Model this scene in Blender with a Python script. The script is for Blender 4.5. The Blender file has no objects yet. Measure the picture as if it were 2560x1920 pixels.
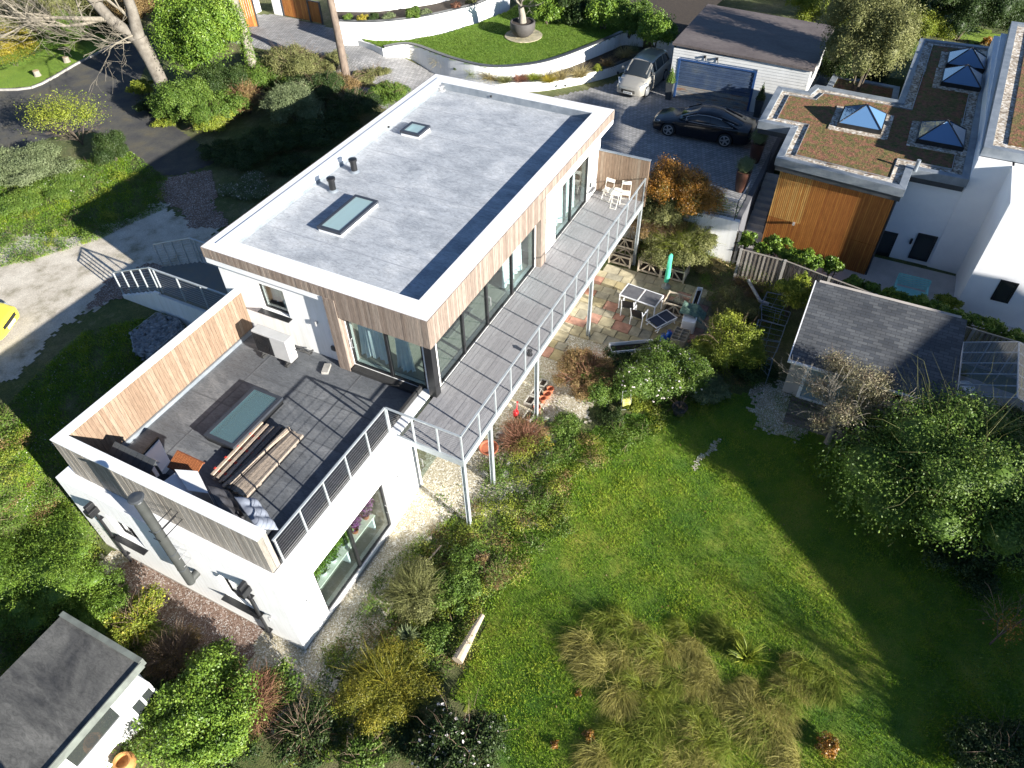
import bpy, bmesh, math, random
import numpy as np
from mathutils import Vector, Matrix
sc = bpy.context.scene
COL = sc.collection
PI = math.pi

# ------------------------------------------------------------------ camera
RM = np.array([[0.4500147567, 0.6437559792, -0.6189224167],
               [-0.8928395742, 0.3103638845, -0.3263613853],
               [-0.0180059277, 0.6994658665, 0.7144391424]])
CP = np.array([-13.0006, -9.5821, 16.855]); FP = 1813.686
cam = bpy.data.cameras.new('camera'); camo = bpy.data.objects.new('camera', cam); COL.objects.link(camo)
cam.sensor_width = 36; cam.lens = 36 * FP / 2560; cam.clip_start = .1; cam.clip_end = 600
camo.matrix_world = Matrix([[*RM[0], CP[0]], [*RM[1], CP[1]], [*RM[2], CP[2]], [0, 0, 0, 1]])
sc.camera = camo
# ------------------------------------------------------------------ light
SUN = Vector((-.75, -3.1, 1.0)).normalized()
EL = math.asin(SUN.z); AZ = math.atan2(SUN.x, SUN.y)
w = bpy.data.worlds.new('World'); sc.world = w; w.use_nodes = True
wn = w.node_tree.nodes; bg = wn['Background']
sky = wn.new('ShaderNodeTexSky'); sky.sky_type = 'NISHITA'; sky.sun_disc = False
sky.sun_elevation = EL; sky.sun_rotation = AZ; sky.air_density = .7; sky.dust_density = .2; sky.ozone_density = 3.0
w.node_tree.links.new(sky.outputs[0], bg.inputs[0]); bg.inputs[1].default_value = .056
sl = bpy.data.lights.new('sun', 'SUN'); sl.energy = 5.0; sl.angle = math.radians(.5); sl.color = (1, .955, .88)
so = bpy.data.objects.new('sun', sl); COL.objects.link(so)
so.rotation_euler = SUN.to_track_quat('Z', 'Y').to_euler()
sc.view_settings.view_transform = 'Standard'; sc.view_settings.look = 'None'
sc.view_settings.gamma = 1; sc.view_settings.exposure = 1.6
sc.cycles.max_bounces = 6; sc.cycles.transparent_max_bounces = 24

# ------------------------------------------------------------------ survey helpers: photograph pixel -> point of a real plane
def G(px, py, z=0., ax=2):
    d = RM @ np.array([(px - 1280) / FP, -(py - 960) / FP, -1.])
    return Vector(CP + (z - CP[ax]) / d[ax] * d)
def K(ox, oy, s): return lambda x, y: (ox + x / s, oy + y / s)
Z1, Z2, Z3 = K(0, 0, 2.458), K(830, 0, 2.458), K(1660, 0, 2.458)
Z4, Z5, Z6 = K(0, 620, 2.458), K(830, 620, 2.458), K(1660, 620, 2.458)
Z7, Z8, Z9 = K(0, 1245, 2.458), K(830, 1245, 2.458), K(1660, 1245, 2.458)
FF, DD, AA, LL, BB, CC = K(1350, 300, 5.53), K(560, 640, 5.53), K(850, 780, 5.53), K(260, 1050, 4.254), K(100, 1050, 5.53), K(500, 1300, 5.53)
S5, PT, DR, GA, GD, SH, GH = K(280, 560, 5.53), K(1500, 560, 5.53), K(1700, 380, 5.53), K(1560, 80, 5.53), K(1260, 860, 4.424), K(1900, 700, 5.53), K(2250, 780, 5.184)
def smooth(a, b, t):
    t = min(max((t - a) / (b - a), 0), 1); return t * t * (3 - 2 * t)
UP = -1.12
def H(x, y):
    low = -3.3 - .3 * smooth(.5, 3, -x) * smooth(-9, -2, y)
    if x > 34: return UP
    if y > 13.5 and x > 20.5: return UP + .85 * smooth(14.2, 18.8, y) * smooth(20.5, 22.0, x)
    if x > 15.85:
        s = 1. if (y > -5.7) or (x > 27.5 and y > -9) else 0.
    elif x > 13.9: s = smooth(.6, 1.2, y)
    elif x > .3: s = smooth(3.5, 6, y)
    else: s = smooth(8.6, 12.2, y + .25 * math.sin(x * 1.3))
    b = .05 * math.sin(x * .7 + 1.3) * math.cos(y * .53) if s < .01 else 0
    return low + (UP - low) * s + b

# ------------------------------------------------------------------ scene graph helpers
def tag(o, label=None, cat=None, group=None, kind=None):
    if label: o['label'] = label
    if cat: o['category'] = cat
    if group: o['group'] = group
    if kind: o['kind'] = kind
    return o
def thing(name, label, cat, loc=(0, 0, 0), rz=0., group=None):
    o = bpy.data.objects.new(name, None); COL.objects.link(o); o.empty_display_size = .1
    o.location = loc; o.rotation_euler = (0, 0, rz)
    return tag(o, label, cat, group)
def worldloc(o):
    v = Vector((0, 0, 0))
    while o is not None: v += o.location; o = o.parent
    return v
def dup(root, loc=None, rz=None, label=None, scale=None, group=None):
    r = root.copy(); COL.objects.link(r)
    if loc is not None: r.location = loc
    if rz is not None: r.rotation_euler = (0, 0, rz)
    if scale is not None: r.scale = (scale,) * 3 if not hasattr(scale, '__len__') else scale
    if label: r['label'] = label
    if group: r['group'] = group
    for ch in list(root.children):
        c = ch.copy(); COL.objects.link(c); c.parent = r
        for g in list(ch.children):
            d = g.copy(); COL.objects.link(d); d.parent = c
    return r

class MB:
    def __init__(s): s.v = []; s.f = []; s.t = []
    def quad(s, a, b, c, d, t=.5):
        n = len(s.v); s.v += [tuple(a), tuple(b), tuple(c), tuple(d)]; s.f.append((n, n + 1, n + 2, n + 3)); s.t.append(t); return s
    def tri(s, a, b, c, t=.5):
        n = len(s.v); s.v += [tuple(a), tuple(b), tuple(c)]; s.f.append((n, n + 1, n + 2)); s.t.append(t); return s
    def hexa(s, p, t=.5):  # p: 4 bottom ccw, 4 top ccw
        n = len(s.v); s.v += [tuple(q) for q in p]
        for f in ((3, 2, 1, 0), (4, 5, 6, 7), (0, 1, 5, 4), (1, 2, 6, 5), (2, 3, 7, 6), (3, 0, 4, 7)):
            s.f.append(tuple(n + i for i in f)); s.t.append(t)
        return s
    def box(s, x0, x1, y0, y1, z0, z1, t=.5):
        if x0 > x1: x0, x1 = x1, x0
        if y0 > y1: y0, y1 = y1, y0
        if z0 > z1: z0, z1 = z1, z0
        return s.hexa([(x0, y0, z0), (x1, y0, z0), (x1, y1, z0), (x0, y1, z0), (x0, y0, z1), (x1, y0, z1), (x1, y1, z1), (x0, y1, z1)], t)
    def obb(s, c, u, v, w_, t=.5):  # half vectors
        c, u, v, w_ = Vector(c), Vector(u), Vector(v), Vector(w_)
        if u.cross(v).dot(w_) < 0: w_ = -w_
        return s.hexa([c - u - v - w_, c + u - v - w_, c + u + v - w_, c - u + v - w_, c - u - v + w_, c + u - v + w_, c + u + v + w_, c - u + v + w_], t)
    def bar(s, a, b, wd, th, t=.5, up=(0, 0, 1)):
        a, b = Vector(a), Vector(b); d = (b - a); L = d.length
        if L < 1e-6: return s
        d /= L; up = Vector(up)
        if abs(d.dot(up)) > .98: up = Vector((1, 0, 0))
        sd = d.cross(up).normalized(); n = sd.cross(d)
        return s.obb((a + b) / 2, d * L / 2, sd * wd / 2, n * th / 2, t)
    def tube(s, pts, r, n=8, t=.5, cap=True):
        pts = [Vector(p) for p in pts]; rs = r if hasattr(r, '__len__') else [r] * len(pts)
        rings = []; prev = None
        for i, p in enumerate(pts):
            d = (pts[min(i + 1, len(pts) - 1)] - pts[max(i - 1, 0)])
            d = d.normalized() if d.length > 1e-9 else Vector((0, 0, 1))
            u = prev if prev is not None else (Vector((1, 0, 0)) if abs(d.x) < .9 else Vector((0, 1, 0)))
            u = (u - d * u.dot(d)).normalized(); prev = u; v = d.cross(u)
            k = len(s.v); rings.append(k)
            for j in range(n):
                a = 2 * PI * j / n; s.v.append(tuple(p + (u * math.cos(a) + v * math.sin(a)) * rs[i]))
        for a, b in zip(rings, rings[1:]):
            for j in range(n):
                s.f.append((a + j, a + (j + 1) % n, b + (j + 1) % n, b + j)); s.t.append(t)
        if cap:
            s.f.append(tuple(rings[0] + j for j in range(n))[::-1]); s.t.append(t)
            s.f.append(tuple(rings[-1] + j for j in range(n))); s.t.append(t)
        return s
    def lathe(s, c, prof, n=24, t=.5, sx=1, sy=1, capt=False, capb=True):
        c = Vector(c); rings = []
        for r, z in prof:
            k = len(s.v); rings.append(k)
            for j in range(n):
                a = 2 * PI * j / n; s.v.append((c.x + r * sx * math.cos(a), c.y + r * sy * math.sin(a), c.z + z))
        for a, b in zip(rings, rings[1:]):
            for j in range(n):
                s.f.append((a + j, a + (j + 1) % n, b + (j + 1) % n, b + j)); s.t.append(t)
        if capb: s.f.append(tuple(rings[0] + j for j in range(n))[::-1]); s.t.append(t)
        if capt: s.f.append(tuple(rings[-1] + j for j in range(n))); s.t.append(t)
        return s
    def prism(s, pts, z0, z1, t=.5):
        n = len(pts); a = sum(pts[i][0] * pts[(i + 1) % n][1] - pts[(i + 1) % n][0] * pts[i][1] for i in range(n))
        if a < 0: pts = pts[::-1]
        z0 = z0 if hasattr(z0, '__len__') else [z0] * n; z1 = z1 if hasattr(z1, '__len__') else [z1] * n
        k = len(s.v)
        s.v += [(p[0], p[1], z) for p, z in zip(pts, z0)] + [(p[0], p[1], z) for p, z in zip(pts, z1)]
        s.f.append(tuple(k + i for i in range(n))[::-1]); s.t.append(t)
        s.f.append(tuple(k + n + i for i in range(n))); s.t.append(t)
        for i in range(n):
            j = (i + 1) % n; s.f.append((k + i, k + j, k + n + j, k + n + i)); s.t.append(t)
        return s
    def rock(s, c, r, seed=0, sz=.7, t=.5):
        rd = random.Random(seed); c = Vector(c); k = len(s.v); n, m = 8, 5
        ph = [rd.uniform(0, 6) for _ in range(4)]
        for i in range(m + 1):
            th = PI * i / m
            for j in range(n):
                a = 2 * PI * j / n
                q = 1 + .2 * math.sin(2 * a + ph[0]) * math.sin(th) + .15 * math.sin(3 * a + ph[1] + th * 2)
                s.v.append((c.x + r * q * math.sin(th) * math.cos(a), c.y + r * q * math.sin(th) * math.sin(a), c.z + r * sz * math.cos(th)))
        for i in range(m):
            for j in range(n):
                s.f.append((k + i * n + j, k + (i + 1) * n + j, k + (i + 1) * n + (j + 1) % n, k + i * n + (j + 1) % n)); s.t.append(t)
        return s
    def build(s, name, mat, parent=None, smooth=False, bevel=0., world=True):
        me = bpy.data.meshes.new(name)
        off = worldloc(parent) if (parent is not None and world) else Vector((0, 0, 0))
        vs = [(a - off.x, b - off.y, c - off.z) for a, b, c in s.v]
        me.from_pydata(vs, [], s.f)
        at = me.attributes.new('tint', 'FLOAT', 'FACE'); at.data.foreach_set('value', s.t)
        me.materials.append(mat); me.update()
        if smooth:
            me.polygons.foreach_set('use_smooth', [True] * len(me.polygons))
            try: me.set_sharp_from_angle(angle=math.radians(40))
            except Exception: pass
        o = bpy.data.objects.new(name, me); COL.objects.link(o)
        if parent is not None: o.parent = parent
        if bevel > 0:
            b = o.modifiers.new('bevel', 'BEVEL'); b.width = bevel; b.segments = 2; b.limit_method = 'ANGLE'
        return o

def npmesh(name, V, F4, tint, mat, parent=None, world=True, smooth=False):
    me = bpy.data.meshes.new(name)
    V = np.asarray(V, np.float32)
    if parent is not None and world: V = V - np.array(worldloc(parent), np.float32)
    k = F4.shape[1]; nf = len(F4)
    me.vertices.add(len(V)); me.vertices.foreach_set('co', V.ravel())
    me.loops.add(nf * k); me.loops.foreach_set('vertex_index', F4.astype(np.int32).ravel())
    me.polygons.add(nf); me.polygons.foreach_set('loop_start', np.arange(0, nf * k, k, dtype=np.int32))
    try: me.polygons.foreach_set('loop_total', np.full(nf, k, np.int32))
    except Exception: pass
    if smooth: me.polygons.foreach_set('use_smooth', np.ones(nf, bool))
    me.update(calc_edges=True)
    at = me.attributes.new('tint', 'FLOAT', 'FACE'); at.data.foreach_set('value', np.asarray(tint, np.float32))
    me.materials.append(mat)
    o = bpy.data.objects.new(name, me); COL.objects.link(o)
    if parent is not None: o.parent = parent
    return o

# ------------------------------------------------------------------ materials
def nt(name):
    m = bpy.data.materials.new(name); m.use_nodes = True
    return m, m.node_tree.nodes, m.node_tree.links, m.node_tree.nodes['Principled BSDF']
def ramp(n, l, src, stops):
    r = n.new('ShaderNodeValToRGB'); e = r.color_ramp.elements
    while len(e) < len(stops): e.new(.5)
    for i, (p, c) in enumerate(stops): e[i].position = p; e[i].color = (*c, 1)
    l.new(src, r.inputs[0]); return r.outputs[0]
def coords(n, l, sc_=(1, 1, 1), rot=(0, 0, 0)):
    g = n.new('ShaderNodeNewGeometry'); mp = n.new('ShaderNodeMapping'); mp.inputs['Scale'].default_value = sc_; mp.inputs['Rotation'].default_value = rot
    l.new(g.outputs['Position'], mp.inputs[0]); return mp.outputs[0]
def noise(n, l, vec, scale, detail=4, rough=.6, dist=0):
    t = n.new('ShaderNodeTexNoise'); t.inputs['Scale'].default_value = scale; t.inputs['Detail'].default_value = detail
    t.inputs['Roughness'].default_value = rough; t.inputs['Distortion'].default_value = dist
    l.new(vec, t.inputs['Vector']); return t.outputs[0]
def mixc(n, l, fac, a, b, mode='MIX'):
    m = n.new('ShaderNodeMix'); m.data_type = 'RGBA'; m.blend_type = mode
    for s_, v in ((m.inputs[0], fac), (m.inputs[6], a), (m.inputs[7], b)):
        if hasattr(v, 'links'): l.new(v, s_)
        elif isinstance(v, (int, float)): s_.default_value = v
        else: s_.default_value = (*v, 1)
    return m.outputs[2]
def bump(n, l, p, h, strength=.4, dist=.02):
    b = n.new('ShaderNodeBump'); b.inputs['Strength'].default_value = strength; b.inputs['Distance'].default_value = dist
    l.new(h, b.inputs['Height']); l.new(b.outputs[0], p.inputs['Normal'])
def M(name, c1, c2=None, scale=3., rough=.7, bmp=0., bs=30., metal=0., stretch=(1, 1, 1), spec=.5, lo=.35, hi=.65, coat=0., c3=None, fine=0.):
    m, n, l, p = nt(name); c2 = c2 or tuple(v * .82 for v in c1)
    v = coords(n, l, stretch); f = noise(n, l, v, scale, 6)
    st = [(lo, c1), (hi, c2)] if not c3 else [(lo, c1), ((lo + hi) / 2, c2), (hi, c3)]
    col = ramp(n, l, f, st)
    if fine:
        f2 = noise(n, l, v, scale * 14, 3, .7); g = ramp(n, l, f2, [(.3, (1 - fine,) * 3), (.7, (1 + fine * .6,) * 3)])
        col = mixc(n, l, 1., col, g, 'MULTIPLY')
    l.new(col, p.inputs['Base Color']); p.inputs['Roughness'].default_value = rough
    p.inputs['Metallic'].default_value = metal; p.inputs['Specular IOR Level'].default_value = spec; p.inputs['Coat Weight'].default_value = coat
    if bmp: bump(n, l, p, noise(n, l, v, bs, 4), bmp)
    return m
def MT(name, stops, rough=.7, spec=.4, grain=None, gs=6., bmp=0., trans=0., metal=0.):
    """colour from the per-face tint attribute (boards, leaves, slabs) times a grain"""
    m, n, l, p = nt(name); a = n.new('ShaderNodeAttribute'); a.attribute_name = 'tint'
    col = ramp(n, l, a.outputs['Fac'], stops)
    if grain:
        v = coords(n, l, grain); f = noise(n, l, v, gs, 5, .65)
        col = mixc(n, l, 1., col, ramp(n, l, f, [(.3, (.62,) * 3), (.7, (1.22,) * 3)]), 'MULTIPLY')
        if bmp: bump(n, l, p, f, bmp, .01)
    l.new(col, p.inputs['Base Color']); p.inputs['Roughness'].default_value = rough
    p.inputs['Specular IOR Level'].default_value = spec; p.inputs['Metallic'].default_value = metal
    if trans:
        t = n.new('ShaderNodeBsdfTranslucent'); l.new(col, t.inputs[0]); mx = n.new('ShaderNodeMixShader'); mx.inputs[0].default_value = trans
        o = n['Material Output']; l.new(p.outputs[0], mx.inputs[1]); l.new(t.outputs[0], mx.inputs[2]); l.new(mx.outputs[0], o.inputs[0])
    return m
def MG(name, tint=(.9, .95, .95), refl=.0, rough=.0, painted_glow=0.):
    m, n, l, p = nt(name); o = n['Material Output']
    tr = n.new('ShaderNodeBsdfTransparent'); tr.inputs[0].default_value = (*tint, 1)
    gl = n.new('ShaderNodeBsdfGlossy'); gl.inputs['Roughness'].default_value = rough
    fr = n.new('ShaderNodeLayerWeight'); fr.inputs[0].default_value = .5; pw_ = n.new('ShaderNodeMath'); pw_.operation = 'POWER'; pw_.inputs[1].default_value = 4
    l.new(fr.outputs['Facing'], pw_.inputs[0])
    ad = n.new('ShaderNodeMath'); ad.operation = 'ADD'; ad.inputs[1].default_value = refl + .04; ad.use_clamp = True
    l.new(pw_.outputs[0], ad.inputs[0]); mx = n.new('ShaderNodeMixShader')
    l.new(ad.outputs[0], mx.inputs[0]); l.new(tr.outputs[0], mx.inputs[1]); l.new(gl.outputs[0], mx.inputs[2]); l.new(mx.outputs[0], o.inputs[0])
    if painted_glow:  # pale diffuse layer imitating light from the room under a rooflight
        df = n.new('ShaderNodeBsdfDiffuse'); df.inputs[0].default_value = (.62, .80, .80, 1); m2_ = n.new('ShaderNodeMixShader'); m2_.inputs[0].default_value = painted_glow
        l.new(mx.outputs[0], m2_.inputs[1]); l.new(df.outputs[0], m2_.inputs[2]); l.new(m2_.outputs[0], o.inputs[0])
    n.remove(p); return m

white = M('white_render', (.80, .80, .79), (.74, .745, .74), 1.3, .85, .12, 60, fine=.05)
whitetrim = M('white_trim', (.80, .80, .80), (.72, .73, .74), 2., .45)
def streaky(name, c, d):
    m, n, l, p = nt(name); v = coords(n, l, (5, 5, .35)); f = noise(n, l, v, 1.6, 7, .7); g = noise(n, l, coords(n, l), .8, 5, .6)
    col = mixc(n, l, 1., ramp(n, l, f, [(.3, d), (.55, c)]), ramp(n, l, g, [(.3, (.93, .93, .92)), (.6, (1, 1, 1))]), 'MULTIPLY')
    l.new(col, p.inputs['Base Color']); p.inputs['Roughness'].default_value = .88; bump(n, l, p, noise(n, l, coords(n, l), 70, 3), .12); return m
white = streaky('white_render_wall', (.80, .80, .79), (.70, .70, .67))
greywhite = M('pale_render', (.86, .86, .86), (.80, .80, .81), 1.1, .85, .1, 60)
blackm = M('black_aluminium', (.012, .013, .014), (.02, .02, .022), 3, .35)
anthr = M('anthracite_metal', (.045, .05, .055), (.06, .065, .07), 3, .4)
gal = M('galvanised_steel', (.50, .54, .55), (.40, .44, .46), 5, .42, metal=.35)
steel = M('brushed_steel', (.55, .55, .54), (.45, .45, .46), 9, .35, metal=.6)
capm = M('zinc_capping', (.20, .23, .26), (.30, .33, .36), 2.2, .45, metal=.3)
glass = MG('window_glass', (.86, .93, .92), .03)
roofglass = MG('rooflight_glass', (.84, .97, .97), .07, .0, .34)  # diffuse share brightens the pane in place of room light below
concrete = M('concrete', (.36, .34, .31), (.26, .25, .23), 4, .9, .3, 60, fine=.15)
stonem = M('pale_stone', (.42, .40, .35), (.28, .27, .24), 5, .9, .4, 40, fine=.2)
terracotta = M('terracotta', (.42, .13, .06), (.30, .09, .045), 5, .85, .1, 60)
soil = M('soil', (.05, .036, .025), (.03, .022, .016), 8, 1., .6, 40)
bark = M('bark', (.30, .27, .22), (.17, .15, .12), 5, .95, .6, 25, stretch=(1, 1, .4), fine=.25)
barkd = M('bark_dark', (.12, .095, .07), (.07, .055, .04), 5, .95, .5, 25)
plastic_w = M('white_plastic', (.75, .75, .75), (.70, .70, .71), 2, .4)
curtain = M('white_curtain', (.86, .88, .90), (.78, .81, .84), 2, .8)
intfloor = M('pale_wood_floor', (.40, .37, .32), (.33, .31, .27), 2.5, .45, stretch=(.4, 5, 1))
intwall = M('interior_wall', (.62, .62, .60), (.58, .58, .56), 1, .9)
cream = M('cream_paint', (.78, .75, .66), (.72, .69, .61), 4, .4)
rubber = M('rubber', (.02, .02, .02), (.03, .03, .03), 8, .8)

cladf = MT('weathered_larch_fascia', [(0, (.20, .155, .125)), (.5, (.245, .195, .16)), (1, (.29, .24, .20))], .78, .3, (6, 6, .5), 7., .15)
clad = MT('larch_cladding', [(0, (.205, .14, .095)), (.4, (.23, .162, .112)), (.75, (.255, .185, .13)), (1, (.265, .205, .15))], .75, .3, (6, 6, .5), 7., .15)
cladg = MT('weathered_cladding', [(0, (.19, .17, .145)), (.5, (.235, .215, .185)), (1, (.28, .26, .23))], .8, .3, (6, 6, .5), 7., .15)
cedar = MT('cedar_battens', [(0, (.33, .115, .028)), (.5, (.50, .21, .048)), (1, (.60, .36, .11))], .65, .3, (5, 5, .4), 6., .1)
deckm = MT('grey_composite_decking', [(0, (.25, .245, .25)), (.5, (.285, .28, .285)), (1, (.32, .315, .32))], .8, .25, (.8, 14, 1), 8., .3)
timber = MT('sawn_timber', [(0, (.10, .09, .085)), (.45, (.24, .20, .165)), (1, (.46, .37, .28))], .8, .3, (2, 2, 2), 6., .1)
timberp = MT('planed_pallet_wood', [(0, (.36, .30, .22)), (1, (.56, .49, .38))], .85, .3, (4, 4, 4), 6., .1)
fencew = MT('fence_wood', [(0, (.14, .12, .10)), (.5, (.25, .225, .19)), (1, (.33, .30, .26))], .9, .2, (4, 4, .6), 6., .1)

def roofing(name, c1, c2, c3, s=1.2):
    m, n, l, p = nt(name); v = coords(n, l, (1, .55, 1), (0, 0, .35))
    f = noise(n, l, v, s, 7, .68, .6); col = ramp(n, l, f, [(.32, c1), (.5, c2), (.68, c3)])
    v2 = coords(n, l, (2.2, .8, 1), (0, 0, -.5)); f2 = noise(n, l, v2, 4.6, 8, .78, 1.6)
    col = mixc(n, l, 1., col, ramp(n, l, f2, [(.38, (.70,) * 3), (.5, (1,) * 3), (.62, (1.22,) * 3)]), 'MULTIPLY')
    l.new(col, p.inputs['Base Color']); p.inputs['Roughness'].default_value = .62; p.inputs['Specular IOR Level'].default_value = .35
    bump(n, l, p, f2, .25, .01); return m
roofm = roofing('grey_fibreglass_roof', (.26, .28, .305), (.37, .39, .415), (.48, .495, .51))
terrm = roofing('dark_membrane', (.082, .088, .098), (.112, .119, .128), (.20, .205, .21), .7)
felt = roofing('brown_roof_felt', (.085, .07, .066), (.12, .10, .093), (.155, .132, .122), .5)
felt2 = roofing('old_grey_felt', (.035, .035, .036), (.11, .108, .10), (.19, .185, .17), .7)

def slate_mat():
    m, n, l, p = nt('slate_shingles'); v = coords(n, l, (1, 1, 1), (0, 0, PI / 2))
    b = n.new('ShaderNodeTexBrick'); b.inputs['Scale'].default_value = 1; b.inputs['Brick Width'].default_value = .33; b.inputs['Row Height'].default_value = .145
    b.inputs['Mortar Size'].default_value = .008; b.inputs['Color1'].default_value = (.045, .05, .058, 1); b.inputs['Color2'].default_value = (.095, .10, .105, 1); b.inputs['Mortar'].default_value = (.02, .02, .02, 1)
    b.inputs['Bias'].default_value = -.1
    l.new(v, b.inputs[0]); f = noise(n, l, v, .9, 5)
    l.new(mixc(n, l, 1., b.outputs[0], ramp(n, l, f, [(.3, (.75,) * 3), (.7, (1.3,) * 3)]), 'MULTIPLY'), p.inputs['Base Color']); p.inputs['Roughness'].default_value = .7
    bump(n, l, p, b.outputs[1], -.4, .01); return m
slate = slate_mat()
def pave_mat():
    m, n, l, p = nt('block_paving'); v = coords(n, l, (1, 1, 1), (0, 0, .6))
    b = n.new('ShaderNodeTexBrick'); b.inputs['Scale'].default_value = 1; b.inputs['Brick Width'].default_value = .24; b.inputs['Row Height'].default_value = .16
    b.inputs['Mortar Size'].default_value = .012; b.inputs['Color1'].default_value = (.22, .22, .22, 1); b.inputs['Color2'].default_value = (.33, .325, .32, 1); b.inputs['Mortar'].default_value = (.12, .115, .11, 1)
    l.new(v, b.inputs[0]); f = noise(n, l, v, .5, 5)
    l.new(mixc(n, l, 1., b.outputs[0], ramp(n, l, f, [(.3, (.8,) * 3), (.7, (1.15,) * 3)]), 'MULTIPLY'), p.inputs['Base Color']); p.inputs['Roughness'].default_value = .85
    bump(n, l, p, b.outputs[1], -.3, .01); return m
pave = pave_mat()
def pebble_mat(name, stops, scale=28., bm=.6):
    m, n, l, p = nt(name); v = coords(n, l); vo = n.new('ShaderNodeTexVoronoi'); vo.inputs['Scale'].default_value = scale; l.new(v, vo.inputs['Vector'])
    sep = n.new('ShaderNodeSeparateColor'); l.new(vo.outputs['Color'], sep.inputs[0])
    col = ramp(n, l, sep.outputs[0], stops); f = noise(n, l, v, 1.1, 5)
    col = mixc(n, l, 1., col, ramp(n, l, f, [(.3, (.75,) * 3), (.7, (1.15,) * 3)]), 'MULTIPLY')
    l.new(col, p.inputs['Base Color']); p.inputs['Roughness'].default_value = .9; bump(n, l, p, vo.outputs['Distance'], -bm, .02); return m
pebbles = pebble_mat('roof_pebbles', [(.0, (.16, .12, .09)), (.35, (.36, .30, .23)), (.7, (.52, .46, .38)), (1, (.70, .67, .62))], 11)
shingle = pebble_mat('chalk_shingle', [(0, (.20, .17, .11)), (.3, (.38, .33, .22)), (.75, (.46, .42, .32)), (1, (.80, .78, .73))], 34)
redgravel = pebble_mat('red_gravel', [(0, (.10, .06, .045)), (.4, (.19, .12, .085)), (.8, (.28, .20, .16)), (1, (.55, .52, .48))], 34)
sedumm, n_, l_, p_ = nt('sedum'); v_ = coords(n_, l_); f1 = noise(n_, l_, v_, 2.6, 8, .75, .4); f2 = noise(n_, l_, v_, 9, 4, .7)
l_.new(mixc(n_, l_, 1., ramp(n_, l_, f1, [(.3, (.05, .07, .012)), (.45, (.14, .12, .03)), (.58, (.26, .10, .06)), (.72, (.12, .11, .025))]), ramp(n_, l_, f2, [(.35, (.55,) * 3), (.65, (1.2,) * 3)]), 'MULTIPLY'), p_.inputs['Base Color'])
p_.inputs['Roughness'].default_value = 1; bump(n_, l_, p_, f2, .9, .06)

def groundmat():
    m, n, l, p = nt('garden_ground'); v = coords(n, l)
    a = noise(n, l, v, .35, 6, .6); b = noise(n, l, v, 2.2, 6, .7, .5); c = noise(n, l, v, 22, 4, .7)
    base = ramp(n, l, a, [(.35, (.07, .10, .02)), (.5, (.10, .12, .035)), (.62, (.19, .165, .085))])
    base = mixc(n, l, .45, base, ramp(n, l, b, [(.35, (.045, .065, .016)), (.55, (.12, .135, .04)), (.7, (.28, .24, .15))]))
    col = mixc(n, l, 1., base, ramp(n, l, c, [(.3, (.5,) * 3), (.7, (1.35,) * 3)]), 'MULTIPLY')
    l.new(col, p.inputs['Base Color']); p.inputs['Roughness'].default_value = 1; bump(n, l, p, c, .9, .05); return m
groundm = groundmat()
def lawnmat(name, s1, s2, s3, dry):
    m, n, l, p = nt(name); v = coords(n, l)
    a = noise(n, l, v, .55, 5, .6); b = noise(n, l, v, 7, 5, .75); c = noise(n, l, v, 40, 3, .7)
    base = ramp(n, l, a, [(.36, s1), (.5, s2), (.64, s3)]); base = mixc(n, l, ramp(n, l, b, [(.55, (0, 0, 0)), (.8, (.6, .6, .6))]), base, dry)
    l.new(mixc(n, l, 1., base, ramp(n, l, c, [(.3, (.5,) * 3), (.7, (1.4,) * 3)]), 'MULTIPLY'), p.inputs['Base Color'])
    p.inputs['Roughness'].default_value = 1; bump(n, l, p, c, 1., .05); return m
lawnm = lawnmat('lawn_soil', (.07, .16, .012), (.15, .235, .018), (.28, .30, .035), (.32, .28, .10))
lawn2 = lawnmat('neat_lawn', (.15, .26, .014), (.18, .29, .018), (.20, .30, .025), (.23, .27, .05))
chalk = M('chalk_track', (.62, .57, .48), (.50, .45, .37), 1.3, .95, .5, 30, c3=(.22, .20, .13), fine=.3, lo=.34, hi=.74)
tarmac = M('tarmac', (.045, .045, .048), (.075, .072, .062), .8, .9, .3, 60, fine=.2, c3=(.11, .095, .06), lo=.35, hi=.72)
neighpave = M('pale_slab_paving', (.50, .48, .46), (.42, .40, .38), 2, .8, fine=.1)
slabm = MT('patio_slabs', [(0, (.34, .28, .15)), (.4, (.44, .39, .27)), (.62, (.27, .25, .19)), (.66, (.36, .17, .11)), (1, (.46, .26, .19))], .85, .3, (1, 1, 1), 3., .1)

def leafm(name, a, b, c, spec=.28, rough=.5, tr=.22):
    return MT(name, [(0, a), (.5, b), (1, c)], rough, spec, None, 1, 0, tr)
LG = leafm('leaf_green', (0.058, 0.109, 0.018), (0.102, 0.173, 0.026), (0.179, 0.243, 0.045))
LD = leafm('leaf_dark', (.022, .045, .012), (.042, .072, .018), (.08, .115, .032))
LY = leafm('leaf_yellowgreen', (0.109, 0.154, 0.018), (0.205, 0.250, 0.028), (0.346, 0.358, 0.051))
LL_ = leafm('leaf_laurel', (0.064, 0.128, 0.015), (0.128, 0.218, 0.026), (0.243, 0.333, 0.045), .35, .45)
LO = leafm('leaf_olive', (0.096, 0.109, 0.036), (0.166, 0.173, 0.058), (0.256, 0.256, 0.102), .3, .6)
LGY = leafm('leaf_greygreen', (0.090, 0.122, 0.051), (0.160, 0.198, 0.090), (0.269, 0.307, 0.166), .3, .6)
LB = leafm('leaf_russet', (0.128, 0.083, 0.032), (0.230, 0.154, 0.058), (0.384, 0.282, 0.128), .3, .6)
LOR = leafm('leaf_orange', (.09, .10, .015), (.32, .14, .02), (.50, .26, .04), .5, .4)
LYE = leafm('leaf_yellow', (.16, .16, .02), (.34, .28, .03), (.5, .40, .05), .4, .5)
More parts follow.
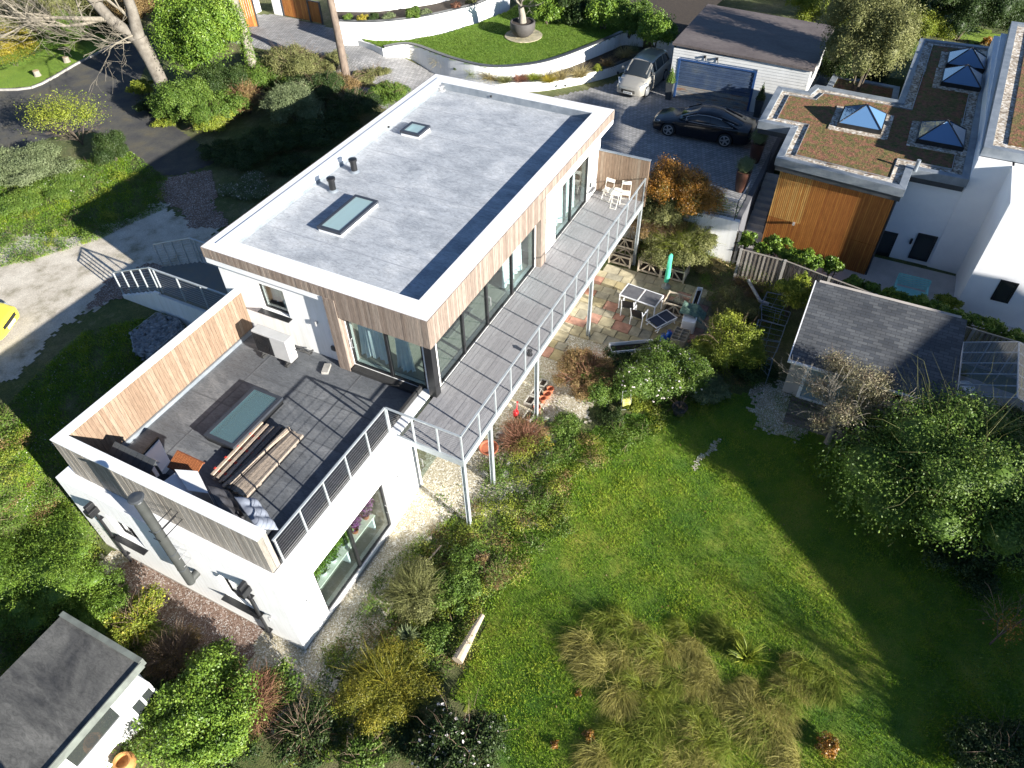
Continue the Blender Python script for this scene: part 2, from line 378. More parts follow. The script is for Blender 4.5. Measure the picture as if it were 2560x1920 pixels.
TW = leafm('twig_brown', (.10, .07, .05), (.17, .12, .085), (.27, .19, .13), .2, .8, 0)
TWR = leafm('twig_red', (.13, .055, .035), (.20, .095, .06), (.30, .16, .10), .2, .8, 0)
TAN = leafm('dry_grass', (.21, .175, .06), (.35, .29, .13), (.52, .44, .24), .2, .8, .3)
GRS = leafm('grass_blade', (.07, .175, .013), (.20, .34, .024), (.40, .45, .055), .2, .6, .3)
FLW = leafm('white_flower', (.5, .42, .40), (.65, .58, .55), (.75, .7, .68), .3, .6, .2)

# ------------------------------------------------------------------ ground sheets
def inpoly(X, Y, poly):
    r = np.zeros(X.shape, bool); n = len(poly)
    for i in range(n):
        x1, y1 = poly[i][0], poly[i][1]; x2, y2 = poly[(i + 1) % n][0], poly[(i + 1) % n][1]
        c = ((y1 > Y) != (y2 > Y)) & (X < (x2 - x1) * (Y - y1) / (y2 - y1 + 1e-12) + x1); r ^= c
    return r
HV = np.vectorize(H)
def sheet(name, poly, mat, z=None, dz=.012, cell=.15, wob=.12, seed=0, parent=None):
    xs = [p[0] for p in poly]; ys = [p[1] for p in poly]
    X, Y = np.meshgrid(np.arange(min(xs) - .3, max(xs) + .3, cell), np.arange(min(ys) - .3, max(ys) + .3, cell), indexing='ij')
    cx, cy = X[:-1, :-1] + cell / 2, Y[:-1, :-1] + cell / 2
    r = np.random.default_rng(seed); ph = r.uniform(0, 6, 8)
    wx = wob * (np.sin(cx * 2.1 + cy * 1.3 + ph[0]) + .6 * np.sin(cx * 5.3 - cy * 4.1 + ph[1]) + .5 * np.sin(cy * 9 + ph[2]) + r.normal(0, .6, cx.shape))
    wy = wob * (np.sin(cy * 2.4 - cx * 1.7 + ph[3]) + .6 * np.sin(cx * 6.1 + cy * 3.7 + ph[4]) + .5 * np.sin(cx * 8 + ph[5]) + r.normal(0, .6, cx.shape))
    ins = inpoly(cx + wx, cy + wy, poly)
    Zv = (HV(X, Y) + dz) if z is None else np.full(X.shape, z + dz)
    V = np.stack([X, Y, Zv], -1).reshape(-1, 3); nx, ny = X.shape
    I, J = np.where(ins); a = I * ny + J
    F = np.stack([a, a + ny, a + ny + 1, a + 1], 1)
    u, inv = np.unique(F, return_inverse=True)
    o = npmesh(name, V[u], inv.reshape(F.shape), np.full(len(F), .5), mat, parent)
    tag(o, kind='structure'); return o
def flat(name, pts, z, mat, parent=None, kind='structure', thick=None):
    m = MB()
    if thick: m.prism([(p[0], p[1]) for p in pts], z - thick, z)
    else:
        n = len(pts); a = sum(pts[i][0] * pts[(i + 1) % n][1] - pts[(i + 1) % n][0] * pts[i][1] for i in range(n))
        q = pts if a > 0 else pts[::-1]; m.v += [(p[0], p[1], z) for p in q]; m.f.append(tuple(range(n))); m.t.append(.5)
    o = m.build(name, mat, parent)
    if kind and parent is None: tag(o, kind=kind)
    return o

gx = np.concatenate([[-300, -120, -60, -40], np.arange(-26, 16, .3), [15.84, 15.86], np.arange(16.2, 45, .6), np.arange(46, 90, 4), [120, 300]])
gy = np.concatenate([[-300, -120, -70], np.arange(-50, -30, 2), np.arange(-28, -5.8, .4), [-5.71, -5.69], np.arange(-5.4, 20, .3), np.arange(21, 60, 2), [70, 100, 300]])
X, Y = np.meshgrid(gx, gy, indexing='ij'); V = np.stack([X, Y, HV(X, Y)], -1).reshape(-1, 3); ny = len(gy)
I, J = np.meshgrid(np.arange(len(gx) - 1), np.arange(ny - 1), indexing='ij'); a = (I * ny + J).ravel()
F = np.stack([a, a + ny, a + ny + 1, a + 1], 1)
tag(npmesh('ground', V, F, np.full(len(F), .5), groundm), kind='structure')

def W(pts, z): return [G(*p, z) for p in pts]
def onground(pts):
    out_ = []
    for c in pts:
        z = UP
        for _ in range(12): p = G(*c, z); z = .5 * z + .5 * H(p.x, p.y)
        out_.append(p)
    return out_
# paved driveway beside the neighbour's garage and up to the gates
drive = onground([Z1(1290, 230), Z1(1560, 90), Z1(1700, 90), Z1(1905, 140), Z2(60, 185), Z2(330, 300), Z2(640, 440), Z2(1000, 560), Z2(1350, 600), Z2(1700, 520), Z2(1900, 440), Z2(2120, 330)]) + \
    [Vector((33, 1.2, 0)), Vector((33, -7, 0)), Vector((27.6, -7, 0)), Vector((27.6, -5.65, 0)), Vector((15.9, -5.65, 0)), Vector((15.9, 1.1, 0)), Vector((14.1, 1.1, 0)), Vector((14.1, 9, 0)), Vector((17.5, 12.5, 0))]
drive += onground([Z1(2110, 470), Z1(1830, 330), Z1(1660, 300)])
sheet('driveway', drive, pave, z=None, dz=.014, cell=.2, wob=.0)
lane = W([(0, 224), Z1(190, 545), Z1(300, 500), Z1(470, 400), Z1(590, 340), Z1(730, 255), Z1(900, 120), Z1(1100, 120), Z1(900, 400), Z1(830, 560), Z1(900, 660), Z1(1190, 860), Z1(1400, 960), Z1(1300, 1010), Z1(1100, 1080), Z1(960, 1080), Z1(730, 900), Z1(560, 800), Z1(300, 850), Z1(0, 960), (-150, 420), (-150, 224)], UP)
sheet('lane', lane, tarmac, z=UP, dz=.014, cell=.12, wob=.03, seed=3)
sheet('track', W([(-150, 770), (0, 590), Z1(500, 1460), Z1(800, 1330), Z1(980, 1250), Z1(1150, 1340), Z1(1320, 1400), Z1(1360, 1660), Z4(760, 270), Z4(560, 380), Z4(300, 560), Z4(100, 800), Z4(-200, 900)], UP), chalk, z=None, dz=.016, cell=.12, wob=.14, seed=5)
sheet('red_gravel_path', W([Z1(985, 1100), Z1(1310, 1040), Z1(1330, 1200), Z1(1330, 1290), Z1(1400, 1400), Z1(1160, 1400), Z1(1100, 1280), Z1(950, 1210)], UP), redgravel, z=UP, dz=.02, cell=.12, wob=.08, seed=6)
sheet('stair_gravel', W([Z4(530, 380), Z4(640, 200), Z4(900, 100), Z4(1000, 100), Z4(1000, 300), Z4(700, 320)], UP), redgravel, z=UP, dz=.024, cell=.12, wob=.05, seed=7)
top_lawn = W([(-120, 100), (0, 170), Z1(60, 400), Z1(300, 300), Z1(520, 180), Z1(600, 210), Z1(720, 240), Z1(580, 335), Z1(400, 430), Z1(200, 535), (0, 224), (-150, 224)], UP)
sheet('verge_lawn', top_lawn, lawn2, z=UP, dz=.05, cell=.12, wob=.02)
kp = W([(-60, 226), (0, 227), Z1(110, 556), Z1(195, 545), Z1(260, 520), Z1(350, 470), Z1(465, 402), Z1(590, 338), Z1(735, 258)], UP)
k = MB()
for a, b in zip(kp, kp[1:]): k.bar(a + Vector((0, 0, .05)), b + Vector((0, 0, .05)), .12, .14, .5)
tag(k.build('kerb', concrete), kind='structure')
# gravel round the house
sheet('gravel_path', [(-7.2, .8), (-7.2, 7.6), (-8.3, 8.3), (-9.4, 6.5), (-9.4, 3), (-9.6, 1.5), (-9.6, 0), (-9.7, -1.3), (-8.6, -2.2), (-7.7, -2.1), (-6.0, -1.5), (-4.6, -1.15), (-3.2, -1.0), (-2.0, -1.4), (-1, -2.6), (0, -3.0), (1.5, -3.2), (3.5, -3.4), (6, -3.6), (8.5, -3), (9, .8)], shingle, cell=.12, wob=.16, seed=9)
sheet('red_shingle', [(-7.3, 1.8), (-7.3, 7.2), (-8.2, 7.6), (-9.0, 6.5), (-9.1, 3.2), (-8.7, 1.6)], redgravel, cell=.12, dz=.02, wob=.12, seed=10)
# main lawn
lawnpoly = W([Z8(1150, 60), Z8(1350, 0), Z5(1240, 1450), Z5(1400, 1250), Z5(1560, 1150), Z5(1800, 1030), Z5(2100, 1050), Z6(250, 930), Z6(700, 870), Z6(1000, 1150), Z6(1300, 1300), Z9(1700, 300), Z9(2212, 420)], -3.3) + [Vector((12, -22, 0)), Vector((0, -34, 0)), Vector((-12, -24, 0))] + W([Z8(1100, 1659), Z8(900, 1300), Z8(700, 1200), Z8(900, 900), Z8(1000, 500), Z8(1080, 280)], -3.3)
sheet('lawn', lawnpoly, lawnm, cell=.2, dz=.012, wob=.12, seed=12)
sheet('chalk_patch', W([Z6(600, 800), Z6(760, 900), Z6(900, 1080), Z6(850, 1170), Z6(700, 1180), Z6(600, 1100), Z6(560, 940)], -3.3), shingle, cell=.1, dz=.03, wob=.2, seed=13)
sheet('lawn_scar', W([Z6(345, 1170), Z6(300, 1250), Z6(200, 1360), Z6(180, 1350), Z6(270, 1230)], -3.3), shingle, cell=.06, dz=.03, wob=.05, seed=14)
sheet('lawn_edge_stones', W([Z8(960, 40), Z8(1100, 70), Z8(1300, 180), Z8(1290, 200), Z8(1150, 140), Z8(1000, 90)], -3.3), shingle, cell=.06, dz=.03, wob=.07, seed=15)
# patio of mixed slabs
pp = [(p.x, p.y) for p in W([(1500, 655), (1600, 675), (1745, 712), (1812, 745), (1800, 800), (1760, 860), (1700, 880), (1530, 885), (1505, 845), (1420, 850), (1400, 905), (1340, 900), (1320, 850), (1400, 790), (1455, 700)], -3.25)]
m = MB(); rd = random.Random(4); x = 3.4
while x < 13.5:
    wx = rd.choice([.45, .6, .6]); y = -7.4 + rd.random() * .3
    while y < 0:
        wy = rd.choice([.45, .6, .75]); c = (x + wx / 2, y + wy / 2)
        if inpoly(np.array(c[0]), np.array(c[1]), pp):
            z = H(*c) + .05 + rd.uniform(-.006, .006)
            m.box(x + .012, x + wx - .012, y + .012, y + wy - .012, z - .06, z, rd.choice([rd.uniform(0, .6), rd.uniform(0, .6), rd.uniform(0, .6), rd.uniform(0, .6), rd.uniform(.67, 1)]))
        y += wy
    x += wx
tag(m.build('patio', slabm), kind='structure')
flat('neighbour_patio', [(15.4, -30), (19.0, -30), (19, -5.6), (15.9, -5.6)], -3.24, neighpave)

# ------------------------------------------------------------------ walls with openings
def wall(m, axis, pos, th, a0, a1, z0, z1, holes=(), t=.5):
    """axis 0: wall in plane x=pos (spans y), thickness th towards +axis; holes (a0,a1,z0,z1)"""
    A = sorted({a0, a1, *[h[0] for h in holes], *[h[1] for h in holes]}); Zs = sorted({z0, z1, *[h[2] for h in holes], *[h[3] for h in holes]})
    def pt(d, a, z): return (pos + d, a, z) if axis == 0 else (a, pos + d, z)
    def isin(a, z): return a0 < a < a1 and z0 < z < z1 and not any(h[0] < a < h[1] and h[2] < z < h[3] for h in holes)
    def q(p, flip): m.quad(*(p[::-1] if flip else p), t)
    lo, hi = min(0, th), max(0, th); fx = axis == 1
    for i in range(len(A) - 1):
        for j in range(len(Zs) - 1):
            u0, u1, w0, w1 = A[i], A[i + 1], Zs[j], Zs[j + 1]; cu, cw = (u0 + u1) / 2, (w0 + w1) / 2
            if not isin(cu, cw): continue
            q([pt(lo, u0, w0), pt(lo, u0, w1), pt(lo, u1, w1), pt(lo, u1, w0)], fx)
            q([pt(hi, u0, w0), pt(hi, u1, w0), pt(hi, u1, w1), pt(hi, u0, w1)], fx)
            e = 1e-3
            for (a_, z_, P_) in ((u0 - e, cw, [(u0, w0), (u0, w1)]), (u1 + e, cw, [(u1, w1), (u1, w0)]), (cu, w0 - e, [(u1, w0), (u0, w0)]), (cu, w1 + e, [(u0, w1), (u1, w1)])):
                if not isin(a_, z_):
                    (b0, c0), (b1, c1) = P_; q([pt(lo, b0, c0), pt(hi, b0, c0), pt(hi, b1, c1), pt(lo, b1, c1)], fx)
    return m
def boards(m, axis, pos, th, a0, a1, z0, z1, bw=.115, gap=.008, rd=random.Random(1)):
    """vertical boards on plane axis=pos, proud by th"""
    a = a0; z0f = z0 if callable(z0) else (lambda q: z0)
    while a < a1 - .02:
        b = min(a + bw, a1); t = rd.random(); d = th * (1 + rd.uniform(-.12, .12))
        if axis == 0: m.box(pos, pos + d, a + gap / 2, b - gap / 2, z0f(a), z1, t)
        else: m.box(a + gap / 2, b - gap / 2, pos, pos + d, z0f(a), z1, t)
        a = b
    return m
def frame_rect(m, axis, pos, th, a0, a1, z0, z1, fw=.06):
    def b(u0, u1, w0, w1):
        if axis == 0: m.box(pos, pos + th, u0, u1, w0, w1)
        else: m.box(u0, u1, pos, pos + th, w0, w1)
    b(a0, a0 + fw, z0, z1); b(a1 - fw, a1, z0, z1); b(a0 + fw, a1 - fw, z0, z0 + fw); b(a0 + fw, a1 - fw, z1 - fw, z1)
    return m
def pane(parent, axis, pos, a0, a1, z0, z1, mat=None, name='pane'):
    m = MB()
    if axis == 0: m.box(pos, pos + .02, a0, a1, z0, z1)
    else: m.box(a0, a1, pos, pos + .02, z0, z1)
    return m.build(name, mat or glass, parent)
def drape(parent, axis, pos, a0, a1, z0, z1, seed=0, amp=.06, flare=.0):
    """a hanging curtain with soft folds"""
    r = random.Random(seed); n, k = 40, 8; m = MB(); V = []
    ph = [r.uniform(0, 6) for _ in range(4)]
    for j in range(k + 1):
        s_ = j / k; z = z1 + (z0 - z1) * s_
        for i in range(n + 1):
            u = i / n; a = a0 + (a1 - a0) * u + flare * s_ * s_ * (u - .5)
            d = amp * (math.sin(u * 30 + ph[0] + s_) + .5 * math.sin(u * 53 + ph[1])) + .05 * s_ * math.sin(u * 9 + ph[2])
            V.append((pos + d, a, z) if axis == 0 else (a, pos + d, z))
    m.v = V
    for j in range(k):
        for i in range(n): q = j * (n + 1) + i; m.f.append((q, q + 1, q + n + 2, q + n + 1)); m.t.append(.5)
    return m.build('curtain', curtain, parent, smooth=True)

# ------------------------------------------------------------------ the modern house
ZR, ZS = 3.257, 2.95      # roof coping top, roof surface
L_, Wd = 14.9, 8.65
house = thing('modern_house', 'large white rendered flat roofed house with larch fascia and roof terrace, in the middle', 'house', (3, 4, -3.6))
WX, WY = .2, .16
m = MB()   # outer walls of the upper floor
WD = (.47, 3.35, -.05, 2.12); WW = (5.75, 6.92, 1.08, 2.22)
wall(m, 0, WX, .28, WY, 8.45, -3.9, 2.9, [WD, WW])
SD = (.55, 7.62, .0, 2.13); SD2 = (9.5, 12.75, .0, 2.2)
wall(m, 1, WY, .28, WX + .28, 13.97, -3.9, 2.9, [SD, SD2, (.55, 1.9, -3.35, -1.0)])
wall(m, 0, 13.97, -.28, WY + .28, 8.17, -1.3, 2.9)
wall(m, 1, 8.45, -.28, WX + .28, 13.97, -1.3, 2.9)
# lower block under the terrace, ledge all round
LW = (-6.42, -2.98, -3.38, -1.06); T2, TS, TN = -7.63, .27, 8.45
W1 = (5.85, 6.95, -2.05, -.95); W2 = (1.5, 2.75, -2.3, -1.0)
wall(m, 0, T2, .3, TS, TN, -3.9, -.004, [W1, W2])
wall(m, 1, TS, .3, T2 + .3, WX, -3.9, -.004, [LW, (-1.12, WX - .02, -3.4, -.9)])
wall(m, 1, TN, -.3, T2 + .3, WX, -3.9, -.004)
m.build('wall', white, house)
m = MB(); m.box(T2, WX, TS, .60, -.004, .0).box(T2, T2 + .36, .60, TN, -.004, 0).box(T2 + .36, WX, 8.0, TN, -.004, 0)
m.build('ledge', whitetrim, house)
m = MB(); m.box(T2 + .012, WX, TS - .012, TS, -3.95, -3.52).box(T2 - .012, T2, TS, TN, -3.95, -3.55); m.build('plinth', concrete, house)
# roof: surface, upstand and coping
m = MB(); m.box(.66, L_ - .5, .68, 8.15, ZS - .1, ZS); m.build('roof', roofm, house); m = MB()
for x in (2.2, 4.2, 6.2, 8.2, 10.2, 12.2): m.box(x, x + .035, .7, 7.95, ZS, ZS + .003, .5)
m.build('lap_seam', M('roof_lap', (.25, .265, .29), (.31, .325, .35), 3, .6), house)
cp = MB()
for z0_, z1_, i_, j_ in ((2.6, ZR - .03, 0, .34), (2.6, ZR, .34, .69)):
    cp.box(i_, L_ - i_, i_, j_, z0_, z1_); cp.box(i_, L_ - i_, Wd - j_, Wd - i_, z0_, z1_)
    cp.box(i_, j_, j_, Wd - j_, z0_, z1_); cp.box(L_ - j_, L_ - i_, j_, Wd - j_, z0_, z1_)
cop = cp.build('coping', whitetrim, house)
m = MB(); m.box(.05, L_ - .05, .05, Wd - .05, 2.84, 2.86); m.box(.5, 13.6, .45, 8.1, 2.4, 2.42); m.build('soffit', white, house)
m = MB(); m.box(L_ - .69 - .05, L_ - .69, .7, 7.95, ZS, ZR - .02).box(.69, L_ - .69, Wd - .69 - .02, Wd - .69, ZS, ZS + .12); m.build('flashing', capm, house)
m = MB()
boards(m, 0, 0, -.03, 3.75, Wd, 2.84, ZR - .035); boards(m, 0, 0, -.03, -.03, 3.75, 2.14, ZR - .035)
boards(m, 1, 0, -.03, 0, 8.1, 2.14, ZR - .035); boards(m, 1, 0, -.03, 8.1, L_, 2.84, ZR - .035)
boards(m, 0, L_, .03, 0, Wd, 2.84, ZR - .035); boards(m, 1, Wd, .03, 0, L_, 2.84, ZR - .035)
m.box(0, .3, .0, 3.7, 2.12, 2.14).box(.3, 8.1, 0, .3, 2.12, 2.14)
# fins beside the glass
boards(m, 0, -.06, .02, 3.36, 3.8, -.2, 2.84); boards(m, 1, 3.36, .02, -.04, WX, -.2, 2.14); boards(m, 1, 3.8, -.02, -.04, WX, -.2, 2.84); m.box(-.03, WX, 3.38, 3.78, -.2, 2.84, .4)
boards(m, 1, -.05, .02, 7.68, 8.14, 0, 2.84); boards(m, 0, 7.68, .02, -.03, WY, 0, 2.14); boards(m, 0, 8.14, -.02, -.03, WY, 0, 2.84); m.box(7.7, 8.12, -.03, WY, 0, 2.84, .4)
m.build('fascia_cladding', cladf, house)
m = MB(); m.box(0, .27, 0, .27, -.3, 2.12); m.box(.27, .29, .27, .29, -.2, 0); m.build('corner_column', blackm, house, bevel=.005)
# floors inside
m = MB(); m.box(WX + .28, 13.6, WY + .28, 8.1, -.12, .0); m.build('inner_floor', intfloor, house)
m = MB(); m.box(.6, 13.6, 6.2, 6.3, 0, 2.8).box(8.4, 8.5, .5, 6.2, 0, 2.8).box(-7.3, 0, 3.6, 3.7, -3.6, -.4).box(.6, 6, 3.6, 3.7, -3.6, -.4); m.build('inner_wall', intwall, house)
m = MB(); m.box(-7.3, 8, .58, 6, -3.62, -3.5); m.build('lower_floor', intfloor, house)
m = MB(); m.box(T2 + .36, WX, .60, 8.0, -.3, -.2); m.build('terrace_floor', terrm, house)
m = MB(); m.box(-6.95, WX, .605, .70, -.2, .17); m.box(-.05, WX, .70, 3.3, -.2, -.06); m.build('terrace_kerb', rubber, house)
m = MB(); m.box(T2 + .37, WX, 7.68, 7.75, -.2, -.06); m.box(-6.96, -6.9, .7, 7.68, -.2, -.06); m.build('terrace_skirting', capm, house)
# membrane seams
m = MB()
for x in (-1.6, -3.1, -4.6, -6.0): m.box(x, x + .05, .72, 7.66, -.2, -.196)
for y in (2.9, 6.3): m.box(-6.8, -.05, y, y + .05, -.2, -.194)
m.build('membrane_seam', M('seam_grey', (.095, .10, .107), (.08, .085, .092), 4, .6), house)
# parapet screens of the terrace
pw = MB(); pw.box(-7.25, -6.99, .64, 7.98, 0, 1.53, .4).box(-6.99, WX, 7.77, 7.98, -.1, 1.53, .4)
boards(pw, 0, -7.25, -.03, .62, 8.01, .0, 1.53); boards(pw, 1, .64, -.02, -7.28, -6.97, 0, 1.53, .16)
boards(pw, 1, 8.0, .02, -7.28, WX, .0, 1.53)
pw.build('parapet_cladding', cladg, house)
pw = MB(); boards(pw, 1, 7.77, -.02, -6.97, WX, -.05, 1.53, .135); boards(pw, 0, -6.99, .02, .66, 7.75, -.05, 1.53, .135); pw.build('parapet_lining', clad, house)
m = MB(); m.box(-7.29, -6.95, .62, 7.73, 1.53, 1.57).box(-7.29, WX, 7.73, 8.03, 1.53, 1.57); m.build('parapet_coping', whitetrim, house)

# glazing
def slider(axis, pos, cuts, z0, z1, deep=.08, handle=None):
    f = MB(); frame_rect(f, axis, pos, deep, cuts[0], cuts[-1], z0, z1, .07)
    for c in cuts[1:-1]:
        if axis == 0: f.box(pos - .012, pos + deep + .01, c - .05, c + .05, z0 + .004, z1 - .004)
        else: f.box(c - .05, c + .05, pos - .012, pos + deep + .01, z0 + .004, z1 - .004)
    fr = f.build('glass_door', blackm, house)
    for a, b in zip(cuts, cuts[1:]): pane(fr, axis, pos + .03, a + .05, b - .05, z0 + .06, z1 - .06)
    if handle is not None:
        h = MB(); c = handle
        P = (lambda a, d, z: (pos + d, a, z)) if axis == 0 else (lambda a, d, z: (a, pos + d, z))
        h.tube([P(c, 0, z0 + .8), P(c, -.08, z0 + .82), P(c, -.08, z0 + 1.18), P(c, 0, z0 + 1.2)], .014, 6); h.build('handle', steel, fr)
    return fr
slider(0, WX + .02, [.47, 1.84, 3.35], -.05, 2.12, handle=3.22)
slider(1, WY + .02, [.55, 2.2, 3.85, 5.75, 7.62], 0, 2.13, handle=3.95)
slider(1, WY + .02, [9.5, 11.05, 12.75], 0, 2.2)
slider(1, TS + .06, [-6.42, -4.7, -2.98], -3.38, -1.06, handle=-3.06)
slider(1, TS + .06, [-1.12, .18], -3.4, -.9, handle=-.95)
def window(axis, pos, h, name='window', sill=True, mull=None, fm=None):
    f = MB(); frame_rect(f, axis, pos, .07, *h, .055)
    if mull:
        if axis == 0: f.box(pos, pos + .07, mull - .03, mull + .03, h[2] + .05, h[3] - .05)
        else: f.box(mull - .03, mull + .03, pos, pos + .07, h[2] + .05, h[3] - .05)
    fr = f.build(name, fm or blackm, house); pane(fr, axis, pos + .03, h[0] + .05, h[1] - .05, h[2] + .05, h[3] - .05)
    if sill:
        s_ = MB()
        if axis == 0: s_.box(pos - .34, pos - .002, h[0] - .08, h[1] + .08, h[2] - .035, h[2] - .003)
        s_.build('sill', blackm, fr)
    return fr
window(0, WX + .13, WW); window(0, T2 + .15, W1, mull=6.5); window(0, T2 + .15, W2)
drape(house, 0, .62, 2.3, 3.2, .1, 2.1, 1, flare=.3); drape(house, 0, .62, 1.35, 1.75, .05, 2.1, 2, flare=.25)
drape(house, 1, .6, 5.95, 7.2, .05, 2.1, 3, flare=.2); drape(house, 1, .55, 9.6, 10.9, .05, 2.15, 4); drape(house, 1, .55, 11.2, 12.2, .05, 2.15, 5, flare=.2)
drape(house, 0, .75, 5.8, 6.9, 1.1, 2.3, 6, amp=.03)
m = MB(); m.box(2.6, 4.4, 1.1, 2.2, .005, .02); m.build('doormat', M('grey_rug', (.20, .19, .18), (.13, .125, .12), 9, 1.), house)

# rooflights
def rooflight(x0, x1, y0, y1, zb, zt, curb, fw=.13, depth=1.1, lbl=None):
    c = MB(); c.box(x0 + .03, x1 - .03, y0 + .03, y0 + .12, zb, zt - .09).box(x0 + .03, x1 - .03, y1 - .12, y1 - .03, zb, zt - .09).box(x0 + .03, x0 + .12, y0 + .12, y1 - .12, zb, zt - .09).box(x1 - .12, x1 - .03, y0 + .12, y1 - .12, zb, zt - .09)
    r = c.build('rooflight', curb, house)
    f = MB(); f.box(x0, x1, y0, y0 + fw, zt - .09, zt).box(x0, x1, y1 - fw, y1, zt - .09, zt).box(x0, x0 + fw, y0 + fw, y1 - fw, zt - .09, zt).box(x1 - fw, x1, y0 + fw, y1 - fw, zt - .09, zt)
    f.build('frame', M('rooflight_frame', (.03, .035, .045), (.04, .045, .055), 3, .35), r)
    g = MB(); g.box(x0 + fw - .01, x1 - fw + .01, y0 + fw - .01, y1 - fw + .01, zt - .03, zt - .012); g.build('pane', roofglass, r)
    i = MB(); a, b, c_, d = x0 + fw, x1 - fw, y0 + fw, y1 - fw; z0 = zt - .1; z1 = zt - depth
    i.quad((a, c_, z0), (b, c_, z0), (b, c_, z1), (a, c_, z1)).quad((b, d, z0), (a, d, z0), (a, d, z1), (b, d, z1)).quad((a, d, z0), (a, c_, z0), (a, c_, z1), (a, d, z1)).quad((b, c_, z0), (b, d, z0), (b, d, z1), (b, c_, z1)).quad((a, c_, z1), (b, c_, z1), (b, d, z1), (a, d, z1))
    i.build('lining', whitetrim, r); return r
q = [G(*Z2(*c), 3.15) for c in [(425, 795), (490, 745), (597, 770), (533, 830)]]
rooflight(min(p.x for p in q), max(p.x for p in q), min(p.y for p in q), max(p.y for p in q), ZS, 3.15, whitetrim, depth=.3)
a = G(1945 / 2.458, 1390 / 2.458, 3.15); b = G(*Z2(285, 1232), 3.15)
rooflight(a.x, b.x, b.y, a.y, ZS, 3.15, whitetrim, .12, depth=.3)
rg_ = roofglass; roofglass = MG('terrace_rooflight_glass', (.60, .93, .95), .03, .0, .10); rooflight(-4.52, -2.2, 4.42, 5.6, -.2, .1, blackm, .12, 1.0); roofglass = rg_
# roof pipes
for pxy, r_, h_ in ((Z2(140, 1055), .1, .55), (Z2(8, 1172), .1, .55)):
    p = G(*pxy, ZS); c = MB(); c.lathe(p, [(.2, 0), (.17, .03), (r_ + .02, .07), (r_, .08)], 16, capt=True); pv = c.build('vent_pipe', capm, house)
    c = MB(); c.lathe(p, [(r_ + .02, .06), (r_ + .02, h_ * .8), (r_ + .06, h_ * .81), (r_ + .06, h_ * .95), (r_ * .6, h_)], 20, capt=True); c.build('cowl', blackm, pv, smooth=True)
p = G(*Z2(670, 555), ZS); c = MB(); c.lathe(p, [(.2, 0), (.2, .05), (.09, .07), (.09, .16), (.15, .17), (.14, .22), (.04, .26)], 20, capt=True); c.build('dome_vent', steel, house, smooth=True)
c = MB()
for x, y in ((9.9, 7.9), (L_ - .75, 5.4)): c.lathe((x, y, ZS + .1), [(.045, 0), (.045, .08)], 10, capt=True)
c.build('overflow_outlet', blackm, house)
# flue on the west wall
fx, fy = -7.93, 3.62
m = MB(); m.tube([(fx, fy, -1.75), (fx, fy, 2.2)], .125, 20)
m.tube([(fx, fy, -1.66), (fx + .28, fy, -1.66)], .12, 16)
fl = m.build('flue', M('grey_flue', (.035, .038, .035), (.05, .053, .05), 2, .62), house, smooth=True)
m = MB()
for z in (-1.0, -.2, .95): m.tube([(fx, fy, z), (fx, fy, z + .05)], .132, 20); m.build('flue_collar', anthr, fl); m = MB()
m.lathe((fx, fy, 2.2), [(.13, 0), (.115, .03), (.115, .09), (.19, .1), (.205, .14), (.17, .165), (.02, .19)], 20, capt=True)
m.build('flue_cap', anthr, fl)
for z in (.95, .62):
    m = MB()
    for dy in (-.12, .12): m.bar((fx, fy + dy, z), (-7.28, fy + dy, z), .018, .018)
    m.bar((fx - .13, fy - .13, z), (fx - .13, fy + .13, z), .018, .018); m.build('flue_bracket', blackm, fl)
m = MB()
for z in (-.45, -.85):
    for dy in (-.13, .13): m.bar((fx, fy + dy, z), (T2, fy + dy, z), .018, .018); m.bar((fx, fy - .13, z), (fx, fy + .13, z), .018, .018)
m.build('flue_bracket', steel, fl)
# hoppers and downpipes
for y in (7.2, 1.42):
    m = MB(); m.box(-7.95, T2 - .002, y - .13, y + .13, -.85, -.6).box(-7.9, T2, y - .06, y + .06, -.6, -.42); hp = m.build('rain_hopper', blackm, house, bevel=.02)
    m = MB(); m.tube([(-7.74, y, -.85), (-7.74, y, -3.55)], .045, 10)
    for z in (-1.2, -2.2, -3.2): m.box(-7.79, T2, y - .07, y + .07, z, z + .03)
    m.build('downpipe', blackm, hp)
# wall lamps
def wall_lamp(x, y, z, d=(-1, 0, 0), mat=steel):
    d = Vector(d); p = Vector((x, y, z)); m = MB(); m.bar(p, p + d * .06, .06, .06); c = p + d * .1
    m.tube([c - Vector((0, 0, .09)), c + Vector((0, 0, .09))], .035, 10); return m.build('wall_lamp', mat, house)
wall_lamp(WX, 4.55, 1.35); wall_lamp(-7.63, 1.05, -2.1); wall_lamp(-7.63, 7.7, -1.0); wall_lamp(-6.95, TS, -1.75, (0, -1, 0)); wall_lamp(-2.3, TS, -1.6, (0, -1, 0)); wall_lamp(8.6, WY, 1.5, (0, -1, 0)); wall_lamp(13.3, WY, 1.9, (0, -1, 0))
m = MB(); m.box(WX - .09, WX, 4.0, 4.18, .3, .48); m.box(12.95, 13.08, WY - .08, WY, .6, .78); m.build('outdoor_socket', anthr, house, bevel=.02)
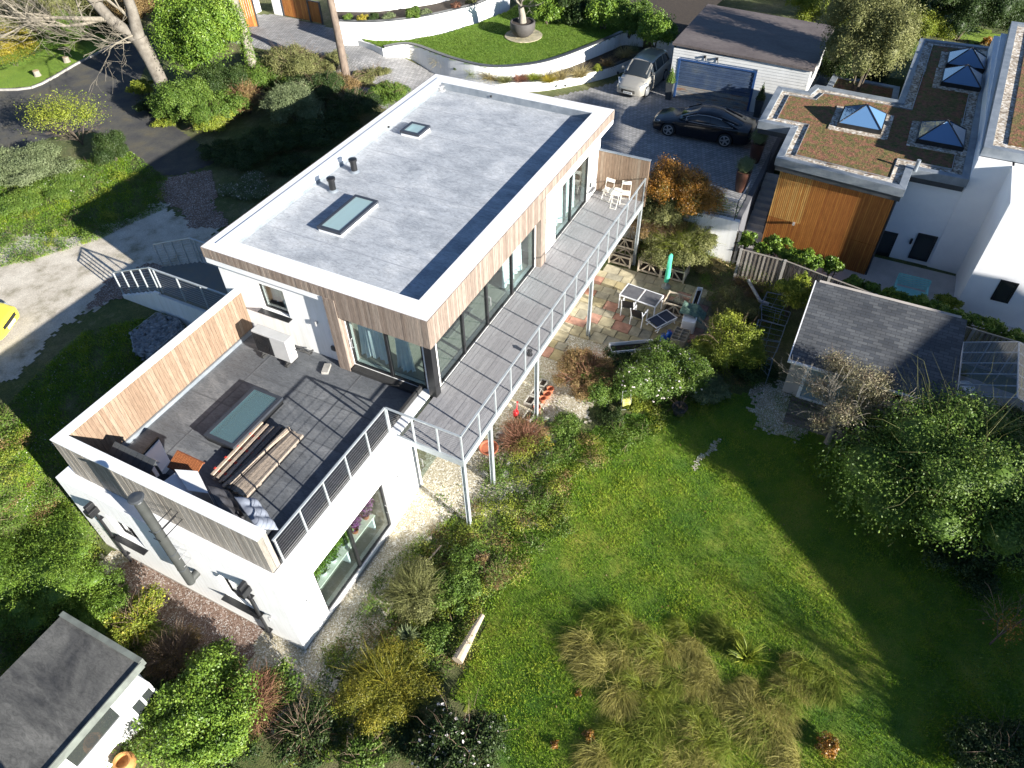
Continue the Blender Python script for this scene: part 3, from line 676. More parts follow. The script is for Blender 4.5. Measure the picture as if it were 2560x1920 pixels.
# terrace railing
def railing(name, pts, h, posts, wires, parent, wr=.004, topw=.06, toph=.035, postw=.045, topm=None, zoff=.0, wire0=.12):
    m = MB()
    for a, b in zip(pts, pts[1:]):
        m.bar(Vector(a) + Vector((0, 0, h)), Vector(b) + Vector((0, 0, h)), topw, toph)
    r = m.build(name, topm or gal, parent, world=parent is not None)
    for p in posts: pm = MB(); pm.bar(Vector(p), Vector(p) + Vector((0, 0, h - toph / 2)), postw, .045); pm.build('baluster', gal, r)
    if wires:
        for k_ in range(wires):
            z = wire0 + (h - wire0 - .08) * k_ / (wires - 1); wm = MB(); wm.tube([Vector(a) + Vector((0, 0, z)) for a in pts], wr, 5, cap=False); wm.build('wire', steel, r)
    return r
tr = railing('terrace_railing', [(-6.93, .57, 0), (-1.86, .57, 0)], 1.1, [(-6.88 + i * 1.0, .57, 0) for i in range(6)], 9, house, .0042)
# external stair on the far side
m = MB(); LX0, LX1 = .22, 2.3
m.box(LX0, LX1, 8.46, 12.3, -.12, 0)
for i in range(8):
    m.box(LX0, LX1, 12.3 + i * .3, 12.3 + (i + 1) * .3, UP - .2, -.0 - (i + 1) * .124)
stair = m.build('stair', M('slate_steps', (.13, .14, .14), (.17, .16, .13), 2, .7), house)
m = MB()
m.prism([(LX0 - .1, 8.46), (LX0, 8.46), (LX0, 12.3), (LX0 - .1, 12.3)], UP - .4, -.15)
for i in range(8): m.box(LX0 - .1, LX0, 12.3 + i * .3, 12.3 + (i + 1) * .3, UP - .4, -(i + .6) * .124)
m.box(LX0, LX1, 9, 12.2, UP - .4, -.15)
m.build('stair_wall', white, stair)
for x in (LX0 - .03, LX1 - .03):
    p = [(x, 8.5 if x < 1 else 9.5, 0), (x, 12.3, 0), (x, 14.7, -.99)]
    pts = [(x, 12.3 + k_ * .6, -k_ * .248) for k_ in range(5)] + [(x, 12.1 - k_ * 1.15, 0) for k_ in range(4)]
    rr = railing('stair_railing', p, 1.1, pts, 9, stair, .004)

# balcony
balc = thing('steel_balcony', 'long steel framed balcony with grey decking and slim railing along the house front', 'balcony', (-1.87, -2.03, -3.5))
m = MB(); rd = random.Random(2); y = -1.97
while y < .13:
    x = -1.84
    while x < 13.8:
        ln = 1.052; t = rd.random() * .7 + .15; m.box(x + .003, min(x + ln, 13.82) - .003, y, y + .132, -.03, 0, t); x += ln
    y += .14
m.build('deck', deckm, balc)
m = MB(); m.box(-1.9, 13.86, -2.05, -1.985, -.24, .012).box(-1.9, -1.84, -1.985, .27, -.24, .012).box(13.82, 13.88, -1.985, .15, -.24, 0)
for i in range(16): m.box(-1.85 + i * 1.05, -1.79 + i * 1.05, -1.98, .14, -.2, -.04)
m.build('frame', gal, balc)
for x, z in ((-1.82, -3.62), (-.13, -3.2), (3.3, -3.45), (8.26, -3.23), (13.78, -3.05)):
    m = MB(); y = -1.97; m.box(x - .06, x + .06, y - .062, y - .05, z - .4, -.24).box(x - .06, x + .06, y + .05, y + .062, z - .4, -.24).box(x - .006, x + .006, y - .05, y + .05, z - .4, -.24)
    m.build('post', gal, balc)
railing('railing', [(-1.86, .55, 0), (-1.86, -2.01, 0), (13.84, -2.01, 0)], 1.1, [(-1.86, .53, 0), (-1.86, -.35, 0), (-1.86, -1.2, 0)] + [(-1.86 + i * 1.045, -2.01, 0) for i in range(16)], 0, balc)
for k_ in range(10): wm = MB(); wm.tube([(-1.86, .5, .12 + k_ * .09), (-1.86, -2.0, .12 + k_ * .09)], .003, 5, cap=False); wm.build('wire', steel, balc)
for k_ in range(8): wm = MB(); wm.tube([(-1.86, -2.01, .14 + k_ * .115), (13.8, -2.01, .14 + k_ * .115)], .0016, 4, cap=False); wm.build('wire', steel, balc)
m = MB(); boards(m, 0, 13.84, -.03, -2.1, .15, -.25, 1.9, .125, rd=random.Random(8)); m.box(13.84, 13.9, -2.1, .15, -.25, 1.88, .4); sm = m.build('privacy_screen', clad, balc)
m = MB(); m.box(13.79, 13.93, -2.12, .15, 1.9, 1.93); m.build('cap', capm, sm)
m = MB(); m.tube([(3.1, -1.8, .0), (3.1, -1.8, .02)], .1, 12).tube([(3.1, -1.8, .02), (3.1, -1.8, .2)], .07, 12); m.tube([(3.1, -1.8, .2), (3.1, -1.8, .24)], [.09, .02], 12)
tag(m.build('lantern', blackm, None), 'small black lantern standing on the balcony deck by the railing', 'lantern')

# ------------------------------------------------------------------ neighbour: green roofed house
def inset(poly, d):
    n = len(poly); a = sum(poly[i][0] * poly[(i + 1) % n][1] - poly[(i + 1) % n][0] * poly[i][1] for i in range(n))
    P = [Vector((p[0], p[1])) for p in (poly if a > 0 else poly[::-1])]; out = []
    for i in range(n):
        e1 = (P[i] - P[i - 1]).normalized(); e2 = (P[(i + 1) % n] - P[i]).normalized()
        n1 = Vector((-e1.y, e1.x)); n2 = Vector((-e2.y, e2.x)); b = n1 + n2; k = b.dot(n1)
        out.append(tuple(P[i] + b * (d / k)) if k > .2 else tuple(P[i] + n1 * d))
    return out
def ring(m, poly, d, z0, z1, t=.5):
    a = inset(poly, 0); b = inset(poly, d); n = len(a)
    for i in range(n):
        j = (i + 1) % n; m.hexa([(*a[i], z0), (*a[j], z0), (*b[j], z0), (*b[i], z0), (*a[i], z1), (*a[j], z1), (*b[j], z1), (*b[i], z1)], t)
    return m
grh = thing('green_roof_house', 'white and cedar clad neighbouring house with brown sedum roof, right of the driveway', 'house', (20, -10, -3.3))
out = [(24.81, -5.02), (20.67, -5.04), (20.64, -6.5), (17.61, -6.52), (17.14, -11.77), (19.02, -11.86), (19.03, -14.0), (34.4, -14.4), (34.18, -10.71), (25.61, -10.54), (25.76, -6.65), (24.83, -6.43)]
m = MB(); m.prism([(17.95, -6.85), (17.5, -11.5), (19.3, -11.6), (19.35, -14.0), (34, -14.2), (34, -11), (25.4, -10.9), (25.4, -6.85)], -3.6, .9)
m.prism([(16.3, -15.22), (16.3, -30), (34, -30), (34, -15.22)], -3.6, 2.0)
m.prism([(19.3, -14.0), (19.3, -15.3), (34.2, -15.3), (34.2, -14.4)], -3.6, 2.0)
m.build('wall', greywhite, grh)
m = MB(); ring(m, out, .3, .86, 1.22); m.build('roof_capping', capm, grh, bevel=.01)
fm_ = MB(); ring(fm_, inset(out, .06), .3, .62, .86); fm_.build('roof_fascia', anthr, grh)
m = MB(); m.prism(inset(out, .3), .7, 1.13); m.build('pebble_border', pebbles, grh)
o4 = inset(out, .72)
m = MB(); ring(m, inset(out, .70), .02, 1.1, 1.2); m.build('roof_edging', steel, grh)
sheet('sedum', o4, sedumm, z=1.0, dz=.165, cell=.15, wob=.0, parent=grh)
# cedar battens on the front and side
a0 = Vector((17.9, -6.83, 0)); a1 = Vector((17.45, -11.55, 0)); dr = (a1 - a0).normalized(); nr = Vector((-1, .09, 0)).normalized(); Ln = (a1 - a0).length
m = MB(); m.bar(a0 + Vector((0, 0, -1.25)), a1 + Vector((0, 0, -1.25)), .06, 4.1, .0)
rd = random.Random(6); s_ = 0
while s_ < Ln - .05:
    tt = rd.random() * .45; p = a0 + dr * (s_ + .03) + nr * .05
    for z0, z1 in ((-3.3, -1.72), (-1.7, .62)):
        t = tt + (rd.uniform(.42, .6) if (s_ < Ln * .31 and z0 > -2) else 0)
        m.obb(p + Vector((0, 0, (z0 + z1) / 2)), dr * .027, nr * .02, Vector((0, 0, (z1 - z0) / 2)), min(t, 1))
    s_ += .082
m.build('cedar_cladding', cedar, grh)
m = MB(); m.box(17.42, 19.2, -11.64, -11.58, -3.5, .8); m.build('side_trim', anthr, grh)
# pyramid rooflights
def pyramid(cx, cy, sx, sy, z=1.17):
    b = MB(); ring(b, [(cx - sx, cy - sy), (cx + sx, cy - sy), (cx + sx, cy + sy), (cx - sx, cy + sy)], .1, z - .1, z + .22); r = b.build('pyramid_rooflight', blackm, grh)
    g = MB(); t = (cx, cy, z + .85); c = [(cx - sx + .05, cy - sy + .05, z + .22), (cx + sx - .05, cy - sy + .05, z + .22), (cx + sx - .05, cy + sy - .05, z + .22), (cx - sx + .05, cy + sy - .05, z + .22)]
    for i in range(4): g.tri(c[i], c[(i + 1) % 4], t)
    g.build('pane', skyglass, r); g = MB()
    for i in range(4): g.bar(c[i], t, .045, .045)
    g.build('glazing_bar', blackm, r)
    g = MB(); ring(g, [(cx - sx - .32, cy - sy - .32), (cx + sx + .32, cy - sy - .32), (cx + sx + .32, cy + sy + .32), (cx - sx - .32, cy + sy + .32)], .32, z - .1, z + .03); g.build('pebble_surround', pebbles, r)
    g = MB(); g.box(cx - sx + .1, cx + sx - .1, cy - sy + .1, cy + sy - .1, z - .5, z - .06); g.build('rooflight_base', whitetrim, r)
skyglass, n_, l_, p_ = nt('tinted_rooflight_glass'); p_.inputs['Base Color'].default_value = (.10, .20, .36, 1); p_.inputs['Roughness'].default_value = .03; p_.inputs['Coat Weight'].default_value = 1; p_.inputs['Specular IOR Level'].default_value = .9
pyramid(22.55, -9.3, .95, .95); pyramid(22.4, -12.65, .95, .95)
q = G(*Z3(1825, 500), 1.2); pyramid(q.x, q.y, .95, .9); q = G(*Z3(1850, 400), 1.2); pyramid(q.x + .2, q.y, .9, .9)
# taller wing on the right
wing = [(19.55, -14.02), (34.9, -14.7), (34.9, -30), (19.55, -30)]
m = MB(); ring(m, wing, .3, 2.05, 2.42); m.build('wing_capping', capm, grh); m = MB(); ring(m, inset(wing, .06), .3, 1.85, 2.05); m.build('wing_fascia', anthr, grh)
m = MB(); m.prism(inset(wing, .3), 2.0, 2.3); m.build('wing_pebbles', pebbles, grh)
m = MB(); m.prism(inset(wing, .85), 2.25, 2.36); m.build('wing_sedum', sedumm, grh)
m = MB(); m.box(19.55, 34, -15.2, -14.1, -3.6, 1.9); m.build('wing_wall', greywhite, grh)
# lower canopy behind and windows
cn = [(29.9, -7.1), (29.65, -10.5), (27.2, -10.6), (27.4, -7.0)]
m = MB(); ring(m, cn, .3, -.1, .25); m.build('canopy_capping', capm, grh); m = MB(); m.prism(inset(cn, .3), -1.1, .18); m.build('canopy_sedum', sedumm, grh)
def gwin(axis, pos, a, b, z0, z1):
    f = MB(); frame_rect(f, axis, pos - .03, .09, a, b, z0, z1, .07); fr = f.build('window', blackm, grh)
    g = MB(); g.box(pos - .005, pos + .003, a + .06, b - .06, z0 + .06, z1 - .06); g.build('pane', skyglassd, fr)
skyglassd, n_, l_, p_ = nt('dark_window_glass'); p_.inputs['Base Color'].default_value = (.03, .035, .035, 1); p_.inputs['Roughness'].default_value = .04; p_.inputs['Specular IOR Level'].default_value = .8
gwin(0, 19.29, -13.9, -13.1, -3.05, -1.75); gwin(0, 16.3, -16.9, -16.25, -2.2, -1.2); gwin(0, 19.29, -12.35, -11.68, -3.25, -2.0)
m = MB(); m.tube([(19.2, -12.95, -2.3), (19.2, -12.95, -2.05)], .05, 10); m.box(19.2, 19.3, -13, -12.9, -2.25, -2.1); m.build('wall_lamp', blackm, grh)
m = MB(); m.tube([(19.0, -11.95, 1.15), (19.0, -11.95, 1.65)], .08, 12); m.build('roof_vent', capm, grh)
m = MB(); m.box(17.55, 17.7, -8.05, -7.95, -1.75, -1.65); m.build('spotlight', steel, grh)

# retaining wall and railing of the driveway
m = MB(); m.box(15.95, 27.5, -5.9, -5.68, -3.6, UP + .03); tag(m.build('side_retaining_wall', M('shade_painted_render', (.12, .12, .13), (.09, .09, .10), 2, .8)), 'retaining wall with painted shade beside the steps down from the driveway', 'wall')  # dark colour stands in for the shade on this wall
m = MB(); m.box(15.72, 15.95, -5.9, 1.3, -3.6, UP + .03)
rw = m.build('retaining_wall', white); tag(rw, 'white rendered retaining wall under the driveway railing', 'wall')
dr_ = thing('driveway_railing', 'steel railing with wavy bars along the edge of the shaded driveway', 'railing', (15.85, -2, UP))
m = MB()
for p, q in (((15.85, 1.1), (15.85, -5.65)), ((15.85, -5.65), (17.6, -5.72))):
    for dz in (1.0, .93): m.tube([(p[0], p[1], UP + dz), (q[0], q[1], UP + dz)], .018, 6)
m.build('handrail', steel, dr_)
for x, y in ((15.85, 1.1), (15.85, -.8), (15.85, -2.7), (15.85, -4.15), (15.85, -5.65), (17.6, -5.7)):
    m = MB(); m.bar((x, y, UP), (x, y, UP + 1), .05, .02); m.build('baluster', anthr, dr_)
m = MB()
for k_ in range(6):
    m.tube([(15.85, 1.1 - i * .27, UP + .15 + k_ * .13 + .06 * math.sin(i * .27 * 2.2)) for i in range(26)], .009, 5, cap=False)
m.build('wavy_bar', steel, dr_)
# steps between the driveway and the green roofed house
st = thing('garden_steps', 'white steps with curved black railing going down beside the green roofed house', 'steps', (20, -6.2, UP))
m = MB()
for i in range(9): m.box(18.2 + i * .3, 18.5 + i * .3, -6.8, -5.92, -3.4, -2.9 + i * .2)
m.build('tread', neighpave, st)
m = MB()
for y in (-6.75, -5.95):
    m.tube([(18.2, y, -2.0), (20.9, y, -.3)], .02, 6)
    for i in range(4): m.bar((18.2 + i * .9, y, -2.95 + i * .57), (18.2 + i * .9, y, -2.0 + i * .57), .03, .03)
    for k_ in range(5): m.tube([(18.2 + t_ * .3, y, -2.75 + t_ * .189 + k_ * .15 + .05 * math.sin(t_ * 1.1)) for t_ in range(10)], .01, 5, cap=False)
m.build('step_railing', blackm, st)

# ------------------------------------------------------------------ garage
gar = thing('garage', 'white boarded garage with brown felt roof and rusty blue door', 'garage', (30, -2.8, UP))
gx0, gx1, gy0, gy1 = 26.6, 32.9, -6.2, .95
m = MB(); m.box(gx0 + .05, gx1, gy0 + .05, gy1 - .05, UP, 1.5)
m.build('wall_core', white, gar)
m = MB(); z = UP
while z < 1.5:
    z1 = min(z + .15, 1.52)
    for (y0, y1) in ((gy0, -3.62), (.62, gy1)) if z < 1.0 else ((gy0, gy1),):
        m.hexa([(gx0 - .025, y0, z), (gx0 + .05, y0, z), (gx0 + .05, y1, z), (gx0 - .025, y1, z), (gx0 - .008, y0, z1 - .004), (gx0 + .05, y0, z1 - .004), (gx0 + .05, y1, z1 - .004), (gx0 - .008, y1, z1 - .004)])
    m.hexa([(gx0, gy0 - .03, z), (gx1, gy0 - .03, z), (gx1, gy0 + .05, z), (gx0, gy0 + .05, z), (gx0, gy0 - .01, z1 - .004), (gx1, gy0 - .01, z1 - .004), (gx1, gy0 + .05, z1 - .004), (gx0, gy0 + .05, z1 - .004)])
    z += .15
m.build('wall', M('white_boarding', (.62, .62, .60), (.54, .54, .52), 2, .6), gar)
m = MB(); m.prism([(gx0 - .12, gy0 - .15), (gx1, gy0 - .1), (gx1 + .1, gy1 + .05), (gx0 - .1, gy1 + .1)], [1.5, 1.5, 1.68, 1.68], [1.62, 1.62, 1.8, 1.8]); m.build('roof', felt, gar)
bluem = M('faded_blue_steel', (.035, .06, .12), (.06, .09, .15), 1.6, .5, c3=(.12, .14, .16), fine=.15, lo=.3, hi=.75)
rustm = M('rusty_blue_steel', (.07, .11, .18), (.30, .29, .26), 1.3, .6, c3=(.28, .10, .03), fine=.3, lo=.3, hi=.72, stretch=(1, 1, 5))
m = MB(); m2 = MB()
for i in range(9):
    z = UP + .04 + i * .228; mm = m2 if i < 3 else m; mm.box(gx0 - .0, gx0 + .04, -3.5, .5, z + .012, z + .216); mm.box(gx0 - .015, gx0, -3.5, .5, z + .17, z + .2)
dd = m.build('door', bluem, gar); m2.build('rusty_panel', rustm, dd)
m = MB(); m.box(gx0 - .04, gx0 + .05, .5, .62, UP, 1.02).box(gx0 - .04, gx0 + .05, -3.62, -3.5, UP, 1.02).box(gx0 - .04, gx0 + .05, -3.5, .5, .95, 1.02); m.build('door_frame', M('blue_paint', (.02, .06, .17), (.03, .075, .2), 3, .4), gar)
m = MB()
for y in (-.8, -1.45): m.box(gx0 - .14, gx0 - .02, y - .05, y + .05, 1.3, 1.4); m.bar((gx0 - .03, y, 1.3), (gx0 - .1, y - .1, 1.12), .03, .03)
m.build('floodlight', blackm, gar)

# ------------------------------------------------------------------ cars
def paint(name, c, rough=.22, metal=.0, coat=1.):
    m, n, l, p = nt(name); v = coords(n, l); f = noise(n, l, v, 5, 4)
    l.new(ramp(n, l, f, [(.3, tuple(q * .93 for q in c)), (.7, c)]), p.inputs['Base Color']); p.inputs['Roughness'].default_value = rough; p.inputs['Metallic'].default_value = metal
    p.inputs['Coat Weight'].default_value = coat; p.inputs['Coat Roughness'].default_value = .04; return m
carglass, n_, l_, p_ = nt('car_glass'); p_.inputs['Base Color'].default_value = (.025, .032, .038, 1); p_.inputs['Roughness'].default_value = .04; p_.inputs['Specular IOR Level'].default_value = .7  # lighter bluish base colour stands in for sky reflection
lampm, n_, l_, p_ = nt('headlamp_glass'); p_.inputs['Base Color'].default_value = (.6, .63, .66, 1); p_.inputs['Roughness'].default_value = .1; p_.inputs['Metallic'].default_value = .4
redm = M('rear_lamp_red', (.35, .01, .01), (.28, .01, .01), 3, .2)
alloy = M('alloy', (.45, .46, .47), (.38, .39, .40), 4, .35, metal=.6)
platem = M('number_plate', (.8, .8, .78), (.76, .76, .74), 3, .5)
def loft(m, st, t=.5, capends=True):
    n = len(st[0]); k = len(m.v)
    for s_ in st: m.v += s_
    for i in range(len(st) - 1):
        for j in range(n - 1): a = k + i * n + j; m.f.append((a, a + n, a + n + 1, a + 1)); m.t.append(t)
    if capends: m.f.append(tuple(range(k, k + n))); m.t.append(t); m.f.append(tuple(range(k + (len(st) - 1) * n, k + len(st) * n))[::-1]); m.t.append(t)
    return m
def interp(tab, x):
    xs = [r[0] for r in tab]; return [float(np.interp(x, xs, [r[i] for r in tab])) for i in range(1, len(tab[0]))]
def car(name, label, cat, loc, rz, body, cabin, Lc, wheels, wr, pm, spec):
    """local +x is forward, nose at x=0, tail at x=-Lc.  body rows: x, z_low, z_shoulder, z_deck, half width ; cabin rows: x, z_base, half base, z_roof, half roof"""
    root = thing(name, label, cat, loc, rz)
    X = np.unique(np.concatenate([np.linspace(0, -Lc, 60), [r[0] for r in body]]))[::-1]; st = []
    for x in X:
        zl, zs, zd, hw = interp(body[::-1], x)
        arch = 0
        for wx_ in wheels:
            d = abs(x - wx_)
            if d < wr * 1.16: arch = max(arch, math.sqrt((wr * 1.16) ** 2 - d * d) + wr - zl)
        za = zl + max(arch, 0); za = min(za, zs - .12)
        prof = [(hw * .80, zl), (hw * .90, za), (hw * .975, za + .03), (hw, za + (zs - za) * .45), (hw * .985, zs - .05), (hw * .955, zs + .01), (hw * .84, zd - .025), (hw * .5, zd + .005), (0, zd + .018)]
        st.append([(x, y, z) for y, z in prof] + [(x, -y, z) for y, z in prof[-2::-1]])
    m = MB(); loft(m, st); m.build('body', pm, root, smooth=True, world=False)
    X = np.unique(np.concatenate([np.linspace(cabin[0][0], cabin[-1][0], 40), [r[0] for r in cabin]]))[::-1]; g = []; roofst = []
    for x in X:
        zb, hb, zr_, hr = interp(cabin[::-1], x)
        prof = [(hb, zb - .05), (hb, zb), (hb + (hr - hb) * .5, zb + (zr_ - zb) * .52), (hr, zr_ - .045), (hr * .88, zr_ - .008), (hr * .5, zr_ + .012), (0, zr_ + .02)]
        g.append([(x, y, z) for y, z in prof] + [(x, -y, z) for y, z in prof[-2::-1]])
        if spec['roof'][0] >= x >= spec['roof'][1]:
            pr = [(hr + .012, zr_ - .06), (hr + .006, zr_ - .035), (hr * .88, zr_ + .004), (hr * .5, zr_ + .026), (0, zr_ + .034)]
            roofst.append([(x, y, z) for y, z in pr] + [(x, -y, z) for y, z in pr[-2::-1]])
    m = MB(); loft(m, g); m.build('windows', carglass, root, smooth=True, world=False)
    m = MB(); loft(m, roofst); rf = m.build('roof', spec.get('roofmat', pm), root, smooth=True, world=False)
    # pillars
    def cab(x, f, sgn, off=.012):
        zb, hb, zr_, hr = interp(cabin[::-1], x); return (x, sgn * (hb + (hr - hb) * f + off), zb + (zr_ - .045 - zb) * f)
    for sg in (1, -1):
        for xa, xb, wd in spec['pillars']:
            m = MB(); m.bar(cab(xa, 0, sg), cab(xb, .97, sg), wd, .03); m.build('pillar', spec.get('pillarmat', pm), root, world=False)
        for xa, xb in spec.get('screens', []):
            za = interp(cabin[::-1], xa); zb_ = interp(cabin[::-1], xb)
            m = MB(); m.bar((xa, sg * za[3] * .92, za[2] + .01), (xb, sg * zb_[3] * .92, zb_[2] + .01), .06, .03); m.build('roof_rail', spec.get('pillarmat', pm), root, world=False)
    if spec.get('trim'):
        m = MB()
        for sg in (1, -1):
            top = [cab(x, .93, sg, .045) for x in np.linspace(spec['trim'][0], spec['trim'][1], 14)]; bot = [cab(x, .02, sg, .035) for x in np.linspace(spec['trim'][1], spec['trim'][0], 6)]
            m.tube(top + bot[0:] + [top[0]], .017, 5)
        m.build('chrome_trim', steel, root, world=False)
    for wx_ in wheels:
        zl, zs, zd, hw = interp(body[::-1], wx_)
        for sg in (1, -1):
            y = sg * (hw - .12)
            t = MB(); t.tube([(wx_, y - sg * .1, wr), (wx_, y + sg * .085, wr), (wx_, y + sg * .1, wr)], [wr, wr, wr * .94], 28); wh = t.build('wheel', rubber, root, smooth=True, world=False)
            r = MB(); r.tube([(wx_, y + sg * .09, wr), (wx_, y + sg * .104, wr)], wr * .12, 12)
            n = spec.get('spokes', 5)
            for i in range(n):
                a = 2 * PI * i / n; r.bar((wx_, y + sg * .1, wr), (wx_ + math.cos(a) * wr * .66, y + sg * .102, wr + math.sin(a) * wr * .66), .075 if n < 7 else .05, .02, up=(0, 1, 0))
            pts = [(wx_ + math.cos(a) * wr * .68, y + sg * .1, wr + math.sin(a) * wr * .68) for a in np.linspace(0, 2 * PI, 25)]; r.tube(pts, .02, 5, cap=False); r.build('rim', alloy, wh, world=False)
    def bodyp(x, f, zf, off=.01):
        zl, zs, zd, hw = interp(body[::-1], x); return hw * f, zl + (zs - zl) * zf
    for sg in (1, -1):
        x, zc, hy, L2, hh = spec['lamp']; m = MB(); y0 = interp(body[::-1], x)[3] * hy
        m.obb((x, sg * y0, zc), (-L2, sg * L2 * .55, .05), (-.02, -sg * .09, 0), (.03, 0, hh)); m.build('headlight', lampm, root, bevel=.02, world=False)
        m = MB(); x2, z2, y2 = spec['tail']; m.obb((x2, sg * y2, z2), (.09, sg * .0, 0), (0, .06, 0), (0, 0, .08)); m.build('tail_light', redm, root, bevel=.02, world=False)
        xm = spec['mirror'][0]; zb, hb, zr_, hr = interp(cabin[::-1], xm); m = MB(); m.obb((xm, sg * (hb + .14), zb + .08), (.05, 0, 0), (0, .1, 0), (0, 0, .065)); m.bar((xm, sg * hb, zb + .03), (xm, sg * (hb + .08), zb + .05), .04, .03); m.build('wing_mirror', spec.get('mirrormat', pm), root, bevel=.02, world=False)
    m = MB(); x, z, hy, hz = spec['grille']; m.obb((x, 0, z), (.02, 0, 0), (0, hy, 0), (0, 0, hz)); m.build('grille', blackm, root, bevel=.01, world=False)
    m = MB(); x, z = spec['plate']; m.obb((x, 0, z), (.008, 0, 0), (0, .26, 0), (.0, 0, .056)); pl = m.build('number_plate', platem, root, world=False)
    if spec.get('text'):
        cu = bpy.data.curves.new('plate_text', 'FONT'); cu.body = spec['text']; cu.size = .105; cu.align_x = 'CENTER'; cu.align_y = 'CENTER'; cu.extrude = .001
        to = bpy.data.objects.new('plate_text', cu); me = bpy.data.meshes.new_from_object(to); bpy.data.objects.remove(to); me.materials.append(blackm); to = bpy.data.objects.new('plate_text', me); COL.objects.link(to); to.parent = pl; to.location = (x + .012, 0, z); to.rotation_euler = (PI / 2, 0, PI / 2)
    return root
# black coupe
bk = paint('black_paint', (.004, .005, .009), .25, 0., .35)
body = [(0, .30, .52, .60, .62), (-.12, .2, .60, .68, .80), (-.5, .18, .72, .78, .90), (-1.2, .17, .83, .90, .935), (-1.7, .16, .88, .96, .94), (-2.6, .16, .92, .99, .94), (-3.6, .17, .95, 1.0, .935), (-4.4, .2, .96, 1.02, .90), (-4.9, .28, .92, .98, .82), (-5.07, .4, .80, .86, .66)]
cabin = [(-1.35, .95, .70, .97, .62), (-1.8, .955, .80, 1.20, .62), (-2.25, .965, .82, 1.37, .60), (-2.8, .97, .82, 1.415, .60), (-3.3, .98, .81, 1.37, .59), (-3.9, .99, .77, 1.20, .56), (-4.5, 1.0, .68, 1.02, .50)]
car('parked_coupe', 'black coupe parked side-on in front of the blue garage door', 'car', (22.93, .42, UP), PI / 2 + .02, body, cabin, 5.07, (-.93, -3.85), .345, bk,
    dict(roof=(-2.1, -3.45), pillars=[(-1.45, -2.2, .05), (-2.95, -2.95, .03), (-4.35, -3.5, .12)], screens=[(-1.5, -2.15), (-4.3, -3.4)], trim=(-1.75, -4.1), lamp=(-.28, .62, .76, .17, .06), tail=(-4.86, .82, .70), mirror=(-1.85,), grille=(-.03, .47, .35, .09), plate=(.005, .36), spokes=5))
# silver people carrier
sv = paint('champagne_silver_paint', (.42, .40, .35), .3, .35)
body = [(0, .26, .55, .66, .60), (-.1, .2, .62, .74, .74), (-.45, .18, .74, .88, .84), (-.95, .17, .88, 1.02, .865), (-1.4, .17, .96, 1.08, .87), (-2.4, .17, .99, 1.08, .87), (-3.4, .18, 1.01, 1.06, .87), (-3.85, .24, 1.0, 1.04, .83), (-4.08, .34, .92, .98, .76)]
cabin = [(-.8, 1.0, .70, 1.02, .62), (-1.2, 1.05, .78, 1.32, .63), (-1.65, 1.07, .79, 1.54, .61), (-2.4, 1.07, .79, 1.60, .60), (-3.2, 1.06, .79, 1.57, .59), (-3.8, 1.03, .76, 1.46, .56), (-4.04, 1.0, .70, 1.1, .54)]
a = G(*GA(310, 895), UP); b = G(*GA(560, 665), UP); hd = math.atan2(a.y - b.y, a.x - b.x); c_, s_ = math.cos(hd), math.sin(hd)
side = -1 if True else 1
nose = Vector((a.x, a.y, UP)) + Vector((c_, s_, 0)) * .78 + Vector((-s_, c_, 0)) * (-.82)
car('parked_people_carrier', 'champagne silver people carrier parked nose out between the garage and curved wall', 'car', nose, hd, body, cabin, 4.08, (-.80, -3.28), .31, sv,
    dict(roof=(-1.6, -3.8), pillars=[(-.95, -1.6, .07), (-1.9, -1.95, .08), (-2.9, -2.9, .05), (-3.8, -3.6, .14)], screens=[(-.95, -1.6)], lamp=(-.42, .72, .84, .24, .08), tail=(-3.98, .9, .70), mirror=(-1.25,), grille=(-.02, .42, .42, .10), plate=(.03, .36), spokes=10, text='DL63 YEZ'))
yl = paint('yellow_paint', (.78, .66, .06), .25)
a = G(*Z4(95, 420), UP + .5); ydir = math.atan2(G(*Z4(88, 430), UP + .4).y - G(*Z4(45, 490), UP + .4).y, G(*Z4(88, 430), UP + .4).x - G(*Z4(45, 490), UP + .4).x)
hd = ydir - PI / 2
body2 = [(0, .24, .5, .6, .58), (-.1, .18, .58, .68, .76), (-.45, .17, .68, .78, .86), (-1.0, .17, .82, .92, .90), (-1.5, .16, .88, .98, .90), (-2.8, .17, .92, .98, .9), (-3.7, .2, .93, .96, .86), (-4.1, .34, .84, .9, .74)]
cab2 = [(-1.0, .92, .70, .94, .62), (-1.5, .96, .80, 1.22, .62), (-2.0, .97, .80, 1.42, .60), (-2.9, .97, .79, 1.42, .58), (-3.6, .95, .74, 1.2, .55), (-3.95, .93, .66, .95, .5)]
npos = G(*Z4(66, 460), UP + .4); npos = Vector((npos.x, npos.y, UP))
car('parked_hatchback', 'bright yellow car with its nose poking in at the left edge', 'car', npos, hd, body2, cab2, 4.1, (-.8, -3.3), .32, yl,
    dict(roof=(-1.9, -3.4), pillars=[(-1.1, -1.9, .06), (-2.3, -2.3, .06), (-3.8, -3.2, .12)], screens=[(-1.1, -1.9)], lamp=(-.32, .6, .8, .2, .07), tail=(-4.0, .8, .66), mirror=(-1.5,), grille=(-.0, .5, .45, .07), plate=(.02, .36), text='OU53 AJV', spokes=5))

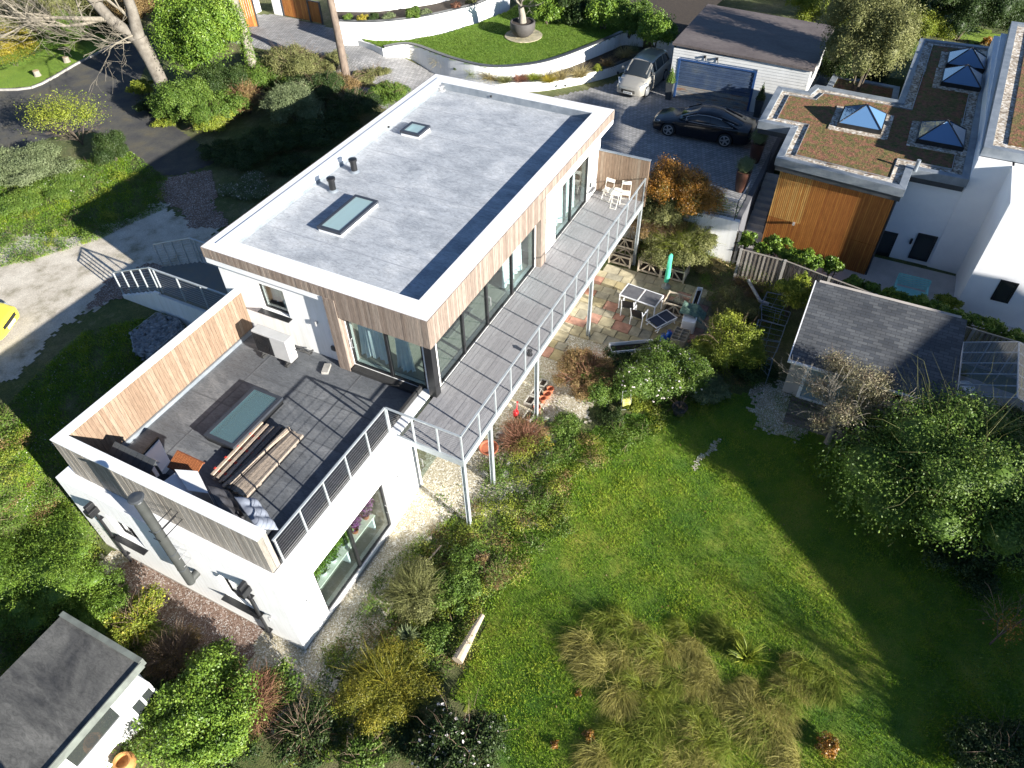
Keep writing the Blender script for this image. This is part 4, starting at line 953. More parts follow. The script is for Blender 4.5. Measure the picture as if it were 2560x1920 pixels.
# ------------------------------------------------------------------ curved garden walls behind
def ribbon(m, pts, z0, z1, th, t=.5):
    P = [Vector((p[0], p[1])) for p in pts]; n = len(P); nn = []
    for i in range(n):
        d = (P[min(i + 1, n - 1)] - P[max(i - 1, 0)]).normalized(); nn.append(Vector((-d.y, d.x)))
    for i in range(n - 1):
        a, b = P[i], P[i + 1]; c = b + nn[i + 1] * th; d = a + nn[i] * th
        q = [a, b, c, d]
        if (b - a).cross(c - b) < 0: q = q[::-1]
        m.hexa([(*v, z0) for v in q] + [(*v, z1) for v in q], t)
    return m
def curve(px, z, k=6):
    P = [G(*Z2(*c), z) for c in px]; out = []
    for i in range(len(P) - 1):
        p0, p1, p2, p3 = P[max(i - 1, 0)], P[i], P[i + 1], P[min(i + 2, len(P) - 1)]
        for j in range(k):
            t = j / k; out.append(.5 * ((2 * p1) + (p2 - p0) * t + (2 * p0 - 5 * p1 + 4 * p2 - p3) * t * t + (3 * p1 - p0 - 3 * p2 + p3) * t ** 3))
    out.append(P[-1]); return out
ZL = .12
main_px = [(322, 287), (470, 268), (650, 328), (740, 358), (900, 398), (1050, 408), (1250, 388), (1400, 350), (1600, 275), (1730, 222), (1800, 195), (1915, 205)]
cw = thing('curved_retaining_wall', 'curved white wall with black coping holding up the neat lawn', 'wall', (26, 12, UP))
cv = curve(main_px, ZL + .08)
m = MB(); ribbon(m, cv, UP - .1, ZL + .02, .2); m.build('wall', white, cw); m = MB(); ribbon(m, cv, ZL + .02, ZL + .08, .24); m.build('coping', anthr, cw)
low_px = [(322, 295), (500, 345), (690, 400), (830, 452), (1000, 492), (1150, 500), (1300, 492), (1450, 468), (1600, 438), (1750, 395), (1880, 335), (1960, 290)]
lw = thing('curved_planter_wall', 'low curved white planter wall edged with grasses beside the driveway', 'wall', (24, 11, UP))
cl = curve(low_px, -.5)
m = MB(); ribbon(m, cl, UP - .1, -.56, .2); m.build('wall', white, lw); m = MB(); ribbon(m, cl, -.56, -.5, .24); m.build('coping', anthr, lw)
pts = [(p.x, p.y) for p in cl] + [(p.x, p.y) for p in cv[::-1]]
bedp = MB(); k1 = len(cl); kk = min(len(cl), len(cv))
for i in range(k1 - 1):
    j0 = int(i / (k1 - 1) * (len(cv) - 1)); j1 = int((i + 1) / (k1 - 1) * (len(cv) - 1)); a, b, c, d = cl[i], cl[i + 1], cv[j1], cv[j0]
    bedp.quad((a.x, a.y, -.6), (b.x, b.y, -.6), (c.x, c.y, -.6), (d.x, d.y, -.6))
bedp.build('planting_soil', soil, lw)
up_px = [(40, 128), (250, 132), (430, 118), (600, 92), (800, 47), (930, 8), (1010, -35), (1090, -90)]
uw = thing('upper_terrace_wall', 'tall sweeping white wall behind the olive pot lawn', 'wall', (29, 17, UP))
cu_ = curve(up_px, 1.15)
m = MB(); ribbon(m, cu_, UP - .1, 1.1, .2); m.build('wall', white, uw); m = MB(); ribbon(m, cu_, 1.1, 1.16, .24); m.build('coping', anthr, uw)
bk_ = curve([(20, 60), (250, 62), (450, 40), (650, 8), (850, -50), (1000, -110), (1080, -170)], 1.15)
tw_ = thing('top_terrace_wall', 'topmost white terrace wall above the bed of low shrubs', 'wall', (30, 20, UP))
m = MB(); ribbon(m, bk_, UP, 2.5, .25); m.build('wall', white, tw_)
m = MB()
for i in range(min(len(cu_), len(bk_)) - 1): m.quad(cu_[i] + Vector((0, 0, -.1)), cu_[i + 1] + Vector((0, 0, -.1)), bk_[i + 1] + Vector((0, 0, -.1)), bk_[i] + Vector((0, 0, -.1)))
m.build('planting_soil', soil, tw_)
lp = [(p.x, p.y) for p in cv] + [(p.x, p.y) for p in [G(*Z2(*c), ZL) for c in [(1990, 250), (2050, 150), (1600, 20), (1250, -30), (1150, 20), (1095, 62), (900, 140), (700, 205), (450, 248), (250, 250), (165, 235)]]]
sheet('upper_lawn', lp, lawn2, z=ZL - .02, dz=.02, cell=.15, wob=0)
wl = MB(); ribbon(wl, [(p.x, p.y) for p in curve([(322, 290), (250, 262), (165, 235)], ZL)], UP - .1, ZL - .05, .15); tag(wl.build('lawn_side_wall', white), 'short white wall end where the neat lawn meets the paved ramp', 'wall')
flat('upper_garden_soil', [(p.x, p.y) for p in [G(*Z2(*c), .05) for c in [(1250, 60), (1800, 190), (1915, 205), (2090, 270), (2400, 0), (2400, -200), (1100, -200)]]], .06, soil)
sl_ = MB(); sl_.bar(G(*Z2(1990, 300), -.3), G(*Z2(2090, 262), .2), .2, 2.2); tag(sl_.build('side_wall', white), 'plain white wall running behind the silver car to the garage', 'wall')
for k_, c in enumerate([(358, 313), (684, 430), (1757, 447), (1432, 526)]):
    p = G(*Z2(*c), -.75); m = MB(); m.obb(p, (.05, .03, 0), (-.03, .05, 0), (0, 0, .05)); m.build('step_light', blackm, lw, bevel=.01)
# olive tree in bowl
ot = thing('olive_tree', 'gnarled olive tree growing in the round dark pot', 'tree', G(*Z2(1170, 120), .85))
base = G(*Z2(1172, 222), ZL); pot = thing('round_planter', 'big round dark grey planter on a pale stone circle holding the olive', 'planter', base)
m = MB(); m.lathe(base, [(.34, 0), (.62, .22), (.76, .5), (.76, .82), (.73, .86), (.66, .86), (.66, .78), (0, .78)], 32); m.build('bowl', M('dark_fibre_planter', (.055, .05, .047), (.08, .073, .068), 3, .75), pot, smooth=True)
m = MB(); m.lathe(base, [(.0, .79), (.65, .79)], 24, capb=False); m.build('planter_soil', soil, pot)
m = MB(); n = 24; c = base + Vector((.05, -.03, .015))
for i in range(n):
    a, b = 2 * PI * i / n, 2 * PI * (i + 1) / n
    m.hexa([c + Vector((0, 0, 0)), c + Vector((1.15 * math.cos(a), 1.15 * math.sin(a), 0)), c + Vector((1.15 * math.cos(b), 1.15 * math.sin(b), 0)), c + Vector((.001, .001, 0)), c + Vector((0, 0, .03)), c + Vector((1.15 * math.cos(a), 1.15 * math.sin(a), .03)), c + Vector((1.15 * math.cos(b), 1.15 * math.sin(b), .03)), c + Vector((.001, .001, .03))], i / n * .6 if i % 2 else .62 - i / n * .3)
tag(m.build('stone_circle', slabm), kind='structure')
# gates, posts and buildings at the top edge
def slatted_gate(name, label, p0, p1, h, mat, n=14):
    a, b = onground([p0, p1]); t = thing(name, label, 'gate', (a + b) / 2); m = MB(); d = (b - a) / n; rd = random.Random(3)
    for i in range(n): m.bar(a + d * (i + .5) + Vector((0, 0, .05)), a + d * (i + .5) + Vector((0, 0, h)), d.length * .9, .03, rd.random() * .5, up=Vector((0, 0, 1)).cross(d))
    m.build('board_panel', mat, t); m = MB(); m.bar(a + Vector((0, 0, h + .03)), b + Vector((0, 0, h + .03)), .08, .06); m.bar(a, a + Vector((0, 0, h + .05)), .09, .09); m.bar(b, b + Vector((0, 0, h + .05)), .09, .09); m.build('gate_frame', anthr, t)
slatted_gate('wooden_gate', 'orange brown boarded gate at the top of the paved ramp', Z1(1750, 98), Z1(1912, 132), 1.9, cedar)
slatted_gate('side_gate', 'narrow brown boarded gate behind the ivy trunk', Z1(1470, 175), Z1(1590, 165), 1.9, cedar, 9)
slatted_gate('dark_gate', 'short dark brown gate beside the orange boarded gate', Z1(1915, 135), Z1(1985, 150), 1.3, cedar, 6)
for nm, lb, p, sx, sy, h in (('gate_pillar', 'white gate pillar left of the orange brown gate', Z1(1725, 95), .25, .35, 2.2), ('white_outbuilding', 'white wall corner above the tall laurels at the top edge', Z1(1410, 150), 1.4, .6, 2.4)):
    q = onground([p])[0]; m = MB(); m.box(q.x, q.x + sx * 2, q.y - sy / 2, q.y + sy * 1.5, UP, UP + h); tag(m.build(nm, white), lb, 'pillar' if 'pillar' in nm else 'building')
q = G(*Z1(1420, 0), UP); m = MB(); m.box(q.x, q.x + 12, q.y - 6, q.y + 8, UP, 3); b_ = thing('far_house', 'dark roofed house cut by the top edge beyond the gates', 'house', (q.x + 6, q.y, UP))
m.build('wall', greywhite, b_); m = MB(); m.prism([(q.x - .4, q.y - 6.4), (q.x + 12.4, q.y - 6.4), (q.x + 12.4, q.y + 8.4), (q.x - .4, q.y + 8.4)], 3, 3.3); m.build('roof', felt, b_)
# pale fence and red roof past the garage
m = MB(); a, b = G(*Z3(-20, 60), UP), G(*Z3(240, 40), UP); tf = thing('pale_fence', 'pale weathered panel fence behind the garage', 'fence', (a + b) / 2)
m.bar(a + Vector((0, 0, 1)), b + Vector((0, 0, 1)), .06, 2.0, .8); m.bar(a + Vector((0, 0, 2.02)), b + Vector((0, 0, 2.02)), .1, .05, 1.)
m.build('panel', MT('pale_panel', [(0, (.45, .40, .34)), (1, (.58, .53, .46))], .8, grain=(1, 1, 8)), tf)
for t_ in (0, .5, 1): m = MB(); p = a + (b - a) * t_; m.bar(p, p + Vector((0, 0, 2.15)), .11, .11); m.build('post', blackm, tf)
q = G(*Z3(600, 10), UP); sh2 = thing('red_roof_outbuilding', 'small outbuilding with faded red roof peeping over the garage', 'building', (q.x + 3, q.y, UP))
m = MB(); m.box(q.x + 1, q.x + 6, q.y - 2.4, q.y + 2.2, UP, 1.2); m.build('wall', whitetrim, sh2)
m = MB(); m.prism([(q.x + .6, q.y - 2.8), (q.x + 6.3, q.y - 2.8), (q.x + 6.3, q.y + 2.5), (q.x + .6, q.y + 2.5)], [1.2] * 4, [1.3, 2.6, 2.6, 1.3]); m.build('roof', M('faded_red_roof', (.30, .13, .10), (.38, .22, .17), 2, .8), sh2)

# ------------------------------------------------------------------ things on the terrace
TZ = -.2
def solo(mb, name, mat, label, cat, group=None, **k):
    o = mb.build(name, mat, None, **k); return tag(o, label, cat, group)
hp_ = thing('heat_pump', 'pale grey outdoor heat pump unit on rubber feet against the white wall', 'heat pump', (-.56, 6.0, TZ))
m = MB(); m.box(-.75, -.38, 5.27, 6.72, -.02, .93); m.build('casing', M('heat_pump_grey', (.50, .50, .49), (.45, .45, .44), 2, .5), hp_, bevel=.02)
m = MB(); m.box(-.775, -.75, 5.95, 6.68, .04, .86)
for i in range(14): m.box(-.785, -.775, 6.0, 6.64, .08 + i * .055, .1 + i * .055)
for a in range(3): m.tube([(-.79, 6.31 + (.12 + a * .1) * math.cos(t), .45 + (.12 + a * .1) * math.sin(t)) for t in np.linspace(0, 2 * PI, 20)], .006, 4, cap=False)
m.build('fan_grille', blackm, hp_)
m = MB(); m.box(-.66, -.58, 5.263, 5.268, .28, .4); m.build('rating_label', capm, hp_)
for y in (5.45, 6.5): m = MB(); m.box(-.86, -.3, y - .06, y + .06, TZ, -.1).box(-.82, -.34, y - .025, y + .025, -.1, -.02); m.build('foot', rubber, hp_, bevel=.01)
m = MB(); m.tube([(-.4, 5.24, .5), (-.3, 5.1, .4), (-.2, 5.12, .15), (-.1, 5.0, -.05), (.05, 5.05, -.1)], .035, 8); m.tube([(-.42, 5.24, .35), (-.3, 5.05, .25), (-.12, 5.1, 0), (.1, 5.0, 0)], .03, 8); m.build('pipe', rubber, hp_)
m = MB(); m.obb((-.35, 4.15, TZ + .05), (.2, .08, 0), (-.045, .1, 0), (0, 0, .05)); solo(m, 'concrete_block', concrete, 'single grey concrete block lying on the terrace near the glass door', 'block')
# planks: boards bundled on bearers, each board a thing
rd = random.Random(11)
def plank(cx, cy, ang, z, ln, w_, h_, label, t, mat=timber):
    t_ = thing('plank', label, 'plank', (cx, cy, z), ang, 'old roof battens and planks stacked on the terrace')
    m = MB(); m.box(-ln / 2, ln / 2, -w_ / 2, w_ / 2, 0, h_, t); m.build('board', mat, t_, world=False)
    return t_
for y, o_ in ((4.35, 'outermost'), (4.12, 'middle'), (3.9, 'innermost')): plank(-4.4, y + .05, .02, TZ + .14, 2.3, .09, .05, o_ + ' upper pale plank beside the terrace rooflight', .9)
for y, o_ in ((4.24, 'outer'), (4.0, 'inner')): plank(-4.45, y + .05, .02, TZ + .08, 2.3, .09, .05, o_ + ' lower pale plank beside the terrace rooflight', .75)
for k_, x in enumerate((-5.3, -4.85, -4.35, -3.8)): 
    m = MB(); m.box(x - .04, x + .04, 3.85, 4.5, TZ + .12, TZ + .14); m.box(x - .03, x + .04, 4.42, 4.48, TZ + .19, TZ + .205)
    solo(m, 'red_spacer', M('red_plastic%d' % k_, (.5, .04, .02), (.42, .03, .02), 3, .5), ['red spacer strip at the near end of the pale slatted planks', 'second red spacer strip under the pale slatted planks', 'third red spacer strip under the pale slatted planks', 'red spacer strip at the far end of the pale slatted planks'][k_], 'spacer')
for i in range(6): plank(-4.42, 3.8 - i * .09, .03 - .02 * i, TZ + .1 + .05 * (i % 2), 2.55, .1, .08, ('first', 'second', 'third', 'fourth', 'fifth', 'sixth')[i] + ' dark weathered plank of the timber pile from its rooflight side', .05 + .2 * rd.random())
plank(-4.45, 3.55, -.13, TZ + .235, 2.6, .09, .05, 'grey plank lying askew on top of the timber pile', .72)
plank(-4.38, 3.5, -.07, TZ + .285, 2.5, .07, .05, 'narrow brown plank lying askew across the timber pile', .6)
for i in range(5): plank(-4.42 + rd.uniform(-.03, .03), 3.34 - i * .1, -.0, TZ + .12, 2.55, .09, .1, ('first', 'second', 'third', 'fourth', 'outermost')[i] + ' tan plank in the bundle on the railing side of the timber pile', .5 + .35 * rd.random())
orangem = M('orange_mark', (.75, .12, .02), (.65, .1, .02), 3, .6)
for k_, x in enumerate((-5.35, -4.95, -4.2, -3.5)):
    m = MB(); m.box(x, x + .07, 2.905, 2.915, TZ + .12, TZ + .215).box(x + .02, x + .09, 2.98, 3.06, TZ + .211, TZ + .216); solo(m, 'orange_strap', orangem, ['orange strap mark nearest the cushions on the planks', 'second orange strap mark on the planks from the cushions', 'third orange strap mark on the planks from the cushions', 'orange strap mark at the far end of the planks'][k_], 'strap')
m = MB()
for x in (-5.1, -4.3, -3.5): m.box(x - .05, x + .05, 2.95, 4.5, TZ, TZ + .08)
tag(m.build('bearer', timber), kind='stuff')
# furniture pushed into the corner
gt = thing('slatted_table', 'dark grey slatted table tipped against the parapet in the corner', 'table', (-6.45, 6.2, TZ))
m = MB()
for i in range(7): y = 5.42 + i * .235; m.hexa([(-6.68, y, .60), (-6.22, y, .84), (-6.22, y + .22, .84), (-6.68, y + .22, .60), (-6.69, y, .63), (-6.23, y, .87), (-6.23, y + .22, .87), (-6.69, y + .22, .63)])
m.build('tabletop', anthr, gt)
for x, y, z in ((-6.65, 5.5, .6), (-6.65, 6.95, .6), (-6.27, 5.5, .82), (-6.27, 6.95, .82)): m = MB(); m.box(x - .03, x + .03, y - .03, y + .03, TZ, z); m.build('leg', anthr, gt)
cb = thing('white_cabinet', 'tall white panelled cabinet with black edge standing by the parapet corner', 'cabinet', (-5.85, 6.2, TZ))
m = MB(); m.prism([(-5.2, 6.8), (-5.7, 5.84), (-6.32, 5.74), (-5.92, 6.72)], TZ, .0); m.build('cabinet_body', plastic_w, cb, bevel=.01)
m = MB(); m.bar((-5.18, 6.84, -.07), (-5.93, 6.76, -.07), .05, .26); m.build('edge_trim', blackm, cb)
m = MB(); m.box(-5.9, -5.86, 6.1, 6.4, .0, .03); m.build('handle', steel, cb)
fc = thing('folding_table', 'folded brown slatted hardwood table leaning on the white boxes', 'folding table', (-5.8, 4.9, TZ))
m = MB()
for i in range(22): f = i / 21; y = 5.34 - f * .98; m.hexa([(-6.05, y, .42), (-5.58, y, .62), (-5.58, y + .03, .62), (-6.05, y + .03, .42), (-6.06, y, .44), (-5.59, y, .64), (-5.59, y + .03, .64), (-6.06, y + .03, .44)], .3 + .3 * (i % 2))
m.build('slat_panel', MT('red_hardwood', [(0, (.20, .06, .02)), (1, (.42, .16, .06))], .6, grain=(3, 3, 3)), fc)
m = MB(); m.bar((-6.05, 4.34, .41), (-6.05, 5.38, .41), .05, .03).bar((-5.58, 4.34, .61), (-5.58, 5.38, .61), .05, .03); m.bar((-6.05, 4.5, .4), (-5.9, 4.5, TZ), .04, .03); m.bar((-6.05, 5.2, .4), (-5.9, 5.2, TZ), .04, .03); m.build('leg_frame', M('red_wood_frame', (.22, .07, .03), (.16, .05, .02), 4, .6), fc)
def crate_box(name, label, pts, h, top=.0, mat=None):
    t = thing(name, label, 'storage box', (sum(p[0] for p in pts) / 4, sum(p[1] for p in pts) / 4, TZ))
    m = MB(); m.prism(pts, TZ, h); m.build('box_body', mat or plastic_w, t, bevel=.012)
    m = MB(); m.prism(inset(pts, -.015), h, h + .03); m.build('lid', mat or plastic_w, t, bevel=.01)
crate_box('storage_box', 'big white storage box with grooved lid behind the dark cushion', [(-6.18, 4.8), (-5.95, 4.2), (-6.38, 3.4), (-6.55, 3.95)], .72)
crate_box('storage_box', 'smaller off white box wedged between parapet and big storage box', [(-6.93, 3.9), (-6.45, 3.9), (-6.22, 4.8), (-6.75, 4.9)], .62)
m = MB()
for i in range(5): m.tube([(-6.5 + (.17 + i * .012) * math.cos(t), 5.05 + (.17 + i * .012) * math.sin(t), .42 + i * .02) for t in np.linspace(0, 2 * PI, 22)], .012, 6, cap=False)
m.lathe((-6.5, 5.05, TZ), [(.16, 0), (.19, .55), (.18, .6), (.0, .6)], 20)
solo(m, 'hose_bucket', anthr, 'dark bucket with a coiled hose between table and boxes', 'bucket')
def cushion(label, c, u, v, hmat, th=.14):
    n, k = 26, 14; c, u, v = Vector(c), Vector(u), Vector(v); w_ = u.cross(v).normalized(); V = []; m = MB()
    if w_.z < 0: w_ = -w_
    rd = random.Random(hash(label) % 99)
    for side in (1, -1):
        for i in range(n + 1):
            for j in range(k + 1):
                a, b = i / n * 2 - 1, j / k * 2 - 1
                e = (1 - abs(a) ** 5) * (1 - abs(b) ** 5)
                tuft = .5 + .5 * abs(math.cos((a + 1) * PI * 1.5)) * 1; tuft2 = .55 + .45 * abs(math.cos((b + 1) * PI / 1.)) 
                h = th * (.2 + .8 * e ** .5) * (.45 + .55 * (1 - (1 - abs(math.sin((a + 1) * PI * 1.5 + .0))) * .8) * (1 - (1 - abs(math.sin((b + 1) * PI))) * .55))
                h += rd.uniform(-.004, .004)
                m.v.append(tuple(c + u * a + v * b + w_ * h * side * (1 if side > 0 else .4)))
    N = (n + 1) * (k + 1)
    for s_ in (0, 1):
        for i in range(n):
            for j in range(k):
                q = s_ * N + i * (k + 1) + j; f = (q, q + 1, q + k + 2, q + k + 1); m.f.append(f if s_ else f[::-1]); m.t.append(.5)
    per = [i * (k + 1) for i in range(n + 1)] + [n * (k + 1) + j for j in range(1, k + 1)] + [i * (k + 1) + k for i in range(n - 1, -1, -1)] + [j for j in range(k - 1, 0, -1)]
    for a_, b_ in zip(per, per[1:] + per[:1]): m.f.append((a_, b_, b_ + N, a_ + N)); m.t.append(.5)
    return solo(m, 'cushion', hmat, label, 'cushion', smooth=True)
cushion('black tufted seat cushion leaning on the parapet next to the white boxes', (-6.32, 2.9, .48), (.28, .55, 0), (-.19, .1, .32), M('black_fabric', (.035, .035, .04), (.06, .06, .068), 6, .6))
cushion('blue grey tufted seat cushion nearest the railing', (-6.2, 1.95, .46), (.26, .62, 0), (-.2, .12, .22), M('bluegrey_fabric', (.20, .22, .27), (.27, .30, .36), 5, .85))
m = MB(); m.box(-6.6, -6.1, 1.6, 3.4, TZ, .1); solo(m, 'low_bench', anthr, 'low dark bench frame under the two tufted cushions', 'bench')
# plants behind the lower glass door
sid = thing('plant_table', 'long white scalloped plant table inside the lower glass doors', 'table', (-4.7, .9, -3.5))
m = MB(); m.box(-6.3, -3.2, .72, 1.15, -2.85, -2.8); m.build('tabletop', cream, sid)
m = MB()
for x in (-6.2, -4.7, -3.3): m.box(x - .03, x + .03, .75, 1.1, -3.5, -2.85)
m.build('leg', curtain, sid)

# ------------------------------------------------------------------ bistro set on the balcony
bt = thing('bistro_table', 'round cream folding bistro table at the far end of the balcony', 'table', (12.95, -1.05, 0))
m = MB(); m.lathe((0, 0, .70), [(.31, 0), (.315, .02), (.0, .024)], 28); m.build('tabletop', cream, bt, world=False)
for sg in (1, -1):
    m = MB(); m.tube([(-.2, .16 * sg, .7), (.22, .16 * sg, 0)], .011, 6); m.build('leg', cream, bt, world=False)
    m = MB(); m.tube([(.2, .13 * sg, .7), (-.22, .13 * sg, 0)], .011, 6); m.build('leg', cream, bt, world=False)
m = MB(); m.tube([(.22, -.16, .0), (.22, .16, .0)], .01, 6).tube([(-.22, -.13, .01), (-.22, .13, .01)], .01, 6).tube([(0, -.15, .35), (0, .15, .35)], .01, 6); m.build('stretcher', cream, bt, world=False)
def bistro_chair(label, loc, rz):
    t = thing('bistro_chair', label, 'chair', loc, rz, 'cream folding bistro chairs')
    m = MB(); m.box(-.2, .2, -.2, .2, .44, .455); m.build('seat', cream, t, bevel=.006, world=False)
    m = MB(); m.hexa([(-.22, -.2, .72), (-.2, -.2, .72), (-.2, .2, .72), (-.22, .2, .72), (-.26, -.2, .86), (-.24, -.2, .86), (-.24, .2, .86), (-.26, .2, .86)]); m.build('backrest', cream, t, bevel=.006, world=False)
    for sg in (1, -1):
        m = MB(); m.tube([(-.24, .19 * sg, .86), (-.15, .19 * sg, .45), (.2, .19 * sg, 0)], .011, 6); m.build('leg', cream, t, world=False)
        m = MB(); m.tube([(.16, .16 * sg, .45), (-.22, .16 * sg, 0)], .011, 6); m.build('leg', cream, t, world=False)
    m = MB(); m.tube([(.2, -.19, .02), (.2, .19, .02)], .009, 6).tube([(-.22, -.16, .02), (-.22, .16, .02)], .009, 6); m.build('stretcher', cream, t, world=False)
bistro_chair('cream bistro chair nearer the house wall', (13.35, -.55, 0), PI - .1)
bistro_chair('cream bistro chair nearer the balcony railing', (13.45, -1.32, 0), PI + .25)

# ------------------------------------------------------------------ patio things
PZ = -3.24
def planter_crate(label, x0, x1, y0, y1, h=.62, rz=0):
    t = thing('wooden_planter', label, 'planter', ((x0 + x1) / 2, (y0 + y1) / 2, PZ), rz, 'wooden lattice planters on the patio')
    X, Y = (x1 - x0) / 2, (y1 - y0) / 2; rd = random.Random(int(x0 * 10))
    for nm, ax_, sg in (('side_panel', 0, 1), ('side_panel', 0, -1), ('side_panel', 1, 1), ('side_panel', 1, -1)):
        m = MB(); R_, O_ = (X, Y) if ax_ == 0 else (Y, X)
        def P_(a, z): return (a, sg * O_, z) if ax_ == 0 else (sg * O_, a, z)
        for z in (.1, h - .04): m.bar(P_(-R_, z), P_(R_, z), .03, .08, rd.random())
        m.bar(P_(-R_ * .75, .1), P_(0, h - .06), .03, .06, rd.random()).bar(P_(R_ * .75, .1), P_(0, h - .06), .03, .06, rd.random()).bar(P_(0, .05), P_(0, h), .035, .07, rd.random())
        m.build(nm, timberp, t, world=False)
    for sx in (1, -1):
        for sy in (1, -1): m = MB(); m.bar((sx * X, sy * Y, 0), (sx * X, sy * Y, h + .02), .06, .06, rd.random()); m.build('leg', timberp, t, world=False)
    m = MB(); m.box(-X + .05, X - .05, -Y + .05, Y - .05, .0, .12); m.build('planter_soil', soil, t, world=False)
planter_crate('lattice planter beside the balcony post furthest from the table', 13.3, 14.1, -3.36, -2.33)
planter_crate('lattice planter behind the green parasol', 13.3, 14.1, -4.44, -3.42)
planter_crate('lattice planter half under the balcony edge', 13.35, 14.1, -1.9, -.9, .55)
planter_crate('lattice planter standing between table and white trough', 10.98, 11.76, -5.2, -4.25)
planter_crate('lattice planter almost hidden below the privacy screen', 14.5, 15.3, -1.6, -.8, .7)
gt2 = thing('garden_table', 'grey slatted garden table with white metal frame on the patio', 'table', (10.85, -3.3, PZ), -.08)
m = MB()
for a, b in ((-.42, -.02), (.02, .42)):
    pass
for y0, y1 in ((-.8, -.02), (.02, .8)):
    for i in range(9): x = -.4 + i * .09; m.box(x, x + .084, y0 + .03, y1 - .03, .715, .73, .5)
m.build('tabletop', M('table_slats', (.10, .10, .11), (.14, .14, .15), 4, .6), gt2, world=False)
m = MB(); m.box(-.45, -.41, -.83, .83, .69, .735).box(.41, .45, -.83, .83, .69, .735).box(-.41, .41, -.83, -.79, .69, .735).box(-.41, .41, .79, .83, .69, .735).box(-.41, .41, -.02, .02, .69, .735); m.build('table_frame', whitetrim, gt2, world=False)
for sx in (-.42, .42):
    for sy in (-.8, .8): m = MB(); m.bar((sx, sy, 0), (sx, sy, .7), .045, .045); m.build('leg', whitetrim, gt2, world=False)
def garden_chair(label, loc, rz, folded=False):
    t = thing('garden_chair', label, 'chair', loc, rz, 'black and white garden chairs')
    m = MB(); m.box(-.22, .22, -.24, .24, .42, .44); m.build('seat', blackm, t, world=False)
    m = MB(); m.hexa([(-.24, -.24, .5), (-.22, -.24, .5), (-.22, .24, .5), (-.24, .24, .5), (-.38, -.24, .9), (-.36, -.24, .9), (-.36, .24, .9), (-.38, .24, .9)]); m.build('backrest', blackm, t, world=False)
    for sg in (1, -1):
        m = MB(); m.bar((-.38, .26 * sg, .92), (-.22, .26 * sg, .44), .035, .025).bar((-.22, .26 * sg, .44), (-.28, .26 * sg, 0), .035, .025); m.build('leg', whitetrim, t, world=False)
        m = MB(); m.bar((.24, .26 * sg, .62), (.24, .26 * sg, 0), .035, .025); m.build('leg', whitetrim, t, world=False)
        m = MB(); m.bar((-.27, .26 * sg, .64), (.26, .26 * sg, .64), .045, .025); m.build('armrest', whitetrim, t, world=False)
garden_chair('garden chair tucked in at the left end of the grey patio table', (10.35, -2.95, PZ), .1)
garden_chair('garden chair pulled out in front of the grey patio table', (9.95, -3.55, PZ), -.1)
lg = thing('folded_lounger', 'dark folded sun lounger with white frame lying beside the patio table', 'lounger', (10.25, -4.45, PZ), -.5)
m = MB(); m.box(-.5, -.02, -.28, .28, .30, .32).box(.02, .5, -.28, .28, .30, .32); m.build('sling', M('navy_sling', (.02, .03, .06), (.03, .04, .07), 5, .7), lg, world=False)
m = MB()
for y in (-.31, .31): m.bar((-.6, y, .30), (.58, y, .30), .04, .04).bar((-.6, y * .9, .12), (.6, y * .9, .16), .03, .03).bar((-.5, y, 0), (-.3, y, .3), .03, .03).bar((.5, y, 0), (.35, y, .3), .03, .03)
for x in (-.58, 0, .56): m.bar((x, -.31, .3), (x, .31, .3), .03, .03)
m.build('lounger_frame', whitetrim, lg, world=False)
ps = thing('closed_parasol', 'closed green garden parasol standing by the lattice planters', 'parasol', (12.75, -3.83, PZ))
m = MB(); rr = random.Random(2)
m.lathe((12.75, -3.83, PZ), [(.03, .25), (.11, .3), (.12, .6), (.10, 1.2), (.085, 1.7), (.02, 1.78)], 14); m.v = [(x + rr.uniform(-.015, .015), y + rr.uniform(-.015, .015), z) for x, y, z in m.v]
m.build('canopy', M('green_canvas', (.05, .38, .22), (.07, .50, .32), 8, .7), ps, smooth=True); m = MB(); m.tube([(12.75, -3.83, PZ), (12.75, -3.83, PZ + .4)], .025, 8).lathe((12.75, -3.83, PZ), [(.2, 0), (.2, .05), (.05, .09)], 16, capt=True); m.build('pole', steel, ps)
tr_ = thing('white_trough', 'long narrow white trough on the patio behind the lattice planter', 'trough', (12, -5.4, PZ))
m = MB(); ring(m, [(11.33, -5.36), (12.55, -5.24), (12.6, -5.46), (11.36, -5.57)], .02, PZ, PZ + .62); m.build('trough_wall', whitetrim, tr_); m = MB(); m.prism([(11.37, -5.4), (12.5, -5.28), (12.54, -5.44), (11.4, -5.53)], PZ, PZ + .45); m.build('trough_soil', soil, tr_)
cbx = thing('covered_box', 'white lidded box under a drooping green net cover', 'box', (10.6, -5.5, PZ))
m = MB(); m.prism([(10.15, -5.3), (11.0, -5.2), (11.15, -5.75), (10.2, -5.85)], PZ, PZ + .6); m.build('box_body', plastic_w, cbx, bevel=.02)
m = MB(); n = 16
def cov(u, v):
    x = 10.45 + u * .85; y = -5.05 - v * 1.0; e = max(abs(u - .5), abs(v - .42)) * 2; z = PZ + .72 - .5 * max(0, v - .62) ** 1 * 1.6 - .03 * math.sin(u * 14) - .03 * math.sin(v * 11 + u * 5); return (x, y, z)
for i in range(n):
    for j in range(n): m.quad(cov(i / n, j / n), cov((i + 1) / n, j / n), cov((i + 1) / n, (j + 1) / n), cov(i / n, (j + 1) / n), random.random())
m.build('net_cover', MT('green_netting', [(0, (.07, .13, .10)), (1, (.14, .22, .17))], .9, grain=(1, 1, 1), gs=30), cbx)
lc = thing('pigeonhole_crate', 'wooden crate divided into eight cells beside the blue bottles', 'crate', (9.4, -5.5, PZ))
m = MB(); x0, x1, y0, y1, h = 9.05, 9.83, -5.78, -5.2, .5
